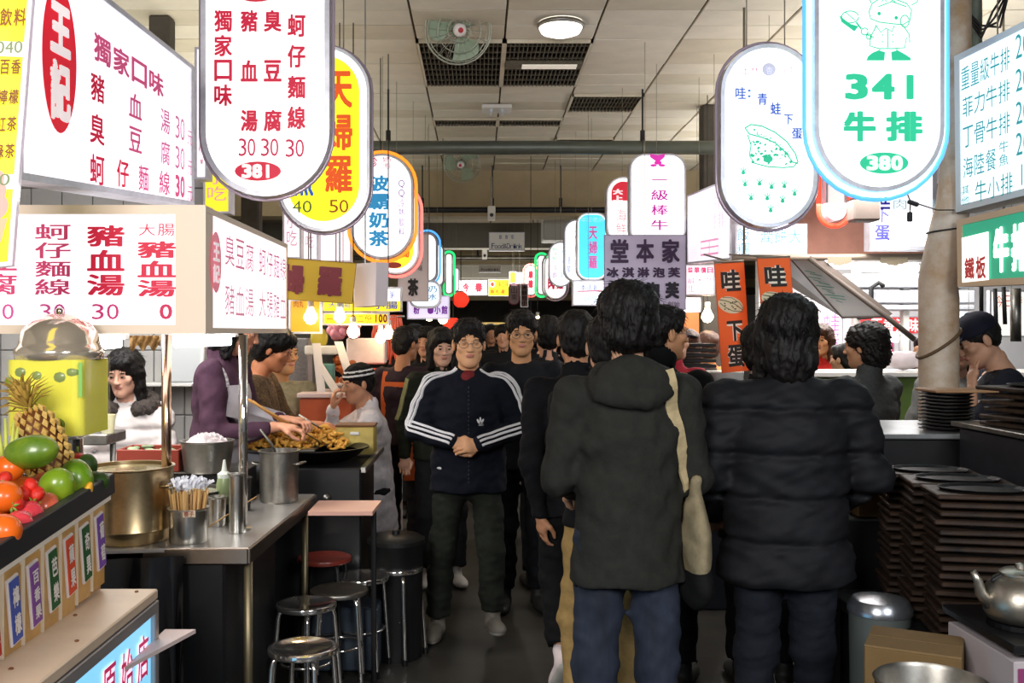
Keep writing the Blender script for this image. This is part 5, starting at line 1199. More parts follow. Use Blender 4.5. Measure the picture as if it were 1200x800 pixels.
person('customer in white jacket and striped knit hat eating at the left stalls', 441, 6.05, 1.64, rot=104, res=.011, top='#cfc8cc', bot='#2a2a2e', tone='#c48e70', hair='beanie', hem=.66, lod=1, seat=.66, lean=.08, head=(18, -8), shoe='#30302e',
       pose=dict(knL=(-.12, .25, .5), knR=(.12, .25, .5), anL=(-.12, .2, .09), anR=(.12, .2, .09), elR=(.2, .26, 1.0), wrR=(.05, .27, 1.19), hdR=(-.2, .0, 1), pmR=(0, -1, 0), elL=(-.22, .22, .92), wrL=(-.12, .38, 1.02)), curl=(.5, .8))
m_or = M('orange_apron', '#c05a26', .8, var=.1, scale=10, bump=.3)
def x_orange(c):
    bv = tree_of(c['top']); g = G(); TW = c['TW']; bk = c['Rz'] @ Vector((0, -1, 0))
    for s_ in (-1, 1):
        cores = []; outs = []
        for i in range(18):
            t = i/17; cores.append(TW((s_*(.115+.0*t), 0, 1.36-.62*t))); outs.append(bk+Vector((0, 0, .5*(1-min(1, t*4)))))
        ribbon(g, bv, cores, outs, .035, .005)
    cores = [TW((-.115+.23*i/8, 0, 1.30)) for i in range(9)]; ribbon(g, bv, cores, [bk]*9, .035, .005)
    for i in range(7):
        pass
    child(g, 'apron_straps', m_or, c, False)
    g = G(); vs = []
    for i in range(9):
        z = .98-.36*i/8
        for j in range(6):
            a = math.radians(-70+60*j/5); p = TW((math.cos(a)*.19*1.0, math.sin(a)*.17, z)); vs.append(p)
    fs = [(i*6+j, i*6+j+1, (i+1)*6+j+1, (i+1)*6+j) for i in range(8) for j in range(5)]
    n = len(vs); g.add(vs+[v+Vector((0, .006, 0)) for v in vs], fs+[tuple(q+n for q in f[::-1]) for f in fs]); child(g, 'apron', m_or, c)
person('stall keeper in plum shirt and orange apron straps seen from behind', 473, 6.9, 1.64, rot=-18, res=.012, top='#30202c', bot='#23232a', tone='#b07a58', hair='short', hem=.86, lod=1, topkind='shirt', extra=x_orange, head=(-25, -6), collar=False, vis_face=False)
# --- girl in white padded coat at the left
def x_fur(c):
    f = F((-.24, -.24, 1.2+c['up']), (.24, .24, 1.6+c['up']), .009)
    pts = [Vector((.14*math.sin(a), -.02-.11*math.cos(a), 1.44+c['up']-.05*(1-math.cos(a))*.5)) for a in np.linspace(-2.6, 2.6, 14)]
    for a_, b_ in zip(pts[:-1], pts[1:]): f.cap(a_, b_, .042, .042, .02)
    f.noise(.006, 70, 2); f.noise(.005, 140, 3); V, Q = f.mesh(); child(G().arrays(c['TA'](V), Q), 'fur_collar', M('dark_fur', '#3a322e', .8, var=.4, scale=60, bump=.5), c)
person('girl in white padded coat with dark fur collar seated at the back left', 149, 5.12, 1.6, rot=190, res=.011, top=M('white_padded', '#cdc6c4', .7, var=.05, scale=8, bump=.2), bot='#2a2a30', tone='#dba890', hair='long', hem=.70, lod=0, seat=.80, topkind='coat', extra=x_fur, head=(-14, -12), quilt=.12, headscale=1.0,
       pose=dict(elR=(.24, .10, .97), wrR=(.15, .28, .97), elL=(-.24, .1, .97), wrL=(-.12, .26, .97)), curl=(.7, .7))
# --- far crowd: heads and shoulders down the aisle
crowd = [(642, 6.2, 1.70, 5, '#2c2e30', 'short', 'person with pale grey collar seen just left of the hooded man\'s hair'), (486, 8.6, 1.66, 0, '#17181c', 'full', 'person with full black hair under the lavender sign'),
         (500, 7.9, 1.64, 165, '#15161a', 'long', 'long haired person in black behind the orange apron keeper'), (535, 9.8, 1.66, 10, '#202126', 'short', 'dark haired walker under the red lantern'),
         (560, 11.2, 1.70, 178, '#17181c', 'short', 'distant walker in black behind the track jacket man'), (575, 12.5, 1.72, 190, '#222226', 'short', 'distant walker facing the camera with bare brow'),
         (590, 10.5, 1.68, 170, '#1c1d22', 'full', 'distant walker left of the tall man with glasses'), (632, 9., 1.68, 0, '#17181c', 'full', 'dark figure right of the tall man with glasses'),
         (548, 14, 1.7, 0, '#222226', 'bob', 'far walker below the white sign with red characters'), (604, 14.5, 1.72, 0, '#1a1b20', 'short', 'far walker below the mauve oval sign'),
         (655, 7.6, 1.69, 10, '#101216', 'full', 'black haired person beyond the grey collar'), (618, 17, 1.7, 0, '#2a2326', 'short', 'farthest walker right of the aisle centre'), (583, 18, 1.7, 180, '#1e1e22', 'full', 'farthest walker in the aisle centre'),
         (515, 11.5, 1.66, 20, '#17181c', 'bob', 'dark walker near the left stalls in the distance'), (700, 8.2, 1.7, 0, '#15161a', 'short', 'walker hidden behind the hooded man'), (740, 7.1, 1.66, -10, '#1a1c22', 'full', 'walker between the hooded man and the crimson top')]
for (px, d, H, rt, tc, hr, lb) in crowd:
    person(lb, px, d, H, rot=rt, res=.018, top=tc, bot='#1a1b20', tone='#cf9c7e', hair=hr, hem=.8, lod=1 if d < 9.5 else 2, hands=d < 9)
# ------------------------------------------------------------------ stools
ORD = 'first second third fourth fifth sixth seventh eighth ninth tenth eleventh twelfth thirteenth fourteenth fifteenth sixteenth seventeenth'.split()
def stool(px, py, label, seatmat, legmat, rot, dd=None):
    s = (py-392)/1.15; d = FOC/s
    if dd: d = dd; s = FOC/d
    c = Vector(((px-VX)/s, d, 0)); up = (CAMZ-(py-392)/s)-.45; t = thing('round_stool', label, 'stool', c, 'round stools along the left counter')
    g = G(); g.lathe(c+Vector((0, 0, up)), [(0, .441), (.05, .4425), (.09, .447), (.108, .4515), (.118, .453), (.128, .449), (.131, .440), (.128, .431), (.118, .428), (.0, .430)], 40); g.build('seat', seatmat, t, 'auto')
    g = G(); g.tube([c+Vector((.105*math.cos(a), .105*math.sin(a), .20)) for a in np.linspace(0, 2*math.pi, 33)[:-1]], .006, 8, closed=True); g.build('ring', legmat, t, True)
    for k in range(4):
        a = math.radians(rot+90*k); u = Vector((math.cos(a), math.sin(a), 0)); pts = [c+u*.06+Vector((0, 0, .425+up)), c+u*.095+Vector((0, 0, .424+up)), c+u*.112+Vector((0, 0, .412+up)), c+u*.119+Vector((0, 0, .39+up)), c+u*.15+Vector((0, 0, .012))]
        g = G(); g.tube(pts, .0095, 10); l = g.build('leg', legmat, t, 'auto')
        g = G(); g.lathe(pts[-1]-Vector((0, 0, .012)), [(.013, 0), (.013, .03), (.010, .032)], 10); o = g.build('rubber_foot', m_black, l); o.location = (0, 0, 0)
m_chrome = M('chrome', '#e4e0dc', .09, .95, var=.06, scale=4)
stool(355, 757, 'chrome round stool nearest the camera under the counter corner', m_chrome, m_chrome, 30)
stool(359, 706, 'chrome round stool just behind the nearest one', m_chrome, m_chrome, 12)
stool(397, 690, 'third chrome stool, low and dull, touching the one with the bright pink reflection', m_steel2, m_chrome, 50)
stool(424, 674, 'chrome stool in the middle of the row with bright reflections', m_chrome, m_chrome, 35)
stool(465, 663, 'chrome stool closest to the track jacket man', m_chrome, m_chrome, 20)
stool(380, 652, 'red brown lacquered stool under the pink table', M('red_lacquer', '#7a2f26', .3), m_dark, 40, 4.68)

def bx_thing(name, label, cat, c, size, mat, ch=.006, group=None, part=None, R=None):
    g = G(); g.box(c, size, ch=ch, R=R); o = g.build(name, mat, None, False); tag(o, label, cat, group); return o

# ------------------------------------------------------------------ fruit and juice stand at the left edge
m_cream = M('cream_panel', '#d8bfa6', .45, var=.08, scale=5)
t = thing('juice_counter', 'cream topped counter with backlit blue shop panel at the lower left', 'counter', (-1.2, 2.2, 0))
g = G(); g.box((-1.17, 2.25, .835), (.44, 1.3, .03), ch=.004); g.build('top', m_cream, t)
g = G(); g.box((-1.19, 2.25, .41), (.38, 1.28, .82), ch=.004); g.build('body', M('cream_side', '#c9bfb8', .5), t)
g = G()
for z, hh in ((.80, .035), (.06, .035)): g.box((-.962, 2.25, z), (.03, 1.3, hh), ch=.003)
for y in (1.615, 2.885): g.box((-.962, y, .43), (.03, .03, .72), ch=.003)
g.build('panel_frame', M('frame_grey', '#a9a3a2', .4, .5), t)
S = Surf([(-.962, 1.63, .78), (-.962, 2.87, .78), (-.962, 2.87, .08), (-.962, 1.63, .08)])
S.n = Vector((1, 0, 0))
g = G(); g.add([S.at(0, 0), S.at(1, 0), S.at(1, 1), S.at(0, 1)], [(0, 1, 2, 3)]); g.build('panel', lit('#7fc6ea', 1.0), t)
g = G(); cl = [ink('#f6dcea', .9), ink('#c03060', .5)]
for i, ch in enumerate('原始店'):
    u0 = (.69, .795, .895)[i]
    write(g, S, ch, (u0, .05, u0+.08, .23), 0, .003, .08); write(g, S, ch, (u0, .05, u0+.08, .23), 1, .006, .01)
g.build('lettering', cl, t)
for (x, y) in ((-1.0, 2.86), (-1.08, 2.62), (-.985, 2.4), (-1.05, 2.2), (-1.0, 2.0)):
    g = G(); g.ell((x, y, .852), (.006, .006, .003), 8, 5); g.build('screw', M('rust_screw', '#8a5a3a', .5, .5), t)
# wing shelf
o = G().prism([(-.955, 2.64), (-.955, 2.98), (-.862, 2.98)], .694, .706).build('side_shelf', M('pink_shelf', '#d9c4c0', .5)); tag(o, 'small pinkish shelf board sticking out of the blue panel counter', 'shelf')
# label cabinet
t = thing('label_cabinet', 'tan cabinet with coloured flavour labels under the fruit tray', 'cabinet', (-1.2, 2.3, .85))
m_tan = M('amber_plastic', '#c89a5a', .35, var=.25, scale=7)
def ztop(y): return 1.115+(y-2.9)*.09
g = G(); y0, y1 = 1.65, 2.9
g.add([(-1.12, y0, .85), (-1.12, y1, .85), (-1.12, y1, ztop(y1)), (-1.12, y0, ztop(y0)), (-1.5, y0, .85), (-1.5, y1, .85), (-1.5, y1, ztop(y1)), (-1.5, y0, ztop(y0))], [(0, 1, 2, 3), (5, 4, 7, 6), (1, 5, 6, 2), (4, 0, 3, 7), (3, 2, 6, 7), (4, 5, 1, 0)]); g.build('body', M('tan_body', '#b8926a', .5, var=.2), t)
names = [('葡萄', '#7a4aa8'), ('奇異', '#245a2c'), ('蘋果', '#e0502a'), ('芭樂', '#245a2c'), ('百香果', '#8a52a0'), ('檸檬', '#4a5cb0'), ('草莓', '#c03428'), ('木瓜', '#e08a2a')]
for i, (nm, col) in enumerate(names):
    yc = 2.845-.105*i; zc = .99+(yc-2.845)*.1
    g = G(); g.box((-1.113, yc, zc-.005), (.018, .094, .235), ch=.004); pn = g.build('drawer_front', m_tan, t)
    Rl = Matrix.Rotation(math.radians(9), 3, 'X')
    g = G(); g.box((-1.101, yc, zc+.012), (.008, .056, .165), ch=.002, R=Rl); o = g.build('label_border', M('label_paper', '#e6dcd8', .5), pn); o.location = (0, 0, 0)
    g = G(); g.box((-1.0985, yc, zc+.012), (.008, .046, .152), R=Rl); o = g.build('label_strip', paint(col), pn); o.location = (0, 0, 0)
    def L(a, b): return Vector((-1.093, yc, zc+.012))+Rl @ Vector((0, a, b))
    S = Surf([L(-.016, .068), L(.016, .068), L(.016, -.068), L(-.016, -.068)]); S.n = Vector((1, 0, 0))
    g = G(); write(g, S, nm, (0, 0, 1, 1), 0, 0, .03, vert=True, pad=.25); o = g.build('lettering', paint('#f4ece6'), pn); o.location = (0, 0, 0)
    g = G(); g.box((-1.106, yc-.0525, zc), (.012, .006, .24)); g.build('divider', M('divider_cream', '#ead9bf', .5), t)
g = G(); g.box((-1.106, 2.275, ztop(2.275)+.005), (.035, 1.25, .012), R=Matrix.Rotation(.09, 3, 'X')); g.build('highlight_strip', M('pale_strip', '#f4e8d8', .4), t)  # cream strip paints the thin bright highlight along the cabinet's upper edge
# black tray
t = thing('fruit_tray', 'black edged sloping tray holding the fruit', 'tray', (-1.4, 2.3, 1.13))
Rt = Matrix.Rotation(.09, 3, 'X')
g = G(); g.box((-1.095, 2.275, ztop(2.275)+.045), (.03, 1.27, .06), ch=.003, R=Rt); g.box((-1.40, 2.91, ztop(2.91)+.04), (.62, .02, .06), ch=.003); g.box((-1.7, 2.275, ztop(2.275)+.045), (.02, 1.27, .06), ch=.003, R=Rt); g.build('rim', M('black_rim', '#26282b', .45), t)
g = G(); g.box((-1.40, 2.275, ztop(2.275)+.022), (.6, 1.25, .012), R=Rt); g.build('base', m_black, t)
o = G().box((-1.65, 2.3, .53), (.3, 1.2, 1.05), ch=.005).build('back_cabinet', m_black); tag(o, 'black cabinet holding the left side of the fruit tray', 'cabinet')
FR = 'fruit heaped in the tray'
def fruit(name, label, px, py, d, r, mat, rot=(0, 0, 0), stem=None, fn=None, cat='fruit'):
    c = P(px, py, d); Rr = Matrix.Rotation(math.radians(rot[1]), 3, 'Y') @ Matrix.Rotation(math.radians(rot[0]), 3, 'X') @ Matrix.Rotation(math.radians(rot[2]), 3, 'Z')
    t = thing(name, label, cat, c, FR); g = G(); g.ell(c, r, 26, 16, R=Rr, fn=fn); g.build('flesh' if name != 'strawberry' else 'berry', mat, t, True)
    if stem == 'stub':
        g = G(); a = c+Rr @ Vector((0, 0, r[2]*.92)); g.tube([a, a+Rr @ Vector((0, 0, .02))], .004, 6); g.build('stem', M('stem_green', '#6b7a2a', .6), t, True)
    if stem == 'calyx':
        g = G()
        for k in range(6):
            a = 2*math.pi*k/6; u = Rr @ Vector((math.cos(a), math.sin(a), .1)); w_ = Rr @ Vector((-math.sin(a), math.cos(a), 0)); top = c+Rr @ Vector((0, 0, r[2]*.96))
            g.add([top, top+u*.010+w_*.004, top+u*.022-Rr @ Vector((0, 0, .004)), top+u*.010-w_*.004, top+u*.010+Rr @ Vector((0, 0, .003))], [(0, 1, 4), (1, 2, 4), (2, 3, 4), (3, 0, 4)])
        g.build('calyx', M('leaf_green', '#7d9a3a', .6), t)
m_pap = M('papaya_skin', '#567a1e', .35, .0, col2='#93a52e', scale=9, coat=.3, bump=.05); m_man = M('mango_skin', '#5a8a16', .32, col2='#9bb02a', scale=6, coat=.3)
m_avo = M('avocado_skin', '#2f4a16', .45, var=.35, scale=20, bump=.3); m_ora = M('persimmon_skin', '#ee6a1a', .3, var=.12, scale=8, coat=.3)
m_tom = M('tomato_skin', '#e05a48', .28, col2='#ee8a50', scale=5, coat=.4); m_app = M('apple_skin', '#a81e28', .3, var=.25, scale=12, coat=.4); m_str = M('strawberry_skin', '#d62a1c', .4, var=.15, scale=50, bump=.5)
lobes = lambda n, a: (lambda u: 1+a*math.cos(n*math.atan2(u.y, u.x))*(1-u.z*u.z))
fruit('papaya', 'big green papaya lying in front of the pineapple', 37, 529, 2.62, (.046, .046, .072), m_pap, (0, 82, 0), fn=lobes(5, .03))
fruit('mango', 'green mango with yellow blush in front, lower one', 66, 571, 2.66, (.048, .044, .056), m_man, (10, 25, 0))
fruit('mango', 'green mango behind the first, nearer the tray end', 90, 562, 2.76, (.045, .044, .06), m_man, (0, -12, 0))
fruit('avocado', 'dark green avocado at the far end of the tray', 110, 566, 2.84, (.034, .034, .046), m_avo, (0, 75, 0))
fruit('avocado', 'dark avocado behind the mangoes beside the red apple', 101, 548, 2.9, (.032, .032, .042), m_avo, (0, 10, 0))
fruit('apple', 'dark red apple behind the green mangoes', 91, 541, 2.92, (.030, .030, .028), m_app, stem='stub')
fruit('persimmon', 'orange persimmon at the left under the papaya', 11, 548, 2.62, (.040, .040, .037), m_ora, stem='calyx')
fruit('persimmon', 'large orange persimmon cut by the left edge, middle one', 5, 582, 2.45, (.044, .044, .040), m_ora)
fruit('persimmon', 'orange persimmon lowest at the left edge', 4, 622, 2.3, (.042, .042, .040), m_ora)
fruit('tomato', 'shiny pinkish orange tomato nearest the tray rim', 52, 592, 2.58, (.038, .038, .034), m_tom, (30, 10, 0), fn=lobes(6, .04))
fruit('tomato', 'ribbed red tomato left of the pinkish orange one', 34, 602, 2.48, (.036, .036, .032), M('tomato_red', '#d8404a', .28, var=.15, scale=5, coat=.4), (25, -10, 0), fn=lobes(6, .06))
fruit('tomato', 'ribbed red tomato close to the lowest persimmon', 22, 613, 2.4, (.034, .034, .031), M('tomato_red', '#d8404a', .28), (25, 0, 0), fn=lobes(6, .06))
fruit('lime', 'lime tucked under the black tray corner behind the mangoes', 78, 548, 2.95, (.026, .026, .03), m_man)
for i, (px, py, d, lb) in enumerate(((36, 568, 2.52, 'strawberry left of the mango, upper right one'), (28, 578, 2.5, 'strawberry under the upper one, touching the ribbed tomato'), (44, 578, 2.52, 'strawberry against the lower mango'), (6, 560, 2.5, 'strawberry at the left edge on the persimmons'), (20, 590, 2.45, 'strawberry between persimmon and ribbed tomato'))):
    fruit('strawberry', lb, px, py, d, (.018, .018, .024), m_str, (20*i, 160+15*i, 0), stem='calyx', fn=lambda u: 1-.22*max(0, -u.z))
# orange wedge
c = P(102, 578, 2.74); t = thing('orange_wedge', 'cut orange wedge beside the avocado at the tray end', 'fruit', c, FR)
g = G(); vs = [c+Vector((.0, 0, 0))]; n = 12
g.ell(c, (.012, .024, .034), 18, 10, R=Matrix.Rotation(.3, 3, 'Y')); g.build('rind', M('orange_rind', '#ee9a1c', .4, bump=.2, scale=60), t, True)
g = G(); g.ell(c+Vector((.004, -.006, .002)), (.011, .020, .030), 18, 10, R=Matrix.Rotation(.3, 3, 'Y')); g.build('flesh', M('orange_flesh', '#f6b83c', .3), t, True)
# heap filler under the fruit
for i in range(16):
    rr = random.Random(i+50); px = rr.uniform(-30, 60); d = 2.25+(px+30)/90*.55+rr.uniform(0, .15); c = P(px, 0, d); z = ztop(d)+.075
    py = 392+(1.6-z)*FOC/d
    fruit('persimmon' if i % 2 else 'tomato', 'orange persimmon buried in the heap' if i % 2 else 'red tomato buried in the heap', px, py, d, (.036, .036, .034), m_ora if i % 2 else m_tom)
# pale stalks
t = thing('celery_stalk', 'pale yellow green celery stalks standing at the left edge', 'vegetable', P(8, 540, 2.66))
g = G()
for k, (x0, x1, y1) in enumerate(((4, -3, 498), (8, 6, 490), (12, 16, 493), (15, 21, 500), (2, -10, 505))): g.tube([P(x0, 548, 2.72), P((x0+x1)/2, 520, 2.74), P(x1, y1, 2.74)], [.007, .006, .003], 8)
g.build('stalk', M('celery_green', '#c9cf5a', .5, var=.15), t, True)
# pineapple
a = P(33, 478, 2.86); b = P(76, 588, 2.82); ax = (a-b).normalized(); L = (a-b).length; t = thing('pineapple', 'ripe pineapple leaning left with a spiky golden crown', 'fruit', b, FR)
Rp = frame_from(ax, (0, -1, 0)); prof = lambda u: .062*(max(0., 1-abs(2*u-1)**3.2))**.5+.001
g = G(); g.lathe(b, [(prof(i/14)*.93, L*i/14) for i in range(15)], 28, R=Rp); g.build('flesh', M('pineapple_groove', '#6a3a14', .6), t, True)
g = G(); nr = 11
for i in range(nr):
    u = (i+.7)/(nr+.4); rad = prof(u); m = 15
    for k in range(m):
        an = 2*math.pi*(k+.5*(i % 2))/m; hh = L/nr*.56; wa = math.pi/m*.9
        def q(da, dz, dr): return b+Rp @ Vector(((rad+dr)*math.cos(an+da), (rad+dr)*math.sin(an+da), u*L+dz))
        vs = [q(-wa, 0, -.001), q(0, -hh, -.001), q(wa, 0, -.001), q(0, hh, -.001), q(-wa*.5, 0, .006), q(0, -hh*.5, .006), q(wa*.5, 0, .006), q(0, hh*.5, .006), q(0, hh*.2, .010)]
        g.add(vs, [(0, 1, 5, 4), (1, 2, 6, 5), (2, 3, 7, 6), (3, 0, 4, 7), (4, 5, 8), (5, 6, 8), (6, 7, 8), (7, 4, 8)])
tag(g.build('eye', M('pineapple_eye', '#c8963c', .45, col2='#e6c478', scale=30), t), kind='stuff')
rr = random.Random(11)
for k in range(46):
    an = k*2.4; lay = k/46; u = Vector((math.cos(an), math.sin(an), 0)); ln = .05+.035*(1-abs(lay-.4)); op = 1.0-.85*lay
    base = b+Rp @ Vector((u.x*.012, u.y*.012, L*.99+.05*lay)); mid = base+Rp @ (Vector((u.x*op, u.y*op, 1.-.5*op)).normalized()*ln*.6); tip = mid+Rp @ (Vector((u.x*(op+.3), u.y*(op+.3), .6-.7*op)).normalized()*ln*.5)
    sd = (Rp @ Vector((-u.y, u.x, 0)))*.007; up_ = (Rp @ Vector((0, 0, 1)))*.002
    g = G(); g.add([base-sd, base+sd, mid-sd*.8, mid+sd*.8, tip, base-up_, mid-up_*2], [(0, 1, 3, 2), (2, 3, 4), (1, 5, 6, 3), (5, 0, 2, 6), (3, 6, 4), (6, 2, 4)]); g.build('leaf', M('pineapple_leaf', '#a88c3a', .5, col2='#dcb058', scale=14), t)
# juice dispenser
c = P(70, 392, 3.12); cx, cy = c.x, c.y; t = thing('juice_dispenser', 'clear dispenser of yellow green lime juice with a chrome dome lid', 'dispenser', (cx, cy, 1.2))
s = FOC/cy; z0 = 1.6-(510-392)/s; z1 = 1.6-(416-392)/s; hw = .124
def rbox(g, x, y, z0, z1, hw, r, seg=6):
    pts = []
    for sx, sy, a0 in ((1, 1, 0), (-1, 1, 90), (-1, -1, 180), (1, -1, 270)):
        for i in range(seg+1): a = math.radians(a0+90*i/seg); pts.append((x+sx*(hw-r)+r*math.cos(a), y+sy*(hw-r)+r*math.sin(a)))
    g.prism(pts, z0, z1); return g
m_juice = M('lime_juice', '#fff400', .25, var=.04, scale=4, coat=.5)
rbox(G(), cx, cy, z0+.01, z1-.012, hw-.006, .03).build('juice', m_juice, t)
g = rbox(G(), cx, cy, z0, z1+.005, hw, .033); g.build('tank', M('clear_acrylic', '#ffffff', .05, alpha=.10, coat=.5), t)
for k, (dx, dz, r_) in enumerate(((-.07, .0, .033), (-.02, -.01, .03), (.05, -.015, .036), (.085, .0, .028), (-.1, -.03, .026))):
    g = G(); g.ell((cx+dx, cy-hw+.026, z1-.05+dz), (r_, .024, r_*.85), 16, 10); g.build('lime', M('floating_lime', '#7f9418', .35, var=.2, coat=.3), t, True)
g = G(); g.lathe((cx, cy, 0), [(hw+.008, z1-.012), (hw+.01, z1+.018), (hw, z1+.028), (hw-.004, z1+.04), (hw-.01, z1+.075), (hw-.035, z1+.105), (hw-.075, z1+.124), (.03, z1+.132), (0, z1+.133)], 40); g.build('dome_lid', M('chrome_dome', '#efe0cc', .12, .72), t, True)
g = G(); g.ell((cx, cy, z1+.14), (.014, .014, .012), 14, 8); g.build('lid_knob', m_chrome, t, True)
g = G(); g.lathe((cx, cy, 0), [(.085, z0-.075), (.085, z0-.07), (.07, z0-.065), (.07, z0-.01), (.09, z0)], 32); g.build('base_ring', m_chrome, t, 'auto')
g = G(); g.lathe((cx+.05, cy-hw-.002, z0+.045), [(.0, .012), (.018, .01), (.02, 0)], 16, R=Matrix.Rotation(math.pi/2, 3, 'X')); g.build('tap_plug', M('tap_green', '#6a7a1c', .4), t, 'auto')
S = Surf([(cx+hw-.012, cy-hw-.004, z1-.02), (cx+hw-.001, cy-hw-.004, z1-.02), (cx+hw-.001, cy-hw-.004, z0+.13), (cx+hw-.012, cy-hw-.004, z0+.13)])
g = G(); g.slab([S.at(0, 0), S.at(1, 0), S.at(1, 1), S.at(0, 1)], .002); g.build('sticker', paint('#8fd070'), t)
for sx in (-1, 1):
    g = G(); g.tube([(cx+sx*.09, cy, z0-.07), (cx+sx*.09, cy, .86)], .014, 12); g.build('leg', m_chrome, t, True)
g = G(); g.lathe((cx, cy, 0), [(.13, .85), (.13, .865), (.11, .868), (0, .868)], 32); g.build('foot_plate', m_chrome, t, 'auto')

# ------------------------------------------------------------------ noodle stall
t = thing('noodle_counter', 'stainless steel counter with a bright reflecting top over the stools', 'counter', (-1.4, 4.0, 0))
pl = [(-2.3, 3.30), (-1.02, 3.46), (-.815, 3.46), (-.775, 4.62), (-1.04, 4.62), (-1.04, 4.36), (-2.3, 4.36)]
g = G(); g.prism(pl, .835, .85); g.build('worktop', M('polished_steel', '#e6e2de', .28, .8, var=.08, scale=6, bump=.02), t)
g = G(); g.box((-1.0, 3.455, .82), (.37, .012, .055), ch=.003); g.box((-.793, 4.04, .82), (.012, 1.17, .055), ch=.003, R=Matrix.Rotation(-.034, 3, 'Z')); g.build('edge', M('edge_steel', '#b3a293', .3, 1., var=.1), t)
g = G(); g.box((-1.55, 3.9, .40), (1.3, .86, .8), ch=.01); g.build('cabinet', m_black, t)
for (x, y) in ((-1.14, 3.50), (-.83, 3.52), (-.81, 4.55)):
    g = G(); g.tube([(x, y, .81), (x, y, 0)], .016, 10); g.build('leg', M('galvanised_leg', '#8d8064', .45, .8), t, True)
g = G(); g.prism([(-1.16, 3.48), (-1.10, 3.48), (-1.12, 3.49)], .6, .8); g.add([(-1.15, 3.47, .8), (-1.08, 3.47, .8), (-1.10, 3.47, .72), (-1.13, 3.47, .62), (-1.15, 3.47, .62)], [(0, 1, 2, 3, 4)]); g.build('bracket', M('tan_bracket', '#a98c62', .5, .4), t)
# black plastic drape
g = G(); n, m = 30, 16; vs = []
for i in range(n+1):
    u = i/n; x = -1.55+.52*u
    for j in range(m+1):
        v = j/m; z = .83-.80*v; y = 3.33-.02+.03*math.sin(u*22+v*2)*(.2+v)+.02*math.sin(u*47+1+v*5)*v-.05*v; vs.append((x+.06*v*math.sin(u*9), y+.10*u, z))
g.add(vs, [(i*(m+1)+j, i*(m+1)+j+1, (i+1)*(m+1)+j+1, (i+1)*(m+1)+j) for i in range(n) for j in range(m)]); g.add([(v[0], v[1]+.004, v[2]) for v in vs], [(i*(m+1)+j, (i+1)*(m+1)+j, (i+1)*(m+1)+j+1, i*(m+1)+j+1) for i in range(n) for j in range(m)])
o = g.build('plastic_drape', M('black_plastic', '#101012', .22, coat=.4), None, True); tag(o, 'black plastic sheet hanging behind the blue panel counter', 'sheet')
def post(px, d, zb, label, mat, r=.0165):
    c = P(px, 392, d); t = thing('steel_post', label, 'post', (c.x, c.y, zb), 'posts of the noodle stall'); g = G(); g.tube([(c.x, c.y, zb+.012), (c.x, c.y, 1.6)], r, 16); g.build('shaft', mat, t, True)
    g = G(); g.lathe((c.x, c.y, zb), [(.035, 0), (.035, .008), (.02, .014)], 20); g.build('flange', m_steel, t, 'auto')
post(195, 3.66, .85, 'pinkish steel post rising through the counter behind the big pot', M('post_steel_warm', '#c9a890', .2, 1.), .018)
post(285, 3.78, .85, 'polished steel post at the aisle corner of the noodle stall', m_chrome, .017)
def pot(label, px, d, z0, z1, r, mat, name='cooking_pot', rim=.006, fill=None, lid=False, handles=True, taper=.95, ribs=False, sides=True):
    c = P(px, 392, d); c.z = z0; t = thing(name, label, 'pot', c)
    h = z1-z0; pr = [(0, 0), (r*taper*.95, 0), (r*taper, .01)]
    if ribs: pr += [(r*.965, h*.15), (r*.98, h*.17), (r*.965, h*.19)]
    pr += [(r*.99, h*.82), (r, h-.008), (r+rim, h-.004), (r+rim, h), (r-.006, h), (r-.012, h*.6), (r*taper-.012, .02), (0, .015)]
    G().lathe(c, pr, 44).build('body', mat, t, 'auto')
    if handles:
        for sx in (-1, 1):
            g = G(); a = Vector((sx, -.3, 0)).normalized(); b_ = Vector((-a.y, a.x, 0)); g.tube([c+a*r*.98+b_*.03+Vector((0, 0, h*.75)), c+a*(r+.03)+b_*.028+Vector((0, 0, h*.77)), c+a*(r+.03)-b_*.028+Vector((0, 0, h*.77)), c+a*r*.98-b_*.03+Vector((0, 0, h*.75))], .005, 8); g.build('handle', mat, t, True)
    if fill:
        g = G(); seed = len(label); nn = 22; vs = []; rr_ = random.Random(seed)
        for i in range(nn+1):
            for k in range(36):
                a = 2*math.pi*k/36; ra = (r-.016)*i/nn; zz = h-.012+fill[1]*(1-(i/nn)**2)+.35*fill[1]*(math.sin(9*a+i)+math.sin(5*a-i*1.7)+math.sin(13*a+i*2.3))*(i/nn)*(1-i/nn)*1.5; vs.append(c+Vector((ra*math.cos(a), ra*math.sin(a), zz)))
        g.add(vs, [(i*36+k, (i+1)*36+k, (i+1)*36+(k+1) % 36, i*36+(k+1) % 36) for i in range(nn) for k in range(36)]); tag(g.build('contents', fill[0], t, False), kind='stuff')
    return t, c
m_broth = M('clear_broth', '#8a7e60', .1, var=.2); m_rice = M('white_noodles', '#d9cfd0', .6, var=.1, scale=40, bump=.5)
pot('large worn stainless stock pot between fruit tray and steel post', 152, 3.6, .851, 1.12, .155, M('brassy_steel', '#b9a27c', .3, 1., var=.35, scale=7, bump=.05), fill=(m_broth, .0), ribs=True)
pot('steel bowl heaped with white noodles in front of the plum cook', 243, 4.42, .985, 1.125, .115, m_steel2, fill=(m_rice, .04), handles=False, taper=.88)
pot('round steel strainer pot at the back left beside the red crate', 226, 3.98, .851, .975, .13, m_steel2, fill=(M('pale_soup', '#9a9a86', .15), 0))
pot('deep steel ladle pot in front of the wok', 327, 4.42, .851, 1.08, .088, m_steel2, fill=(M('dark_sauce', '#3a2c20', .15), 0), taper=.97)
pot('short dark sauce jar behind the aisle corner post', 283, 4.2, .851, .99, .04, m_dark, handles=False)
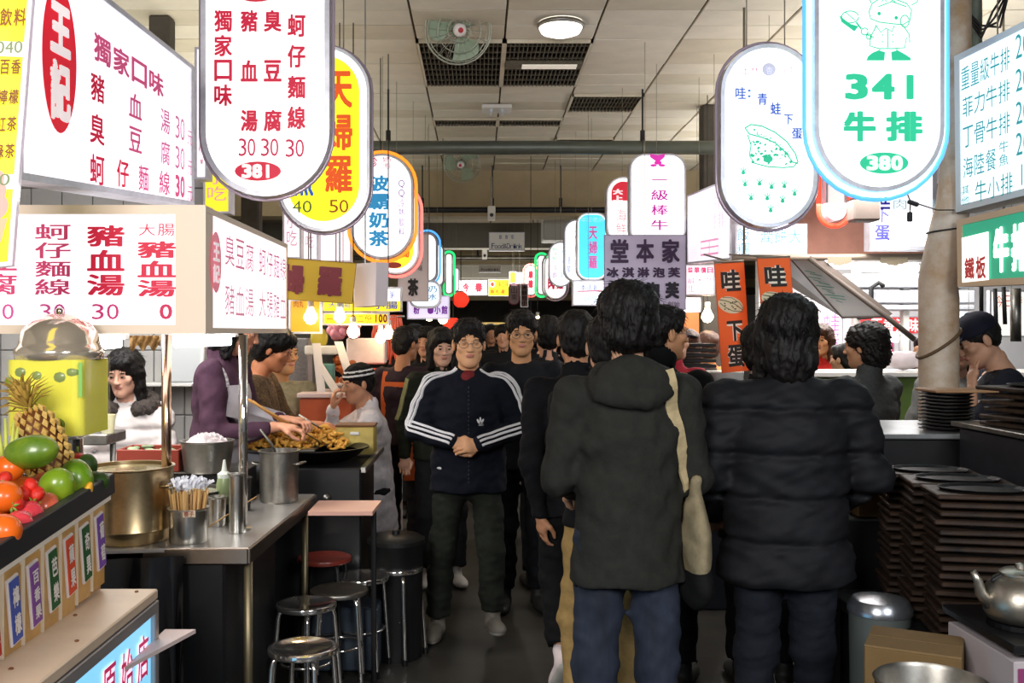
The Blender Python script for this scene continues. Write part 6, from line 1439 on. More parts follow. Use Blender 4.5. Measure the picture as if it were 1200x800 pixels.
pot('tall narrow steel cylinder by the aisle corner post', 277, 3.72, .851, 1.075, .027, m_steel, name='steel_cup', handles=False, taper=1.)
pot('small steel sauce cup behind the chopstick holder', 254, 3.86, .851, .965, .036, m_steel, name='steel_cup', handles=False)
# ladle
t = thing('ladle', 'steel ladle leaning in the deep pot at the wok', 'ladle', P(318, 520, 4.4)); g = G(); g.tube([P(330, 545, 4.42), P(318, 520, 4.4), P(305, 503, 4.38)], .006, 8); g.build('handle', m_steel2, t, True)
g = G(); g.ell(P(331, 552, 4.43), (.03, .03, .02), 14, 8); g.build('bowl', m_steel2, t, True)
# chopstick holder
t, c = pot('steel cylinder packed with wrapped chopsticks on the counter', 221, 3.56, .851, .975, .069, m_steel, name='chopstick_holder', handles=False, taper=1.)
S = Surf([P(214, 598, 3.56-.071), P(229, 598, 3.56-.071), P(229, 606, 3.56-.071), P(214, 606, 3.56-.071)])
g = G(); g.slab([S.at(0, 0), S.at(1, 0), S.at(1, 1), S.at(0, 1)], .002); g.build('sticker', paint('#d8c2a8'), t)
g = G(); write(g, S, '筷子', (.1, .1, .9, .9), 0, .002, .03); g.build('lettering', paint('#a05a4a'), t)
rr = random.Random(2)
for k in range(44):
    a = rr.uniform(0, 6.28); r_ = .058*math.sqrt(rr.random()); b0 = Vector((c.x+r_*math.cos(a)*.8, c.y+r_*math.sin(a)*.8, .87)); b1 = Vector((c.x+r_*math.cos(a)*1.25, c.y+r_*math.sin(a)*1.25, 1.035+rr.uniform(-.01, .012)))
    g = G(); g.tube([b0, b1], [.0035, .0045], 6); o = g.build('chopstick', M('bamboo', '#d0a468', .6), None, True); tag(o, 'bamboo chopstick end in the steel cylinder of wrapped chopsticks', 'chopstick', 'chopsticks in the holder')
g = G(); n = 0
for k in range(70):
    a = rr.uniform(0, 6.28); r_ = .066*math.sqrt(rr.random()); p = Vector((c.x+r_*math.cos(a), c.y+r_*math.sin(a), 1.04+rr.uniform(0, .02)))
    q = Vector((rr.uniform(-1, 1), rr.uniform(-1, 1), rr.uniform(.3, 1.4))).normalized(); s1 = q.orthogonal().normalized(); L_ = rr.uniform(.02, .04)
    g.add([p-s1*.007, p+s1*.007, p+q*L_+s1*.01, p+q*L_-s1*.004, p+q*L_*.5+q.cross(s1)*.007], [(0, 1, 4), (1, 2, 4), (2, 3, 4), (3, 0, 4)])
o = g.build('plastic_wrap', M('crumpled_film', '#e6e6ee', .3, coat=.3)); tag(o, 'crumpled clear film on the chopstick ends', 'wrapping', None, 'stuff')
# squeeze bottle
c = P(263, 392, 3.95); c.z = .851; t = thing('squeeze_bottle', 'green sauce squeeze bottle with a white nozzle', 'bottle', c)
G().lathe(c, [(0, 0), (.03, 0), (.032, .02), (.032, .15), (.026, .175)], 24).build('body', M('green_sauce', '#8f9f72', .3), t, 'auto'); G().lathe(c, [(.027, .173), (.028, .19), (.012, .2), (.005, .245), (.0, .246)], 20).build('nozzle', M('nozzle_white', '#dfe6dc', .4), t, 'auto'); G().lathe(c, [(.0325, .03), (.0328, .03), (.0328, .07), (.0325, .07)], 24).build('label_band', M('bottle_band', '#2a3836', .4), t, True)
o = G().box((-1.62, 5.3, .025), (.78, 1.1, .05), ch=.004).build('duckboard', M('duckboard_wood', '#4a3a2c', .8, var=.3)); tag(o, 'low wooden duckboard on which the plum sweater cook stands', 'board')
# stirring rod on the counter
t = thing('wooden_skewer', 'thin wooden skewer leaning from the counter against the post', 'skewer', P(240, 610, 3.7)); G().tube([P(243, 618, 3.62), P(300, 582, 4.1)], .003, 6).build('stick', M('bamboo', '#d0a468', .6), t, True)
# back counter and things on it
t = thing('back_counter', 'dark back counter carrying bowls behind the steel posts', 'counter', (-1.75, 4.6, 0)); G().box((-1.375, 4.54, .49), (.62, .30, .98), ch=.006).build('body', m_dark, t); G().box((-1.375, 4.54, .982), (.63, .31, .006)).build('top', m_steel2, t)
c = P(182, 535, 4.5); t = thing('red_crate', 'dull red plastic crate with vegetables between the posts', 'crate', (c.x, 4.5, .985)); mr = M('red_plastic', '#8a3424', .5)
for (dx, dy, sx, sy) in ((0, -.1, .28, .012), (0, .1, .28, .012), (-.135, 0, .012, .2), (.135, 0, .012, .2)): G().box((c.x+dx, 4.5+dy, 1.035), (sx, sy, .1), ch=.003).build('side', mr, t)
G().box((c.x, 4.5, .99), (.27, .2, .006)).build('bottom', mr, t)
g = G(); rr = random.Random(9)
for k in range(40): g.ell((c.x+rr.uniform(-.11, .11), 4.5+rr.uniform(-.08, .08), 1.06+rr.uniform(0, .02)), (.02, .018, .008), 8, 5, R=Matrix.Rotation(rr.random()*3, 3, 'Z'))
tag(g.build('contents', M('greens', '#8a9a78', .7, var=.4), t, True), kind='stuff')
# white cabinet and hanging bits on the tile wall
o = bx_thing('wall_cabinet', 'white wall cabinet on the tiled partition behind the plum cook', 'cabinet', P(222, 417, 5.6), (.24, .16, .30), M('cab_white', '#c9cdd0', .4), .01)
c = P(240, 430, 5.5); g = G(); g.tube([P(238, 392, 5.5), P(237, 430, 5.5), P(234, 470, 5.5), P(240, 500, 5.5), P(246, 470, 5.5), P(243, 440, 5.5)], .012, 8); o = g.build('hose', m_white, None, True); tag(o, 'white hose hanging down the tiled partition', 'hose')
o = G().box(P(150, 450, 5.6), (1.3, .17, .02), ch=.004).build('wall_ledge', m_white); tag(o, 'thin white ledge along the tiled partition', 'ledge')
t = thing('purple_flowers', 'bunch of faded purple flowers on top of the tile wall at left', 'flowers', P(130, 440, 5.6)); g = G(); rr = random.Random(4)
for k in range(60): g.ell(P(130+rr.uniform(-14, 16), 425+rr.uniform(-7, 9), 5.58), (.012, .012, .008), 7, 5)
tag(g.build('petals', M('faded_purple', '#7a5a74', .7, var=.3), t, True), kind='stuff'); g = G()
for k in range(8): g.tube([P(130+k-4, 448, 5.58), P(120+k*3, 428, 5.58)], .003, 5)
g.build('stems', M('stem_dull', '#4a5a3a', .7), t, True)
for i, (x0, x1, y, d, lb) in enumerate(((205, 270, 401, 4.6, 'lit fluorescent tube between the two steel posts'), (112, 141, 404, 4.9, 'lit fluorescent tube right of the chrome dome'))):
    a, b = P(x0, y, d), P(x1, y-3, d); t = thing('tube_lamp', lb, 'lamp', (a+b)/2); G().tube([a, b], .026, 14).build('tube', m_tube, t, True)
    G().box((a+b)/2+Vector((0, .03, .035)), ((b-a).length+.05, .05, .03), ch=.004).build('housing', m_white, t)
g = G(); n = 14; vs = []
for i in range(n+1):
    for j in range(6): vs.append(P(152+36*i/n, 393+j*3+4*math.sin(i*1.3)*j/5, 3.7+.02*math.sin(i*2+j)))
g.add(vs, [(i*6+j, i*6+j+1, (i+1)*6+j+1, (i+1)*6+j) for i in range(n) for j in range(5)]); o = g.build('paper_scrap', M('tan_paper', '#b9925a', .8, var=.2), None, True); tag(o, 'crumpled tan paper hanging under the front lightbox', 'paper')
# water dispenser machine, steel shelf behind left
o = bx_thing('steel_shelf', 'steel shelf behind the juice dispenser below the white coat', 'shelf', P(112, 512, 4.55), (.20, .24, .05), m_steel2, .006)
for dx in (-.08, .08): 
    c = P(112, 512, 4.55); ob = G().tube([(c.x+dx, c.y, 0), (c.x+dx, c.y, c.z)], .014, 8).build('leg', m_steel2, None, True); ob.parent = o; 
t = thing('juice_cup', 'small cup of yellow juice before the girl in white', 'cup', P(126, 502, 4.5)); c = P(126, 392, 4.5); c.z = P(0, 506, 4.55).z; G().lathe(c, [(0, 0), (.028, 0), (.036, .085), (.034, .085), (.026, .006), (0, .006)], 20).build('cup', M('cup_plastic', '#e6e2b8', .2, coat=.3), t, 'auto'); G().lathe(c, [(.0262, .008), (.0335, .07), (0, .07)], 20).build('juice', M('yellow_juice', '#d8c84a', .3), t, True)
# ------------------------------------------------------------------ wok stall
t = thing('wok_stand', 'black stove cabinet under the big wok', 'stove', (-.95, 5.15, 0)); G().box((-.835, 5.14, .47), (.50, .60, .94), ch=.008).build('body', m_black, t)
g = G(); g.box((-.575, 5.3, .93), (.03, .9, .03), ch=.004); g.build('edge_rail', m_steel, t)
for k in range(3):
    o = G().lathe((-.75-.12*k, 4.812, .80), [(0, .02), (.018, .018), (.02, 0)], 14, R=Matrix.Rotation(math.pi/2, 3, 'X')).build('knob', m_steel2, t, True)
c = P(373, 392, 5.1); c.z = .94; t = thing('iron_wok', 'wide black iron pan of frying oil between stall and aisle', 'wok', c)
G().lathe(c, [(0, 0), (.12, .004), (.20, .03), (.245, .07), (.262, .075), (.262, .082), (.24, .08), (.19, .04), (0, .02)], 48).build('pan', M('black_iron', '#1b1a19', .35, .7), t, 'auto')
G().lathe(c, [(.215, .058), (0, .058)], 40).build('oil', M('frying_oil', '#8a6a44', .12, var=.3), t, True)
c2 = P(330, 392, 5.15); c2.z = .96; t = thing('steel_rack', 'wire steel rack tray heaped with golden fried pieces', 'tray', c2)
G().box((c2.x-.02, c2.y+.02, 1.0), (.42, .22, .02), ch=.004).build('tray', m_steel2, t); 
for sx in (-.2, .16): G().box((c2.x+sx, c2.y+.02, .97), (.02, .2, .05)).build('foot', m_steel2, t)
def fry(cx, cy, cz, w_, h_, dp, n, seed, lb):
    g = G(); rr = random.Random(seed)
    for k in range(n):
        u = rr.uniform(-1, 1); v = rr.uniform(-1, 1); zz = h_*max(0, 1-u*u*.8-v*v*.5)*rr.random()**.4
        p = Vector((cx+u*w_, cy+v*dp, cz+zz)); q = Vector((rr.uniform(-1, 1), rr.uniform(-1, 1), rr.uniform(-.4, .4))).normalized(); s_ = q.orthogonal()*.012
        g.tube([p-q*.028, p+s_, p+q*.028], [.007, .010, .006], 6)
    o = g.build('fried_pieces', M('golden_batter', '#dc9428', .55, col2='#f4c060', scale=30, bump=.4), None, True); tag(o, lb, 'food', None, 'stuff')
fry(c2.x-.03, c2.y, 1.012, .17, .07, .1, 150, 3, 'golden fried pieces heaped on the rack tray, left pile')
fry(P(370, 0, 5.2).x, 5.24, 1.0, .16, .12, .08, 150, 6, 'taller pile of golden fried pieces behind the oil pan')
c = P(418, 392, 5.35); t = thing('yellow_tin', 'battered yellow tin box behind the wok rim', 'tin', (c.x, c.y, .95)); G().box((c.x, c.y, 1.03), (.205, .16, .15), ch=.006).build('body', M('yellow_tin_paint', '#b8a256', .5, var=.3, scale=9), t); G().box((c.x, c.y, 1.11), (.215, .17, .012), ch=.004).build('lid', M('rusty_lid', '#6a4428', .6, var=.3), t); G().box((c.x+.0, c.y-.085, 1.07), (.05, .012, .018), ch=.004).build('handle', m_white, t)
for i, (a, b, lb) in enumerate(((P(291, 468, 4.75), P(374, 517, 4.98), 'long wooden frying chopstick held over the wok, upper one'), (P(296, 470, 4.80), P(366, 520, 5.0), 'long wooden frying chopstick held over the wok, lower one'), (P(350, 486, 5.1), P(378, 503, 5.15), 'steel tongs in the hand of the woman in patterned blouse'))):
    o = G().tube([a, b], [.007, .004], 8).build('frying_chopstick' if i < 2 else 'tongs', M('cooking_bamboo', '#c08a48', .5) if i < 2 else m_steel, None, True); tag(o, lb, 'chopstick' if i < 2 else 'tongs')
# orange counter with displays
c = P(388, 392, 6.45); t = thing('orange_cabinet', 'orange brown laminate counter beyond the wok', 'counter', (c.x, c.y, 0)); G().box((c.x, c.y, .6), (.33, .45, 1.2), ch=.006).build('body', M('orange_laminate', '#b0502a', .5, var=.1), t); G().box((c.x+.01, c.y, 1.215), (.38, .5, .03), ch=.005).build('top', M('pale_top', '#d8c0bc', .4), t)
c = P(351, 392, 6.95); o = bx_thing('grey_locker', 'speckled grey upright box left of the menu stands', 'box', (c.x, c.y, .8), (.15, .2, 1.55), M('speckled_grey', '#8f8f98', .7, var=.25, scale=60), .006)
mp = M('card_white', '#d8d4d4', .6)
for i, (a, b, lb) in enumerate((((366, 402), (372, 460), 'upright white menu stand left on the orange counter'), ((368, 425), (392, 462), 'white menu card leaning right on the orange counter'), ((392, 400), (410, 455), 'white menu card leaning at the right end of the orange counter'))):
    p, q = P(*a, 6.4), P(*b, 6.35); 
    o = G().slab([p, p+Vector((.05, .02, 0)), q+Vector((.05, .02, 0)), q], .012).build('menu_card', mp); tag(o, lb, 'card')
o = bx_thing('cup_stack', 'teal and white paper cup stack between the menu cards', 'cup', P(385, 440, 6.5), (.08, .08, .16), M('teal_card', '#5a8a80', .6, var=.2), .01)
o = bx_thing('display_box', 'white snack display box above the menu cards', 'box', P(378, 410, 6.6), (.22, .15, .06), m_white, .008)
o = G().ell(P(374, 396, 6.7), (.06, .06, .075), 20, 12).build('pomelo', M('pomelo_skin', '#b8a83a', .5), None, True); tag(o, 'yellow pomelo shaped bundle above the display box', 'fruit')
g = G(); rr = random.Random(8)
for k in range(26): p = P(402+rr.uniform(-16, 16), 384+rr.uniform(-8, 10), 6.9+rr.uniform(0, .1)); g.ell(p, (.035, .03, .035), 8, 6)
g.tube([P(402, 384, 6.95), (P(402, 384, 6.95).x, 6.95, CH)], .003, 5)
o = g.build('pink_bags', M('pink_film', '#d890a8', .5, var=.2), None, True); tag(o, 'cluster of puffed pink plastic bags hanging behind the bulbs', 'bag', None, 'stuff')
g = G()
for k in range(22): p = P(405+rr.uniform(-12, 12), 432+rr.uniform(-12, 14), 6.6+rr.uniform(0, .1)); g.ell(p, (.028, .03, .024), 9, 6)
o = g.build('roast_meat', M('roast_orange', '#b8622a', .4, var=.3), None, True); tag(o, 'glazed orange brown roast pieces heaped beyond the menu cards', 'food', None, 'stuff')
o = bx_thing('white_carton', 'white boxes beyond the roast pieces', 'box', P(430, 411, 7.3), (.28, .2, .19), M('white_carton', '#cfc6c8', .6, var=.1, scale=12), .01)
o = bx_thing('red_tray', 'red orange tray on the stall beyond the knit hat', 'tray', P(436, 438, 7.2), (.34, .3, .08), M('red_tray_plastic', '#c0401c', .5), .01)
o = bx_thing('snack_counter', 'white stall counter behind the knit hat customer', 'counter', (P(425, 0, 7.3).x, 7.35, .62), (.55, .5, 1.24), M('stall_white', '#a89c98', .6, var=.2), .01)
for k in range(12):
    px = 438+k*2.9; a = P(px, 372, 7.65); L_ = 50+6*math.sin(k*2.1)
    pts = [a+Vector((.006*math.sin(j*1.3+k), 0, .02 if j == 0 else -L_/FOC*7.6*j/8)) for j in range(9)]
    o = G().tube(pts, [.012+.003*math.sin(j*2.4+k) for j in range(9)], 8).build('sausage_string', M('sausage_red', '#d8604a', .35, var=.2), None, True); tag(o, 'string of red sausages, '+ORD[k]+' from the left, behind the orange apron keeper', 'sausage', 'hanging sausage strings')
a, b = P(434, 371, 7.65), P(474, 371, 7.65); o = G().tube([a, b], .012, 8).build('hanging_rail', m_steel, None, True); tag(o, 'steel rail carrying the sausage strings', 'rail'); ob = G().tube([(a.x+.01, a.y, a.z), (a.x+.01, a.y, CH)], .006, 6).build('hanger', m_steel); ob.parent = o
for i, (px, py, d, lb) in enumerate(((364, 372, 5.6, 'bare lit bulb before the ochre board'), (398, 371, 6.3, 'bare lit bulb before the yellow price strip'), (414, 389, 6.3, 'bare lit bulb above the pink bags'), (455, 391, 7.0, 'bare lit bulb before the sausages'), (446, 396, 7.1, 'smaller lit bulb left of the sausage bulb'),
                          (519, 374, 10., 'lit bulb under the lavender sign'), (503, 371, 11., 'small far bulb over the left crowd'), (622, 381, 11., 'lit bulb right of the aisle centre'), (630, 377, 12.5, 'small bulb beside the crimson signs'), (829, 371, 8.2, 'lit bulb over the round headed cook'), (862, 374, 7.4, 'lit bulb between the orange banners'))):
    c = P(px, py, d); t = thing('light_bulb', lb, 'bulb', c, 'bare bulbs over the stalls'); r_ = .040 if d < 8 else .05
    G().lathe(c, [(0, -r_), (r_*.6, -r_*.8), (r_, -r_*.1), (r_*.9, r_*.4), (r_*.5, r_*1.1), (r_*.4, r_*1.5)], 18).build('glass', m_bulb, t, True)
    G().lathe(c+Vector((0, 0, r_*1.45)), [(r_*.45, 0), (r_*.5, r_*.2), (r_*.45, r_)], 12).build('socket', m_white, t, True); zt = CH if d < 11.9 else 3.45; G().tube([(c.x, c.y, c.z+r_*2.3), (c.x, c.y, zt)], .004, 5).build('flex', m_black, t)
# lanterns
for (px, py, r_, d, lb) in ((540, 351, .10, 12, 'round red paper lantern over the left crowd'), (531, 383, .11, 11.4, 'larger dim red lantern below, half hidden by heads')):
    c = P(px, py, d); t = thing('paper_lantern', lb, 'lantern', c); G().ell(c, (r_, r_, r_*1.0), 24, 16, fn=lambda u: 1+.03*math.cos(u.z*28)).build('shade', M('red_lantern', '#e8402c', .6, emit=.9, ecol='#f03a28'), t, True)
    for sg in (-1, 1): G().lathe(c+Vector((0, 0, sg*r_*.95)), [(r_*.35, -.01), (r_*.35, .01)], 16).build('cap', m_dark, t)
    G().tube([c+Vector((0, 0, r_)), (c.x, c.y, c.z+.6)], .006, 5).build('cord', m_black, t)
# far bright shop boards along both sides to close the rows
# pink table
t = thing('pink_table', 'narrow pink topped table behind the reflecting counter', 'table', (-.6, 4.4, 0)); g = G(); g.prism([(-.745, 4.26), (-.465, 4.26), (-.455, 4.55), (-.745, 4.55)], .815, .832); g.build('table_top', M('pink_laminate', '#d8a898', .35), t)
for (x, y) in ((-.485, 4.50),): G().tube([(x, y, 0), (x, y, .815)], .012, 8).build('leg', m_dark, t)
# black drum
c = P(464, 392, 4.9); c.z = 0; t = thing('black_drum', 'black lidded drum beside the chrome stools', 'drum', c); G().lathe(c, [(0, 0), (.13, 0), (.135, .55), (.14, .56), (.14, .57)], 36).build('body', m_black, t, 'auto'); G().lathe(c, [(.145, .565), (.145, .585), (.12, .60), (.02, .605), (.018, .625), (0, .627)], 36).build('lid', M('dull_lid', '#3f4040', .35, .8), t, 'auto')
c = P(402, 392, 4.73); o = bx_thing('blue_crate', 'blue grey plastic crate on the floor behind the stools', 'crate', (c.x, c.y, .16), (.36, .20, .30), M('blue_plastic', '#38424e', .5), .01)
# ------------------------------------------------------------------ right side
m_wd = M('dark_wood_tray', '#120e0c', .55, col2='#3e2a1c', scale=6, stretch=(1, 6, 1), bump=.2); m_ir = M('cast_iron', '#18181a', .5, .6)
def tray(x, y, z, rot, label, grp, w_=.25, l_=.36):
    R3 = rotz(rot); t = thing('wooden_tray', label, 'tray', (x, y, z), grp)
    g = G(); g.box((x, y, z+.009), (w_, l_, .016), ch=.004, R=R3); g.build('board', m_wd, t)
    g = G(); g.lathe((x, y, z+.016), [(w_*.36, 0), (w_*.42, .004), (w_*.45, .012), (w_*.43, .012), (w_*.38, .004), (0, .003)], 18, sy=l_/w_*.95, R=R3); g.build('iron_plate', m_ir, t)
rr = random.Random(21)
t = thing('low_shelf', 'black low shelf under the leaning tray stacks', 'shelf', (1.75, 3.2, 0)); G().box((1.63, 3.38, .6), (.58, .80, .04), ch=.004).build('board', m_black, t)
for x in (1.38, 1.88):
    for y in (3.02, 3.72): G().box((x, y, .29), (.04, .04, .58)).build('leg', m_black, t)
for si, (px, d, n, ws, lb) in enumerate(((1166, 3.15, 17, .26, 'dark wooden steak tray in the stack nearest the kettle'), (1131, 3.38, 17, .26, 'dark wooden steak tray in the middle stack'), (1097, 3.62, 17, .25, 'dark wooden steak tray in the rear stack'))):
    X = (px-VX)/FOC*d
    for k in range(n):
        tray(X+rr.uniform(-.008, .008), d+.06+rr.uniform(-.01, .01), .622+k*.0282, 78+rr.uniform(-3, 3), lb.replace('in the', ORD[n-1-k]+' from the top of the'), 'steak trays, stack %s' % ('near', 'middle', 'rear')[si], .22, ws*1.3)
t = thing('grill_cabinet', 'dark grey steel cabinet at the right edge below the cook', 'cabinet', (2.25, 3.4, 0)); G().box((2.27, 3.42, .615), (.7, 1.02, 1.23), ch=.006).build('body', M('grey_sheet', '#34343a', .45, .4, var=.25, scale=4), t); G().box((2.26, 3.42, 1.245), (.74, 1.04, .02), ch=.003).build('top', m_steel2, t); G().box((1.912, 2.98, .62), (.02, .02, 1.2)).build('corner_strip', M('tan_edge', '#8a7c62', .5, .4), t)
for k in range(6): tray(2.12+rr.uniform(-.02, .02), 3.55+rr.uniform(-.02, .02), 1.257+k*.0265, 12+rr.uniform(-4, 4), 'wooden tray '+ORD[5-k]+' from the top of the pile on the grey cabinet', 'trays on the grill cabinet', .34, .46)
t = thing('plate_counter', 'black counter with a pale worn top left of the grey cabinet', 'counter', (1.95, 4.3, 0)); G().box((1.98, 4.28, .59), (.7, .62, 1.18), ch=.006).build('body', m_black, t); G().box((1.96, 4.27, 1.19), (.76, .66, .02), ch=.004).build('top', M('worn_pale_top', '#9a9c9e', .3, .4, var=.2), t)
for k in range(11):
    x, y, z = 1.965, 4.12, 1.202+k*.0145; t = thing('iron_plate', 'black cast iron plate, '+ORD[10-k]+' from the top at the foot of the rusty column', 'plate', (x, y, z), 'cast iron plates by the column')
    G().lathe((x, y, z), [(0, .002), (.075, .002), (.095, .012), (.1, .012), (.1, .009), (.08, 0), (0, 0)], 26).build('dish', m_ir, t, 'auto'); G().box((x-.11+rr.uniform(-.004, .004), y-.02, z+.01), (.035, .03, .005), ch=.002).build('handle', m_ir, t)
o = G().box((2.0, 4.12, 1.367), (.26, .2, .012), ch=.003).build('wooden_board', M('pale_wood', '#a07a58', .6, var=.2)); tag(o, 'thin brown board lying on the iron plates', 'board')
# kettle
c = Vector(((1196-VX)/FOC*2.85, 2.85, .775)); t = thing('kettle', 'battered silver kettle with a curved spout at the right edge', 'kettle', c); m_al = M('battered_aluminium', '#b5aea2', .36, .95, var=.2, scale=6, bump=.25)
G().lathe(c, [(0, 0), (.085, 0), (.098, .02), (.102, .05), (.094, .09), (.07, .118), (.05, .128), (.05, .134)], 40).build('body', m_al, t, True); G().lathe(c+Vector((0, 0, .13)), [(.058, 0), (.058, .006), (.045, .014), (.015, .018), (.014, .03), (0, .034)], 30).build('lid', m_al, t, 'auto')
G().tube([c+Vector((-.088, 0, .045)), c+Vector((-.115, 0, .075)), c+Vector((-.125, 0, .115)), c+Vector((-.138, 0, .138))], [.022, .017, .012, .009], 14).build('spout', m_al, t, True)
G().tube([c+Vector((.085*math.cos(a), 0, .10+.035*math.sin(a))) for a in np.linspace(.2, 2.94, 14)], .006, 8).build('handle', m_dark, t, True)
t = thing('printed_carton', 'white carton with pink print under the kettle stove', 'carton', (1.7, 2.85, 0)); G().box((1.665, 2.86, .36), (.42, .38, .70), ch=.004).build('body', M('white_card', '#b9b0b4', .7), t)
S = Surf([(1.46, 2.669, .70), (1.86, 2.669, .70), (1.86, 2.669, .3), (1.46, 2.669, .3)]); g = G(); cols = [paint('#8a3a6a'), paint('#2a2a3a')]
stroke(g, S, [(.03, .04), (.97, .04), (.97, .96), (.03, .96)], .06, 0, closed=True); write(g, S, '強力', (.28, .1, .5, .5), 1, .002, .04, vert=True); stroke(g, S, ringpts(.39, .72, .12, .16), .04, 1, closed=True); g.build('print', cols, t)
o = G().box((1.69, 2.87, .743), (.48, .42, .025), ch=.004).build('stove_plate', m_black); tag(o, 'black stove plate that carries the silver kettle', 'stove'); G().lathe((c.x, c.y, .755), [(.05, 0), (.09, .002), (.09, .016), (.05, .018)], 24).build('burner_ring', m_ir, o)
bpy.data.objects[-1].name if False else None
# cardboard carton
t = thing('cardboard_carton', 'brown cardboard carton with faded red print beside the bin', 'carton', (1.27, 2.9, 0)); Rb = rotz(-28); cc = Vector((1.30, 2.93, .34))
m_cb = M('brown_cardboard', '#6c5431', .8, var=.15, scale=5, bump=.1); G().box(cc, (.26, .22, .68), ch=.003, R=Rb).build('body', m_cb, t)
g = G()
for sg in (-1, 1): g.box(cc+Rb @ Vector((0, sg*.055, .344)), (.258, .106, .006), R=Rb)
g.build('flap', M('cardboard_flap', '#7c6340', .8, var=.12), t)
A = lambda x, z: cc+Rb @ Vector((-.1315, x, z)); S = Surf([A(.09, .24), A(-.09, .24), A(-.09, .14), A(.09, .14)]); g = G(); write(g, S, '冷凍', (.1, .1, .9, .9), 0, -.001, .03); g.build('print', paint('#7a3028'), t)
c = P(1031, 392, 3.35); c.z = 0; t = thing('waste_bin', 'grey bin with a silver dome lid behind the cardboard carton', 'bin', c); G().lathe(c, [(0, 0), (.09, 0), (.1, .64), (.1, .66)], 32).build('body', M('bin_grey', '#4e5452', .5), t, 'auto'); G().lathe(c, [(.106, .655), (.106, .675), (.09, .70), (.03, .712), (0, .713)], 32).build('lid', M('silver_lid', '#b0b4bc', .25, .9), t, 'auto')
c = P(1092, 392, 2.42); c.z = 0; t = thing('steel_pail', 'round steel pail rim cut by the bottom edge', 'pail', c); G().lathe(c, [(0, 0), (.11, 0), (.132, .74), (.137, .745), (.132, .75), (.126, .74), (.11, .05), (0, .05)], 40).build('body', m_steel2, t, 'auto')
for sg in (-1, 1): G().ell(c+Vector((sg*.1, -.09, .75)), (.009, .009, .009), 8, 6).build('ear', m_chrome, t, True)
o = bx_thing('small_carton', 'small tan carton behind the puffer jacket sleeve', 'carton', P(1018, 585, 3.95), (.13, .12, .12), m_cb, .003); 
o = bx_thing('dark_bench', 'dark bench under the small tan carton', 'bench', (P(1018, 0, 3.95).x+.02, 4.0, .44), (.34, .3, .87), m_black, .006)
# green counter
t = thing('green_counter', 'olive green stall counter with white top edge on the right', 'counter', (3.1, 6.2, 0)); G().box((3.25, 6.3, .67), (2.7, .5, 1.34), ch=.006).build('body', M('olive_panel', '#6f8a48', .6, var=.08), t); G().box((3.25, 6.28, 1.355), (2.76, .56, .03), ch=.004).build('top', m_white, t)
# items on the green counter
for (px, py, w_, h_, cl, lb) in ((1058, 422, .24, .12, '#d8ccd0', 'pale plastic bag heap on the green counter'), (1150, 428, .2, .06, '#6a2a2a', 'dark red dish beside the cook on the green counter')):
    o = G().ell(P(px, py, 6.25)+Vector((0, 0, 0)), (w_/2, .08, h_/2), 16, 10, fn=lambda u: 1+.08*math.sin(u.x*7+u.z*5)).build('bag_heap' if 'bag' in lb else 'dish', M('item_'+cl.strip('#'), cl, .5, var=.15), None, True); tag(o, lb, 'bag' if 'bag' in lb else 'dish')
# steel cabinet & stacked trays under the orange banners
o = bx_thing('steel_cabinet', 'brushed steel cabinet below the left orange banner', 'cabinet', (P(848, 0, 6.3).x, 6.4, .68), (.24, .3, 1.37), m_steel, .006)
o = bx_thing('ice_chest', 'low dark chest in front of the brushed steel cabinet', 'chest', (P(840, 0, 5.7).x, 5.85, .52), (.34, .3, 1.04), M('dark_chest', '#3a3f4a', .4), .008)
for k in range(5): o = G().box(P(812, 428-6*k, 6.9), (.26, .3, .022), ch=.004).build('baking_tray', m_dark); tag(o, 'black baking tray '+ORD[4-k]+' from the top before the round headed cook', 'tray', 'black baking trays')
o = bx_thing('tray_counter', 'counter under the black baking trays', 'counter', (P(812, 0, 6.9).x, 6.95, .67), (.34, .4, 1.34), M('dark_panel', '#4a4440', .6), .006)
o = G().slab([P(795, 352, 9.1), P(870, 352, 9.1), P(870, 594, 9.1), P(795, 594, 9.1)], .06).build('orange_light_board', M('orange_light_board', '#d8824a', .7, var=.15)); tag(o, 'wall board painted with orange light behind the round headed cook', 'board')  # orange stall light on the backdrop is put into its colour
sign('glaring white lightbox behind the left orange banner', [(796, 348, 8.6), (840, 348, 8.6), (840, 366, 8.6), (796, 366, 8.6)], 0, .08, panel='#ffffff', k=1.5, hang=3.6)
# awning rail, tubes, slanting board, shelves, back signs
t = thing('awning_rail', 'tan rail over the green counter stall', 'rail', P(1000, 297, 6.)); G().tube([P(858, 302, 6.), P(1180, 300, 6.)], .02, 10).build('rail', M('tan_rail', '#a89a8a', .5, .3), t, True)
for px in (872, 1176):
    a = P(px, 300, 6.); G().tube([a, (a.x, 6., CH)], .008, 6).build('hanger', M('grey_rod', '#8f897c', .5, .5), t, True)
g = G()
for (px, w_) in ((984, 28), (1048, 32)):
    nn = 10; vs = []
    for i in range(nn+1): vs += [P(px-w_/2+w_*i/nn, 301, 5.97), P(px-w_/2+w_*i/nn, 308+5*abs(math.sin(i*1.4))*(1-abs(2*i/nn-1)), 5.97)]
    g.add(vs, [(2*i, 2*i+1, 2*i+3, 2*i+2) for i in range(nn)]); g.add([v+Vector((0, .006, 0)) for v in vs], [(2*i, 2*i+2, 2*i+3, 2*i+1) for i in range(nn)])
g.build('scalloped_trim', M('gold_trim', '#9a8e78', .6), t)
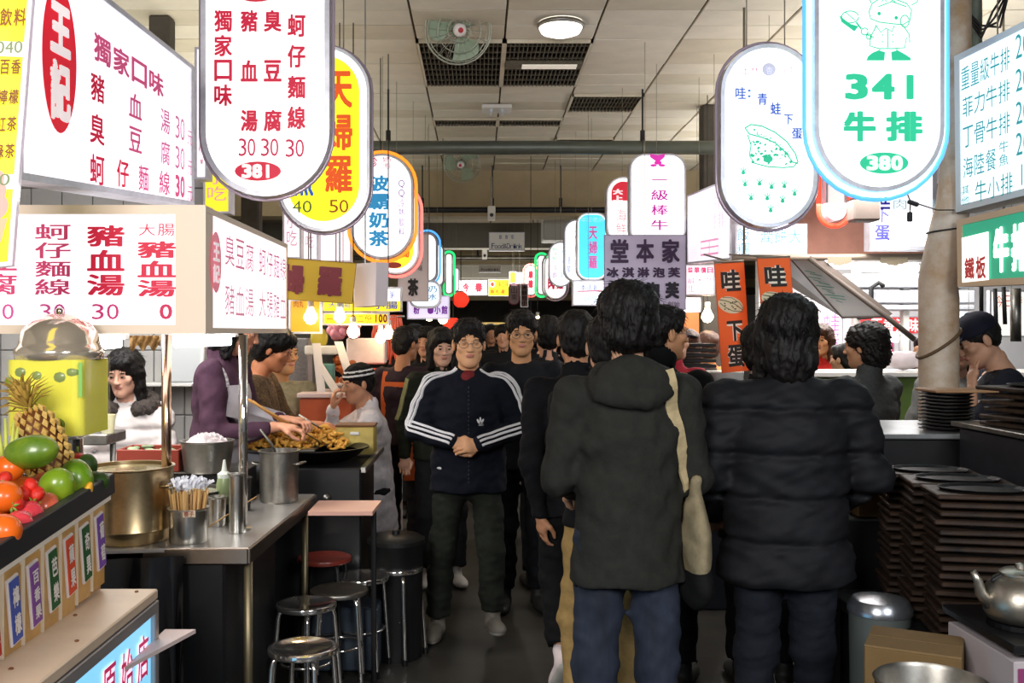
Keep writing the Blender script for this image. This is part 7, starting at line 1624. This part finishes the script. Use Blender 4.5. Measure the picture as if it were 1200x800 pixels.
for (x0, x1, y, d, lb) in ((952, 1000, 309, 6.5, 'lit fluorescent tube under the rail, left one'), (1004, 1075, 313, 6.4, 'lit fluorescent tube under the rail, middle one'), (1122, 1195, 314, 6.4, 'lit fluorescent tube under the green board'), (1036, 1052, 396, 8.3, 'small far lit tube above the red stall')):
    a, b = P(x0, y, d), P(x1, y+1, d); t = thing('tube_lamp', lb, 'lamp', (a+b)/2); G().tube([a, b], .03, 14).build('tube', m_tube, t, True); G().box((a+b)/2+Vector((0, .02, .045)), ((b-a).length+.05, .07, .03), ch=.004).build('housing', m_white, t)
sign('slanting white board with faint green writing tilting down over the curly haired woman', [(925, 303, 6.3), (952, 303, 6.0), (1040, 372, 5.9), (986, 373, 6.2)], 0, .04, panel='#cfd0d2', litpanel=False, hang=3.6, rim=.01, rimmat=M('board_frame_brown', '#6a5f58', .5, .3),
     artfn=lambda g, S, ci: [stroke(g, S, [(.2+.1*math.sin(k*2.1), .2+.05*k), (.5+.12*math.sin(k*1.7), .24+.05*k)], .025, ci('#3f9a84')) for k in range(11)])
o = G().tube([P(948, 302, 5.95), P(1040, 372, 5.85), P(1072, 398, 5.8)], .016, 8).build('awning_strut', M('brown_strut', '#5e554e', .5, .3), None, True); tag(o, 'dark strut along the upper edge of the slanting board', 'strut')
o = G().slab([P(902, 303, 6.6), P(940, 303, 6.5), P(990, 374, 6.5), P(930, 338, 6.7)], .03).build('awning_cloth', M('grey_awning', '#a9abae', .7, var=.1)); tag(o, 'grey awning cloth left of the slanting board', 'awning')
t = thing('white_shelving', 'white shelving with dark gaps at the back of the right hall', 'shelving', P(1030, 350, 8.4))
for (y0, y1) in ((322, 338), (341, 356), (358, 364)): G().box((P(990, y0, 8.4)+P(1125, y1, 8.4))/2, (1.1, .3, (y1-y0)/FOC*8.4), ch=.01).build('shelf_panel', M('shelf_white', '#c3c6ce', .5), t)
for px in (1003, 1060, 1110): G().box((P(px, 300, 8.35)+P(px, 470, 8.35))/2, (.05, .08, 170/FOC*8.35), ch=.004).build('upright', m_white, t)
t = thing('hook_lamp', 'small dark clip lamp on the shelving upright', 'lamp', P(1025, 340, 8.2)); G().tube([P(1004, 372, 8.33), P(1021, 372, 8.2), P(1021, 337, 8.2), P(1030, 331, 8.2), P(1035, 335, 8.15)], .02, 8).build('arm', m_dark, t, True)
sign('red back wall sign with white characters beside the strut', [(1005, 370, 9.0), (1080, 370, 9.0), (1080, 392, 9.0), (1005, 392, 9.0)], 0, .06, panel='#c8383c', k=.6, hang=3.6, letters=[('正香滷味', (1020, 373, 1078, 389), ink('#ffd8d8', 1.), Hh(.02))])
for i, (px, cl, lb) in enumerate(((1041, '#c82a6a', 'left crimson sheet with white characters under the small far tube'), (1060, '#d02a34', 'second red sheet with white characters'), (1079, '#c82430', 'third red sheet half behind the rusty column'))):
    sign(lb, [(px-6, 399, 8.7), (px+7, 399, 8.7), (px+7, 425, 8.7), (px-6, 425, 8.7)], 0, .03, panel=cl, k=.5, hang=3.6, letters=[('麵飯' if i % 2 else '湯粥', (px-3, 402, px+4, 422), ink('#ffe8ec', 1.), V(.04))])
sign('white lit poster with pink brush strokes behind the girl in red', [(950, 350, 8.4), (988, 350, 8.4), (988, 434, 8.4), (950, 434, 8.4)], 0, .05, panel='#fff2f8', k=1.15, hang=3.6, letters=[('蛙蛋', (965, 366, 984, 412), '#e070b0', V(0))])
sign('pale blue white poster left of the navy cap', [(1110, 364, 8.0), (1136, 364, 8.0), (1136, 384, 8.0), (1110, 384, 8.0)], 0, .05, panel='#e6ecfa', hang=3.6, letters=[('餐點', (1114, 367, 1133, 372), '#a8b4d8', Hh(0)), ('小菜', (1114, 376, 1133, 381), '#a8b4d8', Hh(0))])
sign('white poster with a red band right of the rusty column', [(1122, 386, 7.6), (1152, 386, 7.6), (1152, 434, 7.6), (1122, 434, 7.6)], 0, .05, panel='#dcdce4', k=.9, hang=3.6, artfn=lambda g, S, ci: poly(g, S, [(.05, .18), (.5, .18), (.5, .3), (.05, .3)], ci('#e04a30')), letters=[('魯味', (1140, 396, 1149, 424), '#a83a48', V(0))])
sign('lit white poster above the cook at the right edge', [(1160, 340, 7.4), (1215, 340, 7.4), (1215, 395, 7.4), (1160, 395, 7.4)], 0, .05, panel='#f2ece6', k=.9, hang=3.6, letters=[('今日特餐', (1165, 346, 1210, 360), '#c86a50', Hh(0))])
t = thing('hanging_utensils', 'dark utensils and cables hanging beside the cook\'s cap', 'utensils', P(1168, 360, 5.6)); G().tube([P(1125, 300, 5.6), P(1210, 300, 5.6)], .015, 8).build('rail', m_steel2, t, True); G().tube([P(1205, 300, 5.6), (P(1205, 300, 5.6).x, 5.6, CH)], .012, 8).build('hanger', m_steel2, t, True)
for k, (px, y0, y1) in enumerate(((1150, 300, 372), (1166, 338, 392), (1176, 336, 380), (1190, 338, 400))): G().tube([P(px, y0, 5.6), P(px+2*math.sin(k), y1, 5.6)], .012 if k != 3 else .03, 8).build('utensil', m_dark if k != 3 else m_steel2, t, True)
# hair clips of light: small lamps on the stove top edge of the noodle stall are left dark
